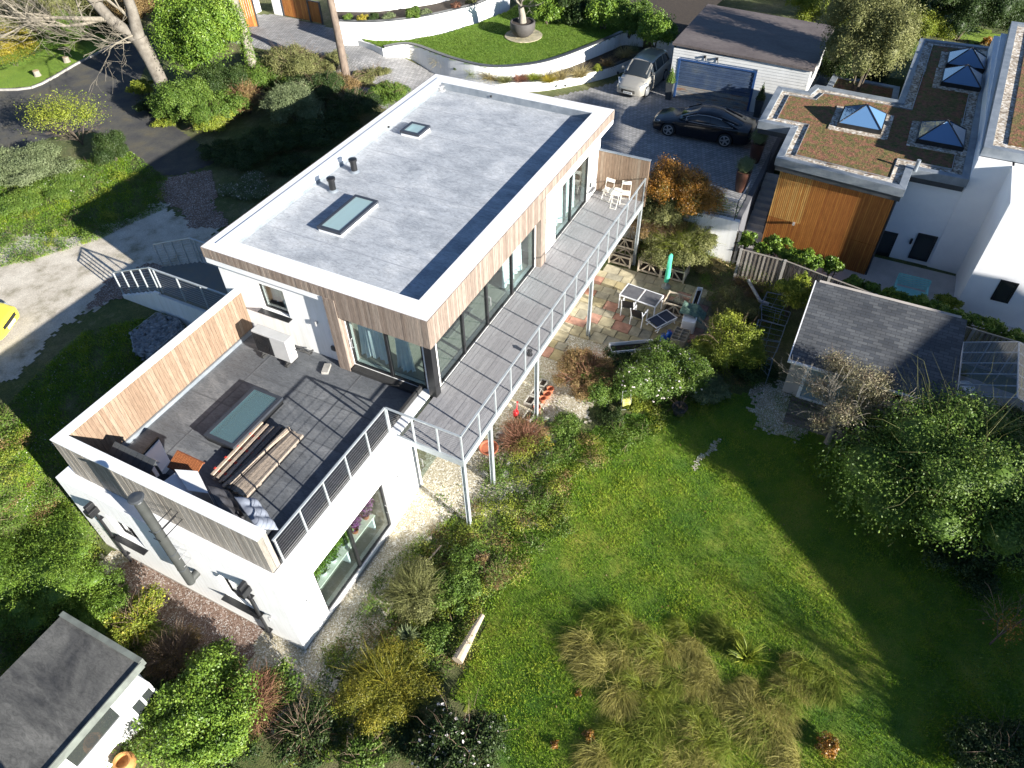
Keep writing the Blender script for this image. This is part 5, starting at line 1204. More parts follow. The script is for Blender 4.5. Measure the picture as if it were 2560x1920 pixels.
for x in np.linspace(x0, x1, 5): m.bar((x, y0, PZ + h / 2 + .1), (x, y1, PZ + h / 2 + .1), .025, h - .2, .6)
for y in np.linspace(y0, y1, 3): m.bar((x0, y, PZ + h / 2 + .105), (x1, y, PZ + h / 2 + .105), .025, h - .2, .3)
m.build('lattice', timberp, lc)
for x in (x0, x1):
    for y in (y0, y1): m = MB(); m.bar((x, y, PZ), (x, y, PZ + .1), .05, .05); m.build('foot', timberp, lc)
bluep = M('blue_bottle', (.01, .08, .36), (.012, .10, .42), 5, .35)
def gasb(label, x, y):
    t = thing('gas_bottle', label, 'gas bottle', (x, y, PZ), 0, 'blue gas bottles'); m = MB(); m.lathe((0, 0, 0), [(.1, 0), (.13, .03), (.13, .36), (.1, .43), (.04, .45), (.04, .5)], 20, capt=True); m.build('bottle_body', bluep, t, smooth=True, world=False)
    m = MB(); m.tube([(.09 * math.cos(a), .09 * math.sin(a), .52) for a in np.linspace(0, 5, 14)], .012, 6); m.bar((.09, 0, .43), (.09, 0, .52), .02, .02); m.bar((-.09, 0, .43), (-.09, 0, .52), .02, .02); m.build('collar', bluep, t, world=False)
    m = MB(); m.box(-.135, -.131, -.05, .05, .16, .28); m.build('sticker', whitetrim, t, world=False)
gasb('blue gas bottle nearer the camera on the patio', 9.1, -4.9); gasb('blue gas bottle nearer the pigeonhole crate', 9.4, -5.05)
rb = thing('raised_bed', 'white sided raised bed half hidden by shrubs at the patio edge', 'raised bed', (7.7, -4.1, PZ))
m = MB(); a, b = Vector((7.18, -3.4, 0)), Vector((8.12, -4.85, 0)); dv = (b - a).normalized(); nv = Vector((dv.y, -dv.x, 0))
if nv.x > 0: nv = nv
for o_ in (0, .5): m.bar(a + nv * -o_ + Vector((0, 0, PZ + .3)), b + nv * -o_ + Vector((0, 0, PZ + .3)), .03, .6)
m.bar(a + Vector((0, 0, PZ + .3)), a - nv * .5 + Vector((0, 0, PZ + .3)), .03, .6).bar(b + Vector((0, 0, PZ + .3)), b - nv * .5 + Vector((0, 0, PZ + .3)), .03, .6); m.build('side_panel', whitetrim, rb)
m = MB(); m.bar(a - nv * .25 + Vector((0, 0, PZ + .25)), b - nv * .25 + Vector((0, 0, PZ + .25)), .46, .4); m.build('bed_soil', soil, rb)
GZ = -3.33
def tpot(label, x, y, r=.13, h=.24):
    t = thing('terracotta_pot', label, 'plant pot', (x, y, H(x, y)), 0, 'empty terracotta pots'); m = MB(); m.lathe((0, 0, 0), [(r * .65, 0), (r * .92, h * .8), (r * 1.08, h * .8), (r * 1.1, h), (r * .98, h), (r * .86, h * .7), (0, h * .6)], 20); m.build('pot', terracotta, t, smooth=True, world=False)
tpot('terracotta pot furthest up the row beside the balcony post', 4.71, -1.9); tpot('second terracotta pot in the row beside the balcony post', 4.41, -1.9, .14); tpot('third terracotta pot in the row beside the balcony post', 4.12, -1.85, .12); tpot('lowest terracotta pot half hidden by the balcony post', 3.62, -1.85)
def trough(label, x, y, sx, sy, h=.22, rz=0.):
    t = thing('stone_trough', label, 'trough', (x, y, H(x, y)), rz, 'weathered stone troughs'); m = MB(); ring(m, [(-sx, -sy), (sx, -sy), (sx, sy), (-sx, sy)], .04, 0, h); m.box(-sx + .04, sx - .04, -sy + .04, sy - .04, 0, .05); m.build('trough_wall', stonem, t, world=False)
    m = MB(); m.box(-sx + .041, sx - .041, -sy + .041, sy - .041, .051, h - .05); m.build('trough_soil', soil, t, world=False)
trough('stone trough at the top of the row near the path slabs', 4.9, -1.5, .2, .15); trough('stone trough second from the top of the row', 4.36, -1.45, .22, .16); trough('stone trough with dark soil beside the lowest terracotta pot', 3.85, -1.45, .22, .17); trough('stone trough with a green seedling next to the red watering can', 3.1, -1.75, .24, .17)
wc = thing('watering_can', 'red plastic watering can on the ground beside the stone troughs', 'watering can', (3.05, -1.25, H(3.05, -1.25)), .3)
redp = M('red_plastic', (.55, .015, .02), (.48, .012, .018), 4, .4)
m = MB(); m.lathe((0, 0, 0), [(.12, 0), (.14, .05), (.13, .22), (.09, .27), (.0, .28)], 20, sy=.8); m.build('can_body', redp, wc, smooth=True, world=False); m = MB(); m.tube([(.1, 0, .08), (.25, 0, .2), (.36, 0, .34)], [.03, .022, .02], 8).lathe((.37, 0, .34), [(.03, 0), (.045, .03)], 10, capt=True); m.build('spout', redp, wc, world=False); m = MB(); m.tube([(-.1, 0, .22), (-.2, 0, .28), (-.16, 0, .12), (-.12, 0, .06)], .015, 8).tube([(.08, 0, .25), (0, 0, .36), (-.08, 0, .27)], .015, 8); m.build('handle', redp, wc, world=False)
hr = thing('hose_reel', 'yellow hose on a grey metal reel at the lawn edge', 'hose reel', (5.2, -4.75, H(5.2, -4.75)), .5)
m = MB()
for sg in (-.17, .17): m.tube([(-.15, sg, 0), (-.1, sg, .4), (-.02, sg * .9, .62), (.05, sg * .9, .8)], .012, 6).tube([(.2, sg, 0), (-.1, sg, .4)], .012, 6)
m.tube([(.05, -.155, .8), (.05, .155, .8)], .012, 6).tube([(-.15, -.17, .01), (-.15, .17, .01)], .012, 6); m.build('reel_frame', steel, hr, world=False)
m = MB()
for i in range(9): y = -.13 + i * .032; m.tube([(.0 + .17 * math.cos(t), y, .28 + .17 * math.sin(t)) for t in np.linspace(0, 2 * PI, 20)], .017, 6, cap=False)
m.build('hose', M('yellow_hose', (.65, .58, .05), (.75, .72, .3), 6, .4), hr, world=False)
bp = thing('black_pot', 'big black plastic pot with bare twigs at the lawn edge', 'plant pot', (5.75, -6.65, H(5.75, -6.65)))
m = MB(); m.lathe((0, 0, 0), [(.2, 0), (.27, .34), (.29, .34), (.29, .37), (.26, .37), (.24, .28), (0, .27)], 24); m.build('pot', M('black_plastic', (.025, .027, .03), (.04, .04, .045), 4, .5), bp, smooth=True, world=False)
m = MB(); rr = random.Random(5)
for i in range(14):
    a = rr.uniform(0, 6.3); r = rr.uniform(.2, .55); m.tube([(0, 0, .27), (r * .4 * math.cos(a), r * .4 * math.sin(a), .5), (r * math.cos(a), r * math.sin(a), .45 + rr.uniform(0, .4))], [.006, .005, .003], 4)
m.build('twigs', TW, bp, world=False)
dl = thing('fallen_log', 'pale barkless log lying between shrubs and lawn', 'log', (-5.2, -3.9, -3.3))
a, b = G(*Z8(925, 720), -3.2), G(*Z8(770, 1000), -3.2); m = MB(); m.tube([a, a + (b - a) * .3 + Vector((0, 0, .02)), a + (b - a) * .65, b], [.07, .10, .14, .17], 12)
m.build('trunk', M('bare_wood', (.50, .42, .32), (.40, .31, .22), 3, .8, .4, 20, fine=.15), dl); m = MB(); p = a + (b - a) * .8; m.tube([p + Vector((0, .12, .05)), p + (b - a) * .08 + Vector((0, .13, .1))], [.05, .04], 8); m.build('knot_hole', barkd, dl)
a, b = G(*Z8(672, 292), -3.45), G(*Z8(487, 503), -3.4); m = MB(); m.bar(a, a + (b - a) * .48, .05, .04, .8).bar(a + (b - a) * .5, b, .05, .04, .75); solo(m, 'timber_edging', timber, 'thin pale timber edging between gravel and heather', 'edging')
m = MB(); m.box(-1.3, .12, -.38, .16, -3.6, -3.36); m.box(-1.28, .1, -.36, .14, -3.36, -3.33); solo(m, 'door_step', stonem, 'wide stone step below the narrow lower glass door', 'step', bevel=.01)
for k_, (x0, x1) in enumerate(((-.78, -.15), (-1.45, -.82))): m = MB(); m.box(x0, x1, -1.5, -1.12, -3.6, -3.46 - .03 * k_); solo(m, 'stepping_slab', stonem, ['grey slab in the gravel nearer the balcony post', 'grey slab in the gravel just left of the first slab'][k_], 'slab', 'stepping slabs', bevel=.01)
for k_, c in enumerate([(2135, 960), (2105, 1080), (2060, 1150)]):
    p = G(*Z7(*c), -3.55); m = MB(); m.obb(p + Vector((0, 0, .03)), (.22, .03, 0), (-.01, .09, 0), (0, 0, .04)); solo(m, 'edging_stone', stonem, ['long edging stone at the gravel end, nearest the house corner', 'middle edging stone at the gravel end', 'smallest edging stone at the gravel end'][k_], 'stone', 'edging stones', bevel=.01)
rr = random.Random(9)
stones = [GD(25, 1465), GD(470, 1230), Z5(1020, 1180), Z5(1060, 1400), Z5(1010, 1240), Z5(1035, 1150), Z5(935, 1400), Z5(1080, 1340), Z8(595, 235), GD(460, 850), GD(90, 480)]
for k_, c in enumerate(stones):
    p = G(*c, -3.35); p.z = H(p.x, p.y); m = MB(); m.rock(p + Vector((0, 0, .05)), rr.uniform(.09, .17), k_); o = solo(m, 'stone', stonem, 'rounded pale stone in the border below the balcony posts', 'stone', 'loose pale border stones', smooth=True)
# basket planter under the balcony
tpot('wide low terracotta bowl between the balcony posts', 1.1, -1.15, .32, .2)

# ------------------------------------------------------------------ fence with concrete posts
fpts = [(15.75, -4.7), (15.8, -6.05), (14.58, -6.4), (14.55, -8.28), (14.15, -10.15), (13.78, -12.0), (13.45, -13.85), (13.2, -15.6), (13.1, -17.4), (13.0, -19.2)]
fn = thing('board_fence', 'weathered vertical board fence with concrete posts along the neighbour boundary', 'fence', (14.2, -11, -3.3))
rd = random.Random(21)
for i, (a, b) in enumerate(zip(fpts, fpts[1:])):
    if i == 1: continue
    a, b = Vector((*a, 0)), Vector((*b, 0)); d = (b - a); n = int(d.length / .088); m = MB(); nv = Vector((d.y, -d.x, 0)).normalized() * .012
    for k_ in range(n): p = a + d * ((k_ + .5) / n) + nv * (1 if k_ % 2 else -1); m.bar(p + Vector((0, 0, -3.15)), p + Vector((0, 0, -1.66 + (0 if i else .0))), .082 if k_ % 2 else .05, .016, rd.random() * (.9 if k_ % 2 else .35), up=nv.normalized())
    m.build('board_panel', fencew, fn)
    m = MB(); m.bar(a + Vector((0, 0, -1.63)), b + Vector((0, 0, -1.63)), .07, .03, .6); m.build('capping_rail', fencew, fn)
    m = MB(); m.bar(a + Vector((0, 0, -3.28)), b + Vector((0, 0, -3.28)), .05, .26); m.build('gravel_board', concrete, fn)
for a in fpts: m = MB(); m.bar((*a, -3.5), (*a, -1.6), .11, .11); m.build('post', concrete, fn)
# turquoise bench
be = thing('turquoise_bench', 'turquoise slatted garden bench against the white wall', 'bench', (16.4, -13.4, -3.24))
tq = M('turquoise_paint', (.22, .55, .55), (.28, .62, .60), 3, .5)
m = MB()
for i in range(6): m.box(16.1 + i * .08, 16.165 + i * .08, -14.02, -12.78, -2.84, -2.815)
m.build('seat', tq, be); m = MB()
for i in range(6): z = -2.74 + i * .085; m.box(16.6 + i * .015, 16.62 + i * .015, -14.02, -12.78, z, z + .062)
m.build('backrest', tq, be)
for y in (-14.03, -12.79):
    for x, z in ((16.12, -2.6), (16.62, -2.3)): m = MB(); m.bar((x, y, -3.24), (x + (.06 if x > 16.4 else 0), y, z), .06, .06); m.build('leg', tq, be)
    m = MB(); m.bar((16.08, y, -2.6), (16.64, y, -2.6), .08, .04); m.build('armrest', tq, be)
# ------------------------------------------------------------------ slate roofed shed
sd = thing('garden_shed', 'cream garden shed with grey slate shingle roof beside the lawn', 'shed', (10.5, -12.5, -3.35))
m = MB(); m.prism([(8.55, -9.82), (12.7, -9.82), (12.7, -14.9), (8.55, -14.9)], [-3.4] * 4, [-1.55, -.85, -.85, -1.55]); m.build('wall', M('cream_boards', (.42, .38, .34), (.36, .33, .30), 2, .7), sd)
m = MB(); m.prism([(8.3, -9.7), (12.35, -9.7), (12.35, -15.05), (8.3, -15.05)], [-1.42, -.76, -.76, -1.42], [-1.37, -.71, -.71, -1.37]); m.build('roof', slate, sd)
m = MB(); m.hexa([(8.28, -9.7, -1.5), (12.36, -9.7, -.84), (12.36, -9.66, -.84), (8.28, -9.66, -1.5), (8.28, -9.7, -1.35), (12.36, -9.7, -.69), (12.36, -9.66, -.69), (8.28, -9.66, -1.35)]); m.box(8.2, 8.3, -15.05, -9.66, -1.5, -1.42); m.build('bargeboard', whitetrim, sd)
m = MB(); frame_rect(m, 0, 8.46, .09, -12.1, -10.35, -3.3, -1.62, .12); m.box(8.46, 8.55, -11.28, -11.2, -3.18, -1.74); dd = m.build('door', whitetrim, sd); m = MB(); m.box(8.5, 8.545, -12.0, -10.45, -3.2, -1.72); m.build('pane', M('blueish_glass', (.16, .24, .28), (.20, .28, .32), 1, .15), dd)
m = MB(); frame_rect(m, 0, 8.46, .09, -14.5, -13.2, -2.7, -1.62, .09); wnd = m.build('window', whitetrim, sd); m = MB(); m.box(8.5, 8.545, -14.42, -13.28, -2.62, -1.7); m.build('pane', skyglassd, wnd)
m = MB(); 
for i in range(9): m.box(7.0 + i * .16, 7.15 + i * .16, -12.8, -10.2, -3.4, -3.24, rd.random() * .4)
solo(m, 'shed_deck', fencew, 'dark timber deck in front of the garden shed doors', 'deck')
# ------------------------------------------------------------------ greenhouse
ghs = thing('greenhouse', 'aluminium greenhouse with dusty panes behind the shed', 'greenhouse', (11, -16.7, -3.3))
gx = [9.5, 12.6]; gy = [-15.35, -18.6]; ze, zr = -1.9, -1.25; ym = -16.95
alum = M('aluminium', (.50, .52, .55), (.42, .44, .47), 4, .4, metal=.3)
m = MB()
for x in np.linspace(gx[0], gx[1], 6):
    m.bar((x, gy[0], ze), (x, ym, zr), .035, .035).bar((x, gy[1], ze), (x, ym, zr), .035, .035).bar((x, gy[0], -3.3), (x, gy[0], ze), .035, .035).bar((x, gy[1], -3.3), (x, gy[1], ze), .035, .035)
for y, z in ((gy[0], ze), (gy[1], ze), (ym, zr), (gy[0], -3.25), (gy[1], -3.25)): m.bar((gx[0], y, z), (gx[1], y, z), .05, .05)
for x in gx:
    for y in np.linspace(gy[0], gy[1], 5): zt_ = ze + (zr - ze) * (1 - abs(y - ym) / (gy[0] - ym)) if abs(y - ym) < 1.6 else ze; m.bar((x, y, -3.3), (x, y, zt_), .035, .035)
m.build('frame', alum, ghs)
dusty = MG('dusty_glass', (.82, .86, .88), .05, .12)
for nm, q in (('roof_pane', [(gx[0], gy[0], ze), (gx[1], gy[0], ze), (gx[1], ym, zr), (gx[0], ym, zr)]), ('roof_pane', [(gx[0], ym, zr), (gx[1], ym, zr), (gx[1], gy[1], ze), (gx[0], gy[1], ze)]), ('wall_pane', [(gx[0], gy[0], -3.3), (gx[0], gy[1], -3.3), (gx[0], gy[1], ze), (gx[0], gy[0], ze)]), ('wall_pane', [(gx[0], gy[1], -3.3), (gx[1], gy[1], -3.3), (gx[1], gy[1], ze), (gx[0], gy[1], ze)])):
    m = MB(); m.quad(*[Vector(p) + Vector((0, 0, .03)) for p in q]); m.build(nm, dusty, ghs)
for k_, (x, y, mt, lb) in enumerate(((10.4, -16.0, terracotta, 'terracotta tub inside the greenhouse'), (11.3, -15.9, plastic_w, 'white tub inside the greenhouse'), (10.2, -17.3, stonem, 'stone pot near the greenhouse door'))):
    m = MB(); m.lathe((x, y, -3.3), [(.2, 0), (.26, .5), (.28, .5), (.26, .45), (0, .42)], 18); solo(m, 'tub', mt, lb, 'tub', smooth=True)
m = MB(); m.box(9.7, 12.4, -18.4, -15.5, -3.36, -3.28); tag(m.build('greenhouse_floor', concrete), kind='structure')
# metal bed frames leaning flat by the fence
steelb = M('bluegrey_steel', (.16, .21, .27), (.20, .25, .31), 5, .4)
bf = [[Z6(635, 270), Z6(775, 300), Z6(720, 395), Z6(590, 360)], [Z6(600, 345), Z6(778, 395), Z6(745, 480), Z6(600, 440)], [Z6(580, 440), Z6(745, 482), Z6(712, 575), Z6(560, 540)], [Z6(560, 555), Z6(712, 580), Z6(668, 680), Z6(540, 640)], [Z6(600, 670), Z6(668, 690), Z6(640, 785), Z6(600, 740)]]
for k_, q in enumerate(bf):
    P_ = [G(*c, -2.62 - .05 * k_) for c in q]; t = thing('metal_frame', ['steel tube frame furthest up beside the fence', 'second steel tube frame from the fence end', 'middle steel tube frame beside the shed', 'fourth steel tube frame towards the lawn', 'steel tube frame nearest the lawn beside the shed'][k_], 'frame', P_[0], 0, 'blue grey steel tube frames')
    m = MB(); m.tube(P_ + [P_[0]], .02, 6); m.build('tube_frame', steelb, t); m = MB()
    for f in (.33, .66): m.tube([P_[0] + (P_[3] - P_[0]) * f, P_[1] + (P_[2] - P_[1]) * f], .008, 5)
    m.tube([(P_[0] + P_[1]) / 2, (P_[3] + P_[2]) / 2], .008, 5)
    m.build('cross_wire', steelb, t); m = MB()
    for p in P_: m.bar(p, (p.x, p.y, -3.35), .03, .03)
    m.build('leg', steelb, t)
a, b = G(*SH(0, 290), -2.9), G(*SH(120, 330), -2.9); m = MB(); m.tube([a + Vector((1.2, .8, 0)), a, b], .07, 10); solo(m, 'drain_pipe', alum, 'grey pipe lying by the fence above the steel frames', 'pipe')

# ------------------------------------------------------------------ flat roofed building bottom left
bl = thing('flat_roof_bungalow', 'white flat roofed building with stained grey felt roof at the bottom left', 'building', (-12, 4, -3.6))
bx0, bx1, by0, by1 = -17.5, -10.43, 2.72, 5.66
m = MB(); wall(m, 1, by0 + .2, .25, bx0, bx1 - .1, -3.9, -1.3, [(-12.9, -11.4, -2.55, -1.55), (-14.4, -13.2, -2.6, -1.6)]); wall(m, 0, bx1 - .1, -.25, by0 + .45, by1, -3.9, -1.3); m.box(bx0, bx1 - .1, by1 - .2, by1, -3.9, -1.3); m.build('wall', white, bl)
m = MB(); m.prism([(bx0, by0), (bx1, by0), (bx1 + .02, by1), (bx0, by1)], -1.3, -1.2); m.build('roof', felt2, bl)
m = MB(); m.box(bx0, bx1 + .05, by0 - .03, by0, -1.42, -1.14).box(bx1, bx1 + .14, by0, by1, -1.4, -1.12); m.build('roof_edge', M('mossy_felt_edge', (.16, .18, .16), (.10, .11, .10), 3, .9), bl)
for h in ((-12.9, -11.4, -2.55, -1.55), (-14.4, -13.2, -2.6, -1.6)):
    f = MB(); frame_rect(f, 1, by0 + .24, .08, *h, .07); fr = f.build('window', whitetrim, bl); g_ = MB(); g_.box(h[0] + .06, h[1] - .06, by0 + .27, by0 + .28, h[2] + .06, h[3] - .06); g_.build('pane', skyglassd, fr)
f = MB(); f.box(-11.35, -10.6, by0 - .28, by0 + .2, -2.55, -1.62).box(-11.4, -10.55, by0 - .36, by0 + .2, -2.62, -2.55); by_ = f.build('bay_window', whitetrim, bl); g_ = MB(); g_.box(-11.25, -11.0, by0 - .3, by0 - .285, -2.4, -1.78).box(-10.93, -10.68, by0 - .3, by0 - .285, -2.4, -1.78); g_.build('pane', skyglassd, by_)
f = MB(); f.tube([(-13.4, by0 + .18, -1.75), (-13.4, by0 - .05, -1.68), (-13.4, by0 - .14, -1.8)], .015, 6); f.lathe((-13.4, by0 - .14, -1.98), [(.06, 0), (.1, .1), (.03, .18)], 14, capt=True); f.build('wall_lamp', steel, bl)
t = thing('clay_urn', 'round clay urn with dark opening beside the white building', 'urn', G(*Z7(790, 1650), -3.5)); q = G(*Z7(790, 1650), -3.5); m = MB(); m.lathe(q, [(.14, 0), (.26, .15), (.28, .3), (.2, .42), (.22, .46), (.17, .45), (.15, .35), (0, .3)], 22); m.build('urn_body', M('ochre_clay', (.45, .22, .07), (.36, .16, .05), 4, .8), t, smooth=True)
m = MB(); m.box(-19, -14.2, 5.3, 9, -3.6, -.9); nb = thing('tiled_house', 'house with terracotta tiles cut by the bottom left corner', 'house', (-15, 2, -3.6)); m = MB(); m.box(-22, -15.2, -1.5, 1.9, -3.6, .6); m.build('wall', white, nb)
m = MB(); m.prism([(-22, -1.9), (-14.95, -1.9), (-14.95, 2.15), (-22, 2.15)], [.55] * 4, [.65, .65, 1.6, 1.6]); m.build('roof', terracotta, nb)
# ------------------------------------------------------------------ gabion, stumps and planters
gb = thing('gabion', 'wire basket wall of grey stones below the outside stair', 'gabion', (-1.6, 9.6, -3)); q = [G(*Z4(*c), -.98) for c in [(800, 520), (960, 395), (1100, 440), (1120, 490), (930, 650), (830, 640)]]
m = MB(); P2 = [(p.x, p.y) for p in q]; rr = random.Random(3)
m.prism(inset(P2, .1), -3.4, -1.1)
xs = [p[0] for p in P2]; ys = [p[1] for p in P2]
for _ in range(900):
    x, y = rr.uniform(min(xs), max(xs)), rr.uniform(min(ys), max(ys))
    if inpoly(np.array(x), np.array(y), P2): m.rock((x, y, -1.05 + rr.uniform(-.03, .05)), rr.uniform(.05, .1), rr.randint(0, 999), .7, rr.random())
for i in range(len(P2)):
    a, b = Vector((*P2[i], 0)), Vector((*P2[(i + 1) % len(P2)], 0))
    for _ in range(int((b - a).length * 60)): p = a + (b - a) * rr.random(); m.rock((p.x, p.y, rr.uniform(-2.9, -1.05)), rr.uniform(.05, .1), rr.randint(0, 999), .8, rr.random())
m.build('stone_fill', MT('grey_gabion_stone', [(0, (.14, .15, .16)), (1, (.30, .31, .32))], .9), gb)
m = MB()
for i in range(len(P2)):
    a, b = Vector((*P2[i], -.97)), Vector((*P2[(i + 1) % len(P2)], -.97)); m.bar(a, b, .01, .01)
m.build('wire_mesh', steel, gb)
for k_, (c, lb) in enumerate(((Z1(235, 470), 'sawn tree stump on the verge nearer the kerb'), (Z1(415, 385), 'sawn tree stump on the verge in the tree shadow'))):
    q = G(*c, UP); t = thing('tree_stump', lb, 'stump', q, 0, 'sawn stumps on the verge'); m = MB(); m.lathe(q, [(.24, 0), (.19, .12), (.18, .36)], 14, capt=False); m.build('bark', bark, t, smooth=True); m = MB(); m.lathe(q, [(0, .362), (.18, .36)], 14, capb=False); m.build('cut_face', M('cut_wood%d' % k_, (.45, .33, .2), (.38, .27, .16), 6, .8), t)
def square_planter(label, q, h, r):
    t = thing('square_planter', label, 'planter', q, 0, 'tapered square planters by the garage door'); m = MB(); m.hexa([q + Vector(v) for v in ((-r * .7, -r * .7, 0), (r * .7, -r * .7, 0), (r * .7, r * .7, 0), (-r * .7, r * .7, 0), (-r, -r, h), (r, -r, h), (r, r, h), (-r, r, h))]); m.build('planter_box', anthr, t); return t
square_planter('tall dark square planter left of the blue garage door', Vector((26.25, .78, UP)), .95, .21); square_planter('tall dark square planter right of the blue garage door', Vector((26.15, -4.15, UP)), .95, .21)
def tall_pot(label, q):
    t = thing('tall_pot', label, 'planter', q, 0, 'tall brown pots by the steps'); m = MB(); m.lathe(q, [(.2, 0), (.26, .25), (.31, .7), (.33, 1.0), (.36, 1.05), (.28, 1.05), (.26, .95), (0, .93)], 22); m.build('pot', M('dark_glazed_pot' + label[:5], (.10, .045, .03), (.07, .03, .02), 3, .35), t, smooth=True); return t
tall_pot('tall brown pot with clipped ball nearer the driveway railing', Vector((18.35, -5.25, UP))); tall_pot('tall brown pot with clipped ball nearer the parked coupe', Vector((21.3, -5.2, UP)))
# houses and ground beyond the right hand edge that shade the lawn
oh = thing('next_door_house', 'neighbouring house beyond the right edge of the picture', 'house', (5, -34, -3.3))
m = MB(); m.box(-3, 12.2, -38, -30, -3.4, 1.0); m.build('wall', white, oh); m = MB(); m.hexa([(-5.6, -38.3, .9), (12.6, -38.3, .9), (12.6, -29.7, .9), (-5.6, -29.7, .9), (.6, -34.2, 4.6), (12, -34.2, 4.6), (12, -30.2, 4.4), (.3, -30.2, 4.3)]); m.build('roof', slate, oh)

# ------------------------------------------------------------------ vegetation
def unit(v): return v / (np.linalg.norm(v, axis=-1, keepdims=True) + 1e-9)
def leaf_quads(P, N, leaf, asp, r):
    n = len(P); T = unit(np.cross(N, r.normal(size=(n, 3)))); Bt = np.cross(N, T)
    s_ = leaf * r.uniform(.65, 1.3, (n, 1)); a = T * s_ / 2; b = Bt * s_ * asp / 2
    V = np.stack([P - a, P + b + N * s_ * .08, P + a, P - b + N * s_ * .08], 1).reshape(-1, 3)
    F = np.arange(4 * n).reshape(-1, 4); return V, F
def cloud(blobs, n, leaf, r, asp=.55, shell=.14, low=-.45):
    Bb = np.array(blobs, float); w_ = (Bb[:, 3] * Bb[:, 4]) ** .8; idx = r.choice(len(Bb), n, p=w_ / w_.sum()); b = Bb[idx]
    d = unit(r.normal(size=(n, 3))); d[:, 2] = np.where(d[:, 2] < low, -d[:, 2], d[:, 2])
    f = 1 - np.abs(r.normal(0, shell * 1.3, n)); f = np.where(r.random(n) < .2, r.uniform(1.0, 1.25, n), f)
    lump = 1 + .2 * np.sin(d[:, 0] * 5 + idx) * np.sin(d[:, 1] * 6 + idx * 2) + .08 * np.sin(d[:, 2] * 11 + d[:, 0] * 7 + idx)
    P = b[:, :3] + d * b[:, 3:6] * (f * lump)[:, None]
    N = unit(d * .75 + r.normal(0, .6, (n, 3)) + np.array([0, 0, .25]))
    t = .5 + r.normal(0, .17, n) + .18 * np.sin(P[:, 0] * 5.1 + P[:, 2] * 4) * np.sin(P[:, 1] * 4.3 + 1) + .12 * np.sin(idx * 2.4)
    V, F = leaf_quads(P, N, leaf, asp, r); return V, F, np.clip(t, 0, 1)
def cores(blobs, sc_=.74, seed=0):
    Vs, Fs, k = [], [], 0; n, m_ = 12, 7
    for i, b in enumerate(blobs):
        th = np.linspace(0.05, PI - .05, m_)[:, None]; ph = np.linspace(0, 2 * PI, n, endpoint=False)[None]
        q = sc_ * (1 + .12 * np.sin(3 * ph + i) * np.sin(2 * th + i))
        V = np.stack([b[0] + b[3] * q * np.sin(th) * np.cos(ph), b[1] + b[4] * q * np.sin(th) * np.sin(ph), b[2] + b[5] * q * np.cos(th)], -1).reshape(-1, 3)
        for a in range(m_ - 1):
            for c in range(n): Fs.append((k + a * n + c, k + (a + 1) * n + c, k + (a + 1) * n + (c + 1) % n, k + a * n + (c + 1) % n))
        Vs.append(V); k += len(V)
    return np.concatenate(Vs), np.array(Fs)
def strips(P0, D, L, w0, droop, seg, r, curl=.15):
    """thin tapering ribbons: twigs, grass blades"""
    n = len(P0); pts = [P0]; d = D.copy(); p = P0.copy()
    for s_ in range(seg):
        d = unit(d + np.array([0, 0, -1]) * droop / seg + r.normal(0, curl / seg ** .5, (n, 3))); p = p + d * (L / seg)[:, None]; pts.append(p)
    side = unit(np.cross(D, r.normal(size=(n, 3)))); Vs = []
    for s_, q in enumerate(pts):
        w_ = w0 * (1 - s_ / seg * .85); Vs += [q - side * w_ / 2, q + side * w_ / 2]
    V = np.stack(Vs, 1).reshape(-1, 3); k = 2 * (seg + 1); base = np.arange(n)[:, None] * k; Fs = []
    for s_ in range(seg): Fs.append(base + np.array([[2 * s_, 2 * s_ + 1, 2 * s_ + 3, 2 * s_ + 2]]))
    return V, np.stack(Fs, 1).reshape(-1, 4), np.repeat(np.clip(.5 + r.normal(0, .22, n), 0, 1), seg)
def join(parts):
    Vs, Fs, Ts, k = [], [], [], 0
    for V, F, T in parts: Vs.append(V); Fs.append(F + k); Ts.append(T); k += len(V)
    return np.concatenate(Vs), np.concatenate(Fs), np.concatenate(Ts)
SEED = [100]
def rad_at(px, py, z, rpx):
    p = G(px, py, z); return rpx * (Vector(CP) - p).length / FP
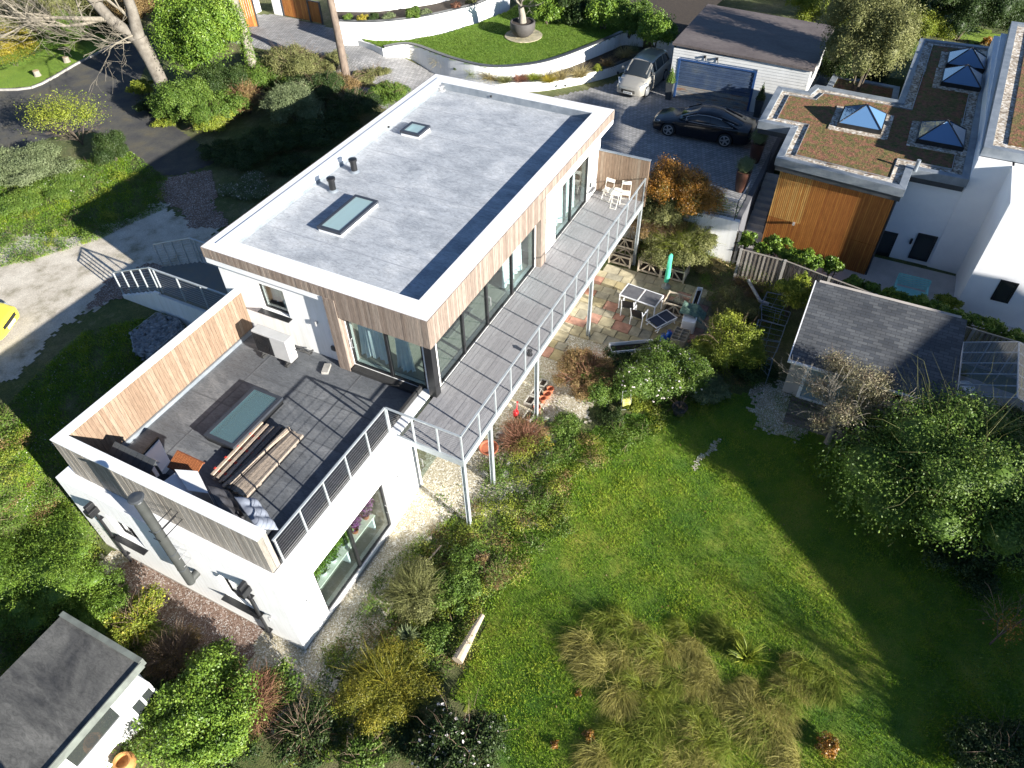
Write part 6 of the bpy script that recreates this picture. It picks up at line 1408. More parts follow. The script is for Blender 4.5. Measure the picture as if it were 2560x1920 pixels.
def shrub(label, px, py, rpx, mat=LG, gz=None, hk=1.0, leaf=.07, dens=1., lobes=7, cat='shrub', name='shrub', tall=0., twigs=0, twmat=None, cover=None, flowers=0, elong=None, group=None, flmat=None, asp=.55, gap=0, cap=44000, core=.5):
    """a bush whose crown centre is seen at pixel (px,py) with apparent radius rpx; gz = ground level"""
    SEED[0] += 1; r = np.random.default_rng(SEED[0])
    g = -3.35 if gz is None else gz; R_ = rad_at(px, py, g + 1, rpx); hz = R_ * .78 * hk
    zc = g + tall + hz * .8; c = G(px, py, zc); R_ = rad_at(px, py, zc, rpx)
    if gz is None: g = H(c.x, c.y)
    ex, ey = (1, 1) if elong is None else elong
    blobs = [(c.x, c.y, zc, R_ * .64 * ex, R_ * .64 * ey, hz * .8)]
    R_ *= 1.06; leaf = leaf * .85
    for i in range(lobes * 2):
        a = 2 * PI * i / lobes + r.uniform(-.5, .5); q = r.uniform(.35, .92); s_ = r.uniform(.15, .30) if i % 2 else r.uniform(.28, .44)
        blobs.append((c.x + R_ * q * math.cos(a) * ex, c.y + R_ * q * math.sin(a) * ey, zc + hz * r.uniform(-.4, .62) * (1.15 - q * .6), R_ * s_ * ex ** .5, R_ * s_ * ey ** .5, hz * s_ * 1.15))
    area = 4 * PI * R_ * hz * ex * ey; n = int(min(max(area * 3.3 * dens / (leaf * leaf * asp * .6), 250), cap))
    root = thing(name, label, cat, (c.x, c.y, g), group=group)
    parts = [cloud(blobs, n, leaf, r, asp)]
    if not gap:
        V, F = cores(blobs, core); parts.append((V, F, np.full(len(F), .35)))
    V, F, T = join(parts); npmesh('foliage', V, F, T, mat, root)
    m = MB()
    for i in range(4):
        a = r.uniform(0, 6.3); m.tube([(c.x + .06 * math.cos(a), c.y + .06 * math.sin(a), g - .1), (c.x + R_ * .3 * math.cos(a), c.y + R_ * .3 * math.sin(a), zc)], [.03 + R_ * .02, .015], 6)
    m.build('stem', barkd, root)
    if twigs:
        n = twigs; d = unit(r.normal(size=(n, 3)) + np.array([0, 0, .6])); d[:, 2] = np.abs(d[:, 2]) * .8 + .1
        P0 = np.array([c.x, c.y, zc]) + d * np.array([R_ * ex, R_ * ey, hz]) * r.uniform(.3, .8, (n, 1))
        V, F, T = strips(P0, d, R_ * r.uniform(.35, .8, n), .014, .3, 3, r, .5); tag(npmesh('twigs', V, F, T, twmat or TW, root), kind='stuff')
    if flowers:
        V, F, T = cloud(blobs, flowers, leaf * 1.25, r, .9, .02, 0); tag(npmesh('flowers', V, F, T, flmat or FLW, root), kind='stuff')
    return root
def tuft(name, label, q, R_, h, n, mat, cat='grass', wd=.012, droop=1.1, group=None, spread=.55, parent=None, lean=(0, 0)):
    SEED[0] += 1; r = np.random.default_rng(SEED[0]); a = r.uniform(0, 2 * PI, n); rr_ = R_ * .35 * np.sqrt(r.random(n))
    P0 = np.stack([rr_ * np.cos(a), rr_ * np.sin(a), np.zeros(n)], 1); D = unit(np.stack([np.cos(a) * spread, np.sin(a) * spread, np.ones(n)], 1) + r.normal(0, .25, (n, 3)) + np.array([lean[0], lean[1], 0]))
    V, F, T = strips(P0, D, h * r.uniform(.6, 1.25, n), wd, droop, 5, r, .25)
    o = npmesh(name, V, F, T, mat, None); o.location = q; return tag(o, label, cat, group)

NG = UP
HTH = leafm('heather_leaf', (.07, .09, .012), (.17, .17, .02), (.36, .30, .035))
ORD6 = 'first second third fourth fifth sixth'.split()
FLP = leafm('purple_flower', (.22, .06, .20), (.32, .10, .28), (.12, .12, .05))
# --- top left corner and lane side
shrub('tall glossy yellow green laurel right of the bare tree', 492, 95, 88, LL_, NG, 1.5, .13, lobes=10, tall=.6)
shrub('upper glossy laurel reaching the top edge beside the white wall corner', 515, 35, 42, LL_, NG, 1.3, .13, tall=1.0)
shrub('dark green laurel at the foot of the bare tree', 470, 262, 66, LG, NG, 1.1, .09, lobes=8)
shrub('pale yellow green shrub at the lane corner', 530, 305, 42, LY, NG, .8, .08, twigs=120)
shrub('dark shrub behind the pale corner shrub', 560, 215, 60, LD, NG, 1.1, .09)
shrub('dried russet shrub with upright seed heads', 613, 250, 44, LB, NG, 1.1, .07, dens=.5, twigs=320, twmat=TWR, gap=1)
shrub('grey green rosemary like shrub in the bed behind the house', 735, 262, 66, LGY, NG, .9, .07, lobes=9, twigs=150, twmat=LGY)
shrub('olive brown shrub beside the paved ramp', 735, 165, 66, LO, NG, .9, .08, lobes=9, twigs=260)
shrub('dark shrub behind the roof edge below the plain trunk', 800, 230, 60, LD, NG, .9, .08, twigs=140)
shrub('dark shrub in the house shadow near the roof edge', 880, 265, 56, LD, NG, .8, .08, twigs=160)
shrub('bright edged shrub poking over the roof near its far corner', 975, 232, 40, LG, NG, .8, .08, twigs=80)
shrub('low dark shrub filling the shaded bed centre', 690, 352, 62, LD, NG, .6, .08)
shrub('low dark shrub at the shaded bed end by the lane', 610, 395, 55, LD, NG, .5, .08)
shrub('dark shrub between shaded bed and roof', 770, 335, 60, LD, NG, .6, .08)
shrub('dark glossy shrub right behind the bare tree foot', 560, 262, 52, LG, NG, .9, .09)
shrub('tall olive shrub at the back of the bed by the ramp', 800, 175, 48, LO, NG, .8, .08, twigs=200)
shrub('brown tipped shrub under the plain trunk', 855, 215, 44, LB, NG, .7, .07, twigs=320)
shrub('leafy shrub in front of the ivy trunk', 655, 195, 50, LG, NG, .9, .08, twigs=80)
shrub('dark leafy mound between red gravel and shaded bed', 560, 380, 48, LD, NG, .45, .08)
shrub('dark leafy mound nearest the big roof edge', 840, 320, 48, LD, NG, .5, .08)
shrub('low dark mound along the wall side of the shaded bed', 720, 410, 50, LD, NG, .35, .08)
shrub('pale twiggy mound at the bed top by the ramp edge', 930, 185, 36, LO, NG, .6, .07, twigs=200)
shrub('low frosted white groundcover beside the red gravel', 625, 470, 58, LGY, NG, .25, .06, flowers=420)
shrub('striped yellow edging plants along the lane', 415, 300, 26, LY, NG, .4, .12, asp=.25, elong=(1, 1))
shrub('narrow yellow green hedge strip at the lane edge', 352, 220, 24, LY, NG, .9, .08)
shrub('dark hedge strip under the bare tree at the lane', 372, 262, 30, LD, NG, .8, .08)
shrub('neat round evergreen dome beside the lane', 275, 372, 40, LD, NG, 1.1, .06, lobes=4)
shrub('sprawling grey green shrub at the left edge', 60, 415, 78, LGY, NG, .45, .07, lobes=9, elong=(1, 1.2))
shrub('leafy low shrub with pale flowers in the left border', 150, 465, 58, LG, NG, .35, .07, flowers=45)
shrub('low green shrub at the far left by the track', 45, 505, 52, LG, NG, .35, .07)
shrub('golden leaved shrub at the top left edge', 18, 125, 52, LYE, NG, 1.0, .09, twigs=120)
shrub('olive green shrub in the top left corner', 70, 45, 66, LO, NG, 1.0, .09)
shrub('green shrub behind the stumps near the top edge', 150, 75, 50, LG, NG, .8, .09)
shrub('dense shrub under the bare branches at the top edge', 225, 25, 55, LO, NG, .9, .09)
shrub('brown stemmed thicket behind the bare tree', 330, 30, 50, LB, NG, .9, .08, twigs=220)
# ivy trunk and plain trunk
it = thing('ivy_trunk', 'tree trunk wrapped in ivy beside the white wall corner', 'tree', G(*Z1(1590, 540), NG)); q = G(*Z1(1590, 540), NG)
m = MB(); m.tube([q, q + Vector((.1, .1, 4)), q + Vector((0, .4, 8))], [.3, .24, .2], 10)
rr = random.Random(31)
def branch(m, p, d, ln, r_, dep, rd, up=.15, spread=.55, kids=3):
    pts = [p]; rs = [r_]; n = 4
    for i in range(n):
        d = (d + Vector((rd.gauss(0, .16), rd.gauss(0, .16), rd.gauss(0, .13) + up * .25))).normalized(); pts.append(pts[-1] + d * ln / n); rs.append(max(r_ * (1 - (i + 1) / n * .62), .006))
    m.tube(pts, rs, 8 if r_ > .08 else (5 if r_ > .025 else 3), rd.random(), cap=False)
    if dep <= 0: return
    for k_ in range(kids + (1 if dep > 2 else 0)):
        i = rd.randint(1, n); q = pts[i]; nd = (d + Vector((rd.gauss(0, spread), rd.gauss(0, spread), rd.gauss(up, spread * .7)))).normalized()
        branch(m, q, nd, ln * rd.uniform(.55, .8), rs[i] * rd.uniform(.5, .75), dep - 1, rd, up, spread, kids)
    branch(m, pts[-1], (d + Vector((rd.gauss(0, .2), rd.gauss(0, .2), rd.gauss(0, .2)))).normalized(), ln * .75, rs[-1], dep - 1, rd, up, spread, kids)
branch(m, q + Vector((.1, .1, 4)), Vector((-.3, .8, .8)), 3, .12, 3, rr); branch(m, q + Vector((0, .2, 6)), Vector((.8, -.6, .5)), 3, .12, 3, rr)
m.build('trunk', bark, it, smooth=True)
r = np.random.default_rng(5); V, F, T = cloud([(q.x + .05, q.y + .1, q.z + .3 + k_ * .5, .42 - .02 * k_, .42 - .02 * k_, .5) for k_ in range(9)], 9000, .09, r); npmesh('ivy', V, F, T, LG, it)
pt_ = thing('plain_trunk', 'slender bare reddish trunk rising in front of the paved ramp', 'tree', G(870, 215, NG)); q = G(870, 215, NG); m = MB(); m.tube([q, q + Vector((0, .05, 3)), q + Vector((.05, .3, 7)), q + Vector((.1, .5, 12))], [.26, .21, .18, .13], 12); m.build('trunk', M('pine_bark', (.20, .155, .12), (.12, .09, .07), 6, .9, .5, 25, stretch=(1, 1, .4)), pt_, smooth=True)
# big bare tree
bt_ = thing('bare_tree', 'large leafless grey tree leaning over the lane at the top left', 'tree', G(423, 250, NG)); q = G(423, 250, NG); rr = random.Random(12)
m = MB(); f0 = q + Vector((-.15, .45, 3.4))
m.tube([q - Vector((0, 0, .3)), q + Vector((0, 0, .25)), q + Vector((-.02, .12, 1.2)), q + Vector((-.1, .2, 2.3)), f0], [.58, .44, .37, .39, .42], 16)
IL = Vector((-.45, .89, 0))
m.tube([f0, f0 + Vector((.15, -.1, 1.4)), f0 + Vector((.2, -.05, 3.2)), f0 + Vector((.5, 0, 5.5))], [.34, .27, .24, .2], 10)
l1 = f0 + IL * 1.3 + Vector((.2, 0, .9)); m.tube([f0 - Vector((0, 0, .2)), l1, l1 + IL * 1.2 + Vector((.4, .2, 1.6)), l1 + IL * 2.2 + Vector((.8, .3, 3.4))], [.36, .29, .25, .2], 10)
m.build('trunk', M('pale_bark', (.20, .18, .15), (.12, .105, .085), 3.5, .95, .5, 25, fine=.2), bt_, smooth=True)
m = MB()
for (s_, dv, ln, r_, dp) in ((l1, IL * 1.0 + Vector((-.3, 0, .25)), 3.6, .15, 4), (l1 + Vector((.2, .3, .9)), IL + Vector((0, .2, .55)), 3.6, .15, 4), (l1 + IL * .8 + Vector((.3, .1, 1.2)), IL + Vector((-.2, 0, .3)), 3.2, .13, 4),
                            (f0 + Vector((.1, .1, .9)), Vector((-.1, .5, .8)), 2.8, .11, 3), (f0 + Vector((.2, 0, 2.4)), Vector((.5, -.5, .6)), 2.4, .09, 3), (f0 + Vector((.2, -.1, 1.6)), Vector((-.2, .5, .9)), 2.8, .1, 4),
                            (f0 + Vector((.3, 0, 3.6)), Vector((-.3, .7, .7)), 2.6, .1, 3), (l1, Vector((.2, .5, .9)), 3, .13, 4), (f0 - Vector((0, 0, .1)), IL + Vector((-.6, -.3, .0)), 2.4, .06, 4), (f0 + Vector((0, 0, .2)), Vector((-.6, .1, .1)), 1.8, .05, 3), (l1 + IL * .5, IL + Vector((-.55, -.2, -.05)), 3.4, .09, 4)):
    branch(m, s_, dv.normalized(), ln, r_, dp, rr, .1)
m.build('branches', M('grey_bark', (.26, .23, .18), (.16, .14, .105), 5, .95), bt_)
# small twiggy tree beside the lane
st_ = thing('twiggy_tree', 'small thin twigged tree with sparse yellow leaves beside the lane', 'tree', G(207, 362, NG)); q = G(207, 362, NG); rr = random.Random(4); m = MB()
for k_ in range(5): branch(m, q, Vector((rr.gauss(-.15, .25), rr.gauss(.4, .25), 1.1)).normalized(), 1.1, .045, 3, rr, .05, .5, 3)
m.build('branches', barkd, st_)
c = G(158, 285, NG + 1.9); r = np.random.default_rng(8); V, F, T = cloud([(c.x, c.y, c.z, 1.6, 1.8, .8), (c.x - .5, c.y + .6, c.z - .1, .9, .9, .5), (c.x + .6, c.y - .7, c.z - .3, .8, .8, .5)], 6500, .08, r, .5, .4); npmesh('foliage', V, F, T, LY, st_)
for k_, x in enumerate((-6.15, -5.65, -5.15, -4.55, -4.0, -3.4)):
    t = thing('house_plant', ORD6[k_] + ' potted plant from the left behind the lower glass doors', 'plant', (x, .93, -2.8)); m = MB(); m.lathe((x, .93, -2.8), [(.1, 0), (.15, .2), (.16, .21), (.14, .18), (0, .17)], 16); m.build('pot', whitetrim if k_ < 4 else terracotta, t, smooth=True)
    SEED[0] += 1; V, F, T = cloud([(x, .9, -2.3, .26, .17, .32), (x + .15, .86, -2.15, .2, .13, .26)], 800, .085, np.random.default_rng(SEED[0]), .5, .4, -1); npmesh('foliage', V, F, T, LL_ if k_ < 4 else FLP, t)
# --- top centre
for k_, (px, py, rp, mt, lb) in enumerate(((1370, 28, 38, LL_, 'hedge laurel nearest the olive pot'), (1440, 22, 42, LD, 'second hedge laurel from the olive pot'), (1510, 38, 42, LL_, 'third hedge laurel from the olive pot'), (1575, 52, 40, LG, 'fourth hedge laurel behind the neat lawn'), (1640, 78, 46, LL_, 'hedge laurel nearest the garage'))):
    shrub(lb, px, py, rp, mt, 0.0, 1.3, .13, lobes=7, group='laurels hedging the neat lawn')
beds = [(905, 47, 'LYE', 'small yellow shrub in the upper white terrace bed'), (870, 45, 'LG', 'low green tuft at the left end of the upper terrace bed'), (935, 42, 'LD', 'dark green mound in the upper terrace bed'), (970, 42, 'LGY', 'silver mound next to the dark green one in the upper bed'), (1032, 34, 'LG', 'bright green rosette shrub in the upper terrace bed'), (1065, 31, 'LGY', 'silver leaved shrub right of the green rosette shrub'), (1140, 16, 'TWR', 'pink brown heather mound in the upper terrace bed'), (1180, 4, 'LO', 'olive mound at the right end of the upper terrace bed'), (818, 37, 'LYE', 'yellow flowering shrub beside the orange brown gate')]
for px, py, mt, lb in beds: shrub(lb, px, py, 13 if px != 1032 else 20, globals()[mt], .95 if px > 850 else NG, .9, .06, lobes=4)
ob = G(*Z2(1172, 222), ZL); m = MB(); rr = random.Random(8); m.tube([ob + Vector((0, 0, .75)), ob + Vector((.06, .05, 1.2)), ob + Vector((-.05, .1, 1.7))], [.24, .2, .16], 10); m.tube([ob + Vector((.1, 0, .75)), ob + Vector((.2, .1, 1.2)), ob + Vector((.1, .2, 1.8))], [.16, .13, .1], 8)
for k_ in range(5): branch(m, ob + Vector((0, .1, 1.65)), Vector((rr.gauss(0, .7), rr.gauss(0, .7), .9)).normalized(), .9, .07, 2, rr)
m.build('trunk', bark, ot, smooth=True)
r = np.random.default_rng(3); V, F, T = cloud([(ob.x, ob.y + .2, ob.z + 2.7, .9, .9, .55), (ob.x + .5, ob.y, ob.z + 2.5, .5, .5, .4), (ob.x - .5, ob.y + .3, ob.z + 2.5, .5, .5, .4)], 3500, .07, r, .25, .3); npmesh('foliage', V, F, T, LGY, ot)
gr = [(1040, 128, TAN), (1100, 150, TAN), (1185, 180, LY), (1228, 190, TAN), (1262, 197, LO), (1302, 194, TWR), (1335, 192, LY), (1400, 190, TAN), (1450, 184, TAN), (1372, 196, LYE), (1520, 158, LB), (1560, 135, TAN), (1582, 122, LGY)]
names = ['first', 'second', 'third', 'fourth', 'fifth', 'sixth', 'seventh', 'eighth', 'ninth', 'tenth', 'eleventh', 'twelfth', 'thirteenth']
for k_, (px, py, mt) in enumerate(gr): tuft('ornamental_grass', 'ornamental grass, %s from the ramp end of the curved planter' % names[sorted(range(13), key=lambda i: gr[i][0]).index(k_)], G(px, py + 8, -.58), .45, .8 if mt is TAN else .55, 420, mt, 'ornamental grass', .02, 1.2, 'grasses in the curved planter')
for px, py, mt, lb in ((1010, 122, LGY, 'blue green mound at the ramp end of the curved planter'), (1143, 170, LD, 'dark mound between tan grasses in the curved planter'), (1492, 172, LY, 'bright green mound near the right end of the curved planter')): shrub(lb, px, py, 13, mt, -.6, .7, .05, lobes=4)
# --- top right
shrub('dark conifer with feathery sprays behind the garage', 2045, 15, 60, LY, NG, 1.2, .10, lobes=8, name='conifer', cat='conifer')
shrub('tall olive green tree behind the garage right corner', 2175, 95, 85, LO, NG, 1.6, .10, lobes=12, name='broad_tree', cat='tree', tall=1.5)
shrub('dark lower part of the hedge between garage and sedum roof', 2130, 170, 62, LD, NG, 1.1, .10, lobes=8)
shrub('yellow green bush beside the small far lawn', 2305, 65, 52, LY, NG, .9, .09)
shrub('dark evergreen in the top right corner', 2420, 20, 75, LD, NG, 1.2, .10, lobes=9)
shrub('dark evergreen at the top edge left of the corner evergreen', 2240, 10, 55, LG, NG, 1.1, .10)
shrub('low shrub with white flowers behind the sedum roof', 2255, 118, 36, LG, NG, .6, .08, flowers=90)
shrub('bushy evergreen at the far right edge above the wing roof', 2545, 20, 60, LD, NG, 1.0, .10)
shrub('small orange sapling on the far lawn', 2470, 105, 12, LOR, NG, 1.2, .08, lobes=3, gap=1)
sheet('far_lawn', [(p.x, p.y) for p in W([(2380, 75), (2460, 70), (2530, 110), (2490, 118), (2420, 110)], NG)], lawn2, z=NG, dz=.03, cell=.3)
# conifers and balls in the planters
for (x, y, lb, nm, mt, hh) in ((26.25, .78, 'slim pointed conifer in the square planter left of the garage door', 'potted_conifer', LG, .8), (26.15, -4.15, 'slim pointed conifer in the square planter right of the garage door', 'potted_conifer', LD, .8)):
    t = thing(nm, lb, 'conifer', (x, y, UP + .9)); SEED[0] += 1; V, F, T = cloud([(x, y, UP + 1.0 + i * .17, .22 - .045 * i, .22 - .045 * i, .17) for i in range(5)], 1500, .06, np.random.default_rng(SEED[0])); npmesh('foliage', V, F, T, mt, t)
for (x, y, lb) in ((18.35, -5.25, 'clipped ball shrub in the pot nearer the driveway railing'), (21.3, -5.2, 'clipped ball shrub in the pot nearer the parked coupe')):
    t = thing('topiary_ball', lb, 'topiary', (x, y, UP + 1.0)); SEED[0] += 1; bb = [(x, y, UP + 1.3, .36, .36, .36)]; V, F = cores(bb, .93); V, F, T = join([cloud(bb, 3500, .035, np.random.default_rng(SEED[0]), .6, .04), (V, F, np.full(len(F), .4))]); npmesh('foliage', V, F, T, LGY, t)
# --- garden right of the balcony
shrub('leggy shrub hiding the bare end of the retaining wall', 1760, 590, 42, LO, -3.3, 1.0, .07, tall=.5, twigs=150)
shrub('green and russet hedge body under the orange hedge top', 1665, 520, 66, LO, -3.3, 1.1, .08, lobes=9, tall=1.5, twigs=200)
shrub('orange leaved hedge below the driveway railing', 1688, 480, 74, LOR, -3.3, 1.2, .08, lobes=9, elong=(.7, 1.25), tall=2.3)
shrub('tangled brown shrub under the orange hedge', 1640, 560, 56, LB, -3.3, .8, .06, twigs=600, tall=1.0)
shrub('feathery green juniper between orange hedge and fence', 1702, 612, 74, LO, -3.3, .8, .07, lobes=10, twigs=900, twmat=LY, tall=.25)
shrub('small glossy laurel beside the retaining wall end', 1795, 548, 26, LL_, -3.0, 1.0, .10, tall=.6)
shrub('dry grassy weeds between juniper and fence', 1775, 665, 34, TAN, -3.3, .35, .07, twigs=260, twmat=TAN)
ORD = 'first second third fourth fifth sixth seventh eighth ninth tenth eleventh twelfth thirteenth fourteenth fifteenth sixteenth'.split()
lau = [(1862, 600, 26), (1905, 622, 20), (1938, 612, 27), (1977, 640, 26), (2022, 655, 28), (2083, 668, 24), (2138, 712, 25), (2178, 722, 20), (2217, 740, 24), (2262, 752, 20), (2298, 765, 26), (2345, 778, 24), (2398, 795, 20), (2425, 800, 20), (2484, 818, 24), (2535, 842, 20)]
for k_, (px, py, rp) in enumerate(lau): shrub(ORD[k_] + ' young laurel behind the board fence from the driveway wall', px, py, rp, LL_, -3.25, 1.1, .12, lobes=5, tall=.75, group='young laurels along the board fence', gap=1)
shrub('yellow green shrub in a dark pot by the white wall foot', 2370, 758, 22, LY, -3.25, .9, .09, tall=.3)
shrub('reddish green shrub between patio and hose reel', 1462, 935, 70, LB, None, .75, .06, lobes=9, twigs=420, twmat=TWR)
shrub('bright green leafy part of the border shrub beside the hose reel', 1510, 960, 58, LG, None, .8, .07, lobes=8, flowers=14, flmat=LOR)
shrub('flowering evergreen with white buds above the black pot', 1650, 935, 88, LG, None, .95, .075, lobes=11, flowers=520)
shrub('dark green shrub behind the hose reel', 1560, 905, 45, LD, None, .8, .08)
shrub('bright juniper right of the hose reel', 1590, 1010, 36, LY, None, .6, .06)
shrub('dark juniper left of the hose reel foot', 1527, 1045, 33, LD, None, .55, .06)
shrub('low green mound in the lawn border', 1418, 1060, 46, LG, None, .35, .07)
shrub('reddish bramble tangle below the balcony posts', 1305, 1095, 58, LB, None, .35, .05, dens=.5, twigs=900, twmat=TWR)
shrub('golden yellow shrub beside the bramble tangle', 1362, 1112, 24, LYE, None, .5, .06, lobes=4)
shrub('small green shrub between bramble and lawn', 1418, 1110, 30, LG, None, .3, .07)
shrub('tall mixed shrub between patio and shed', 1812, 868, 72, LY, None, 1.2, .08, lobes=12, twigs=200)
shrub('upper twiggy shrub above the tall mixed shrub', 1832, 765, 52, LO, None, .8, .07, twigs=200)
shrub('blue green shrub at the lawn corner', 1765, 975, 55, LGY, None, .6, .07)
shrub('shaded shrub beside the steel frames', 1880, 925, 48, LD, None, .7, .08)
shrub('small yellow green tree between the frames and the fence', 1985, 735, 38, LY, None, 1.6, .09, lobes=6, tall=.6, gap=1)
shrub('twiggy thicket at the fence foot', 1870, 715, 40, LB, None, .4, .05, dens=.4, twigs=350)
shrub('low weeds around the black pot foot', 1590, 1060, 26, LG, None, .3, .06)
for k_, (px, py, s_) in enumerate(((1300, 1160, .5), (1275, 1190, .45))): tuft('iris_clump', ['arching yellow green leaf clump by the white stones', 'smaller arching leaf clump by the white stones'][k_], G(px, py, -3.4), .4, s_, 160, LY, 'clump', .025, 1.5)
tuft('lavender_mound', 'grey lilac mound beside the balcony post foot', G(1286, 1208, -3.4), .3, .2, 400, LGY, 'plant', .02, .5)
# --- right side
ap = thing('apple_tree', 'small apple tree with sparse brown and green leaves in front of the shed', 'tree', G(*Z6(1000, 1200), -3.3)); q = G(*Z6(1000, 1200), -3.3); rr = random.Random(17); m = MB()
tp = q + Vector((.35, .1, 1.3)); m.tube([q, q + Vector((.1, 0, .6)), tp], [.11, .09, .08], 8)
for k_ in range(6): branch(m, tp, Vector((rr.gauss(.25, .6), rr.gauss(-.1, .6), .5)).normalized(), 1.1, .05, 3, rr, .05, .6)
m.build('trunk', bark, ap)
r = np.random.default_rng(12); bb = []
for (px, py, rp) in ((Z6(1100, 760)[0], Z6(1100, 760)[1], 45), (*Z6(1250, 820), 50), (*Z6(1180, 930), 50), (*Z6(970, 860), 34), (*Z6(960, 1080), 26), (*Z6(1330, 940), 34), (*Z6(1050, 690), 30), (*Z6(1350, 820), 26), (*Z6(1100, 1020), 36)):
    c = G(px, py, -.9 + r.uniform(-.5, .3)); R_ = rp * (Vector(CP) - c).length / FP; bb.append((c.x, c.y, c.z, R_, R_, R_ * .55))
APL = leafm('apple_leaf', (.12, .12, .05), (.24, .22, .12), (.38, .32, .22)); V, F, T = cloud(bb, 14000, .06, r, .5, .4, -1); npmesh('foliage', V, F, T, APL, ap)
nn_ = 700; d = unit(r.normal(size=(nn_, 3)) + np.array([0, 0, .5])); B_ = np.array(bb)[r.integers(0, len(bb), nn_)]; V, F, T = strips(B_[:, :3] + d * .3 * B_[:, 3:6], d, r.uniform(.25, .6, nn_), .013, .1, 3, r, .5); npmesh('twigs', V, F, T, TW, ap)
shrub('huge rounded dark evergreen on the right of the lawn', 2385, 1170, 200, LG, None, .85, .10, dens=2.2, lobes=22, name='large_evergreen', cap=75000, core=.6, cat='shrub', twigs=300, twmat=LO)
shrub('dark evergreen lobe left of the huge rounded one', 2215, 1080, 95, LD, None, .8, .09, lobes=9)
shrub('pale grey green feathery bush on the right flank of the huge evergreen', 2490, 1250, 80, LGY, None, 1.0, .09, lobes=8, tall=.8, twigs=200, twmat=LGY)
shrub('dark shrub in front of the greenhouse at the right edge', 2530, 1075, 60, LD, None, .8, .08, twigs=60)
shrub('evergreen base shrub reaching the lawn under the right edge', 2420, 1370, 90, LD, None, .45, .09)
shrub('russet leaved shrub at the far right edge', 2555, 1130, 34, LB, None, 1.2, .08)
shrub('dark hedge at the lower right corner', 2500, 1880, 80, LD, None, .5, .08, twigs=60)
sp = thing('orange_sapling', 'thin sapling with orange leaves in the shade at the right edge', 'tree', G(*Z9(2000, 900), -3.3)); q = G(*Z9(2000, 900), -3.3); rr = random.Random(23); m = MB(); branch(m, q, Vector((.5, -.3, 1)).normalized(), 1.3, .03, 3, rr, .1, .5, 3); m.build('trunk', TW, sp); c = G(*Z9(2130, 790), -2.5); V, F, T = cloud([(c.x, c.y, c.z, .5, .5, .5)], 260, .07, np.random.default_rng(2), .6, .5, -1); npmesh('foliage', V, F, T, LOR, sp)
# --- front of the house and bottom edge
shrub('dark rosemary like bush beside the gravel', 1040, 1480, 68, LO, None, .55, .06, lobes=10, twigs=900, twmat=LO)
shrub('round leafed shrub with yellow tips between rosemary and lawn', 1135, 1470, 56, LG, None, .6, .075, lobes=8)
shrub('upper leafy shrub of the front border', 1165, 1390, 42, LG, None, .4, .07, lobes=7)
shrub('brown sage clump in the front border', 1204, 1395, 20, LB, None, .7, .07, lobes=4, twigs=60)
shrub('yellow tinged heather mound at the front', 965, 1710, 96, HTH, None, .5, .05, dens=1.3, lobes=14, twigs=350, twmat=HTH)
shrub('dark spurge shrub between the log and the heather', 1085, 1590, 40, LG, None, .4, .07)
tuft('variegated_spurge', 'pale striped rosette plant in front of the gravel', G(1020, 1595, -3.2), .35, .35, 120, LGY, 'plant', .05, .8)
shrub('weedy brown mound above the log', 1240, 1440, 30, LB, None, .25, .05, twigs=250, twmat=TAN)
shrub('dark shrub with pale pink flowers at the bottom edge', 1150, 1860, 92, LD, None, .7, .085, lobes=12, flowers=160, twigs=80)
shrub('dark gap filling shrub below the heather mound', 1010, 1840, 60, LD, None, .4, .08)
shrub('green shrub cut by the bottom edge left of the dark one', 900, 1895, 50, LG, None, .7, .08, twigs=100)
shrub('low green plants in the border left of the gravel end', 690, 1715, 55, LG, None, .3, .09)
shrub('low dark foliage below the gravel end', 760, 1830, 75, LD, None, .35, .08, twigs=150)
shrub('glossy yellow green bush hiding the bungalow bay', 490, 1792, 108, LL_, None, .85, .085, lobes=13, dens=1.1)
shrub('red brown bare twig tangle beside the glossy bush', 620, 1760, 70, LB, None, .5, .05, dens=.25, twigs=1200, twmat=TWR, gap=1)
shrub('brown bramble stems above the glossy bush', 430, 1640, 60, LB, None, .45, .05, dens=.4, twigs=900)
shrub('dark leafy weeds along the gravel left of the house corner', 540, 1655, 52, LG, None, .3, .10)
shrub('large feathery bright green bush at the left edge', 85, 1440, 125, LL_, None, .75, .07, lobes=14, dens=1.2, asp=.3)
shrub('upper yellow green bush on the left edge', 30, 1300, 52, LY, None, .8, .08)
shrub('bright hedge bush above the bungalow roof', 235, 1540, 62, LL_, None, .7, .075, asp=.35)
shrub('yellow leaved branchy shrub above the bungalow roof corner', 340, 1555, 60, LY, None, .6, .08, twigs=150, flowers=260, flmat=LYE)
shrub('olive shrub near the gravel bend', 270, 1480, 40, LG, None, .5, .07)
shrub('dark shrub between hedge bush and bungalow', 150, 1600, 50, LD, None, .4, .08)
shrub('shaded shrub right of the bungalow roof corner', 400, 1720, 45, LD, None, .4, .08)
shrub('green shrub below the glossy bush at the bottom edge', 560, 1890, 60, LD, None, .35, .08)
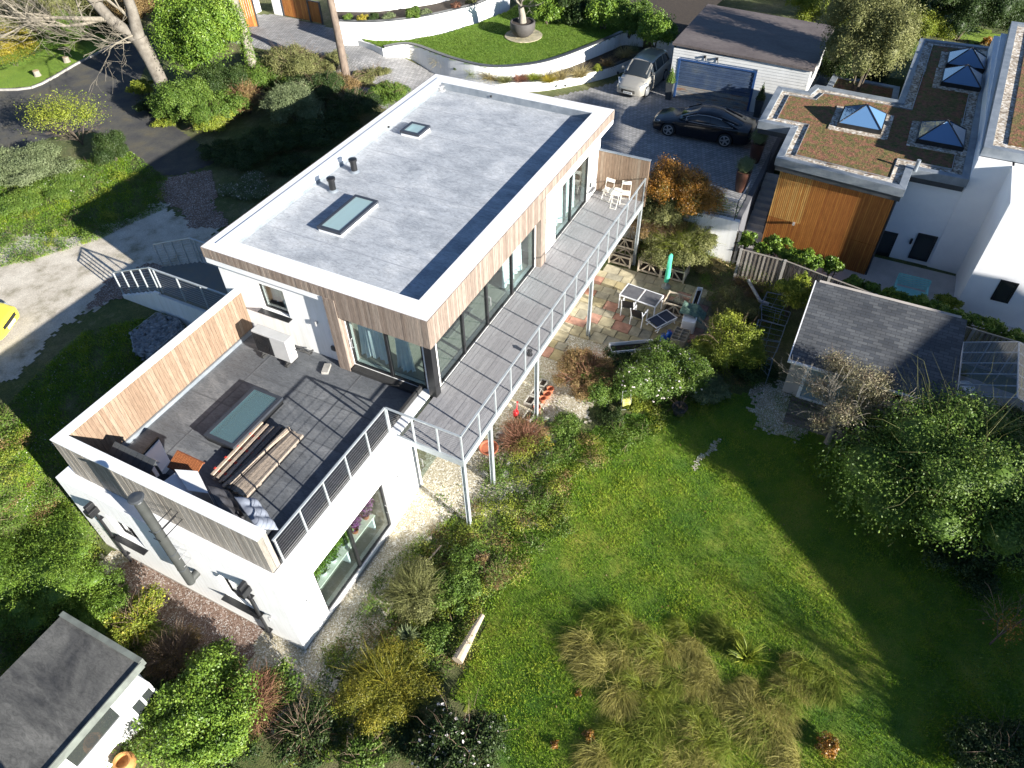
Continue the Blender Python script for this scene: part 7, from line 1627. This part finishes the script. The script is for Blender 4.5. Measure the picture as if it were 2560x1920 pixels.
# bank below the terrace and stair side
# tall tan grasses
tg = random.Random(44); WGR = leafm('green_long_grass', (.08, .14, .015), (.19, .24, .035), (.40, .38, .09), .2, .8, .3)
spots = []
for _ in range(400):
    px, py = tg.uniform(1430, 2080), tg.uniform(1560, 1915)
    ok = ((px - 1650) / 210) ** 2 + ((py - 1620) / 80) ** 2 < 1 or ((px - 1800) / 260) ** 2 + ((py - 1720) / 110) ** 2 < 1 or ((px - 1740) / 260) ** 2 + ((py - 1880) / 75) ** 2 < 1
    ok = ok and tg.random() < (.5 + .5 * math.sin(px / 47.) * math.sin(py / 39.)) * 1.3
    if ok and all((px - a) ** 2 + (py - b) ** 2 > 34 ** 2 for a, b in spots): spots.append((px, py))
    if len(spots) > 52: break
first = None
protos = []
TAN2 = leafm('tan_long_grass', (.16, .17, .035), (.33, .30, .08), (.52, .46, .18), .2, .8, .3)
WG = [TAN2, WGR, TAN2, WGR, LY, TAN2]
for k_, (px, py) in enumerate(spots):
    q = G(px, py, -3.3); q.z = H(q.x, q.y)
    if len(protos) < 6:
        o = tuft('grass_clump', 'tall tan drooping grass clump in the wild patch at the bottom of the lawn', q, 1.05, .62, 1900, WG[k_], 'grass clump',   .010, 2.0, 'wild grass clumps at the bottom of the lawn', .35, lean=(-.8, .25)); protos.append(o)
    else: dup(protos[tg.randint(0, 5)], q, tg.gauss(0, .7), scale=tg.uniform(.7, 1.2))
tuft('yucca', 'spiky yellow edged yucca in the middle of the wild grass patch', G(*Z9(510, 990), -3.2), .35, .6, 110, LY, 'plant', .045, .7)
for k_, (c, lb) in enumerate(((Z9(1010, 1530), 'bright orange leaved sapling at the bottom edge'), (Z8(1580, 1460), 'small orange leafed seedling in the wild grass'), (Z8(1370, 1520), 'orange seedling left of the wild grass'), (Z8(1515, 1200), 'tiny orange seedling at the top of the wild grass'), (Z8(1720, 1200), 'orange seedling between tan grass clumps'))): shrub(lb, c[0], c[1], (26, 14, 11, 9, 11)[k_], LOR, None, .9, .06, lobes=4, gap=1, dens=.5, twigs=20)
# grass and ground cover
def scatter(name, label, polys, n, mat, hgt, wd, seed, z=None, cat='grass', leafy=False, patch=0., clip=None):
    r = np.random.default_rng(seed); P = []
    for poly, share in polys:
        xs = [p[0] for p in poly]; ys = [p[1] for p in poly]; k_ = int(n * share); X = r.uniform(min(xs), max(xs), k_ * 3); Y = r.uniform(min(ys), max(ys), k_ * 3); ok = inpoly(X, Y, poly)
        if patch: ok &= (np.sin(X * 1.9 + 1) * np.sin(Y * 2.3) + .6 * np.sin(X * 5.1 - Y * 4.4) + r.normal(0, .5, len(X))) > patch
        X, Y = X[ok][:k_], Y[ok][:k_]; P.append(np.stack([X, Y], 1))
    P = np.concatenate(P); Zg = HV(P[:, 0], P[:, 1]) if z is None else np.full(len(P), z); P3 = np.column_stack([P, Zg]); k_ = len(P3)
    big = .5 + .25 * np.sin(P[:, 0] * .9 + .4) * np.sin(P[:, 1] * .8) + .22 * np.sin(P[:, 0] * 2.7 + P[:, 1] * 1.1) * np.sin(P[:, 1] * 3.1 - P[:, 0]) + .15 * np.sin(P[:, 0] * 7.3 + 2) * np.sin(P[:, 1] * 6.1)
    if leafy:
        P3[:, 2] += r.uniform(.01, hgt, k_) * (.5 + big); N = unit(r.normal(0, .6, (k_, 3)) + np.array([0, 0, .8])); V, F = leaf_quads(P3, N, wd, .6, r)
        T = np.clip(.5 + r.normal(0, .2, k_) + .2 * (big - .5), 0, 1)
    else:
        D = unit(r.normal(0, .42, (k_, 3)) + np.array([0, 0, 1])); h = hgt * r.uniform(.5, 1.4, (k_, 1)) * (.55 + .9 * big[:, None]); s_ = unit(np.cross(D, r.normal(size=(k_, 3)))) * wd
        V = np.stack([P3 - s_, P3 + s_, P3 + D * h], 1).reshape(-1, 3); F = np.arange(3 * k_).reshape(-1, 3); T = np.clip(.45 + r.normal(0, .2, k_) + .8 * (big - .5), 0, 1)
    o = npmesh(name, V, F, T, mat); return tag(o, label, cat, kind='stuff')
lawn2d = [(p[0], p[1]) for p in lawnpoly]
scatter('lawn_grass', 'short green lawn grass in the garden', [(lawn2d, 1.)], 560000, GRS, .07, .010, 1)
ul = [(p[0], p[1]) for p in lp]; scatter('neat_lawn_grass', 'mown grass of the raised lawn', [(ul, .75), ([(p.x, p.y) for p in top_lawn], .25)], 90000, leafm('neat_blade', (.055, .12, .01), (.09, .16, .016), (.13, .20, .03), .3, .6), .05, .014, 2, z=ZL)
gA = [(p.x, p.y) for p in W([(0, 420), (230, 400), (330, 380), (420, 450), (400, 480), (420, 520), (330, 560), (250, 600), (120, 640), (0, 670)], NG)]
gB = [(p.x, p.y) for p in W([(0, 1060), (130, 1180), (200, 1290), (240, 1400), (300, 1500), (420, 1560), (520, 1640), (640, 1690), (700, 1760), (640, 1860), (300, 1900), (0, 1700)], -3.5)]
gC = [(-8.0, 8.5), (-1, 8.5), (.1, 12.5), (-2.0, 14.5), (-5, 14), (-9, 13), (-12, 9)]
gD = [(p.x, p.y) for p in W([(1050, 1330), (1190, 1250), (1250, 1120), (1330, 1050), (1450, 1080), (1560, 1080), (1700, 1000), (1860, 1000), (1700, 1060), (1460, 1200), (1380, 1360), (1280, 1450), (1180, 1600), (1110, 1700), (900, 1900), (700, 1900), (830, 1600), (960, 1400)], -3.35)]
gE = [(p.x, p.y) for p in W([(1560, 640), (1700, 560), (1880, 640), (1960, 760), (1900, 960), (1700, 1020), (1720, 900), (1800, 800), (1760, 700)], -3.3)]
gF = [(p.x, p.y) for p in W([(1920, 960), (2100, 960), (2560, 1300), (2560, 1920), (2300, 1920), (2300, 1500), (2000, 1180)], -3.3)]
scatter('ground_cover', 'low leafy weeds and ground cover in the borders', [(gA, .2), (gB, .28), (gC, .14), (gD, .22), (gE, .08), (gF, .08)], 90000, LG, .13, .06, 7, leafy=True, cat='weeds')
scatter('rough_grass', 'rough grass around the house and borders', [(gA, .2), (gB, .2), (gC, .3), (gD, .15), (gF, .15)], 150000, GRS, .10, .011, 8, patch=-.4)
pebp = [(-7.8, .1), (-9.5, 1.5), (-9.6, -1.0), (-8.4, -2.2), (-5, -1.4), (-1, -2.6), (5, -3.4), (6, -1), (.2, -.5), (-7.5, .1)]
def undergrowth(name, label, polys, nb, mat, leaf, seed, per=420, hh=(.12, .38), cat='undergrowth', tw=0, twm=None):
    r = np.random.default_rng(seed); bl = []
    for poly, share in polys:
        xs = [p[0] for p in poly]; ys = [p[1] for p in poly]; k_ = 0
        while k_ < nb * share:
            x, y = r.uniform(min(xs), max(xs)), r.uniform(min(ys), max(ys))
            if inpoly(np.array(x), np.array(y), poly): h = r.uniform(*hh); bl.append((x, y, H(x, y) + h * .35, r.uniform(.2, .55), r.uniform(.2, .55), h)); k_ += 1
    V, F, T = cloud(bl, per * len(bl), leaf, r, .5, .3, 0); o = npmesh(name, V, F, T, mat); tag(o, label, cat, kind='stuff')
    if tw:
        k_ = tw; B_ = np.array(bl)[r.integers(0, len(bl), k_)]; d = unit(r.normal(size=(k_, 3)) * np.array([1, 1, .4]) + np.array([0, 0, .5])); V, F, T = strips(B_[:, :3] + d * B_[:, 3:6] * .6, d, r.uniform(.2, .55, k_), .011, .6, 3, r, .5)
        tag(npmesh('dead_stems', V, F, T, twm), 'dead stems tangled in the border undergrowth', 'stems', kind='stuff')
undergrowth('undergrowth', 'tangled green undergrowth filling the borders', [(gB, .46), (gD, .22), (gA, .12), (gE, .20)], 230, LG, .055, 21, tw=5000, twm=TW)
undergrowth('olive_undergrowth', 'olive and yellow undergrowth in the borders', [(gB, .4), (gD, .36), (gA, .12), (gE, .12)], 150, LY, .05, 22)
undergrowth('brown_undergrowth', 'brown dying undergrowth in the borders', [(gB, .5), (gD, .3), (gE, .2)], 90, LB, .045, 23, hh=(.08, .25))
scatter('gravel_weeds', 'small weeds sprouting through the gravel', [(pebp, 1.)], 9000, LG, .07, .06, 9, leafy=True, patch=1.0, cat='weeds')
scatter('fallen_leaves', 'brown and yellow fallen leaves lying on the lawn', [(lawn2d, 1.)], 1500, LB, .03, .07, 31, leafy=True, patch=.2, cat='leaves')
scatter('loose_flints', 'loose pale flints scattered on the gravel and bank', [(pebp, .35), (gB, .2), (gC, .2), (gA, .1), ([(p.x, p.y) for p in W([Z6(560, 800), Z6(760, 880), Z6(900, 1080), Z6(850, 1180), Z6(560, 1100)], -3.3)], .15)], 12000, MT('flint', [(0, (.30, .27, .22)), (.6, (.5, .47, .42)), (1, (.78, .76, .72))], .9), .03, .055, 10, leafy=True, patch=.4, cat='stones')
# a slim tree beyond the right edge whose shadow falls across the lawn, and an added tall one, crown shaped to shade the driveway
def offtree(label, q, blobs, n, leaf, rr_):
    t = thing('unseen_tree', label, 'tree', q); m = MB(); m.tube([q, (q[0], q[1], blobs[0][2])], [.22, .12], 8)
    for k_ in range(6): branch(m, Vector((q[0], q[1], blobs[0][2] - 1)), Vector((rr_.gauss(0, .6), rr_.gauss(0, .6), .7)).normalized(), 1.8, .08, 3, rr_)
    m.build('trunk', bark, t); V, F, T = cloud(blobs, n, leaf, np.random.default_rng(1), .6, .35); npmesh('foliage', V, F, T, LG, t)
offtree('unseen tall tree added beyond the right edge to shade the driveway', (10.2, -29.4, -3.3), [(9.9, -30, 8.3, 2.0, 2.0, 1.7), (9.2, -29.7, 7.2, 1.0, 1.5, .9), (11.2, -30, 9.6, 2.2, 1.2, .6), (13.8, -30, 9.75, 2.4, 1.0, .5)], 20000, .26, random.Random(7))
offtree('half bare tree beyond the bottom right corner', (-4.4, -26.5, -3.3), [(-4.4, -26.5, -.2, 1.1, .9, 1.3), (-4.2, -26.5, .8, .6, .5, .8), (-5.6, -26.3, -.9, .9, .8, .9), (-3.4, -26.3, -.4, .7, .6, .9)], 1600, .12, random.Random(9))
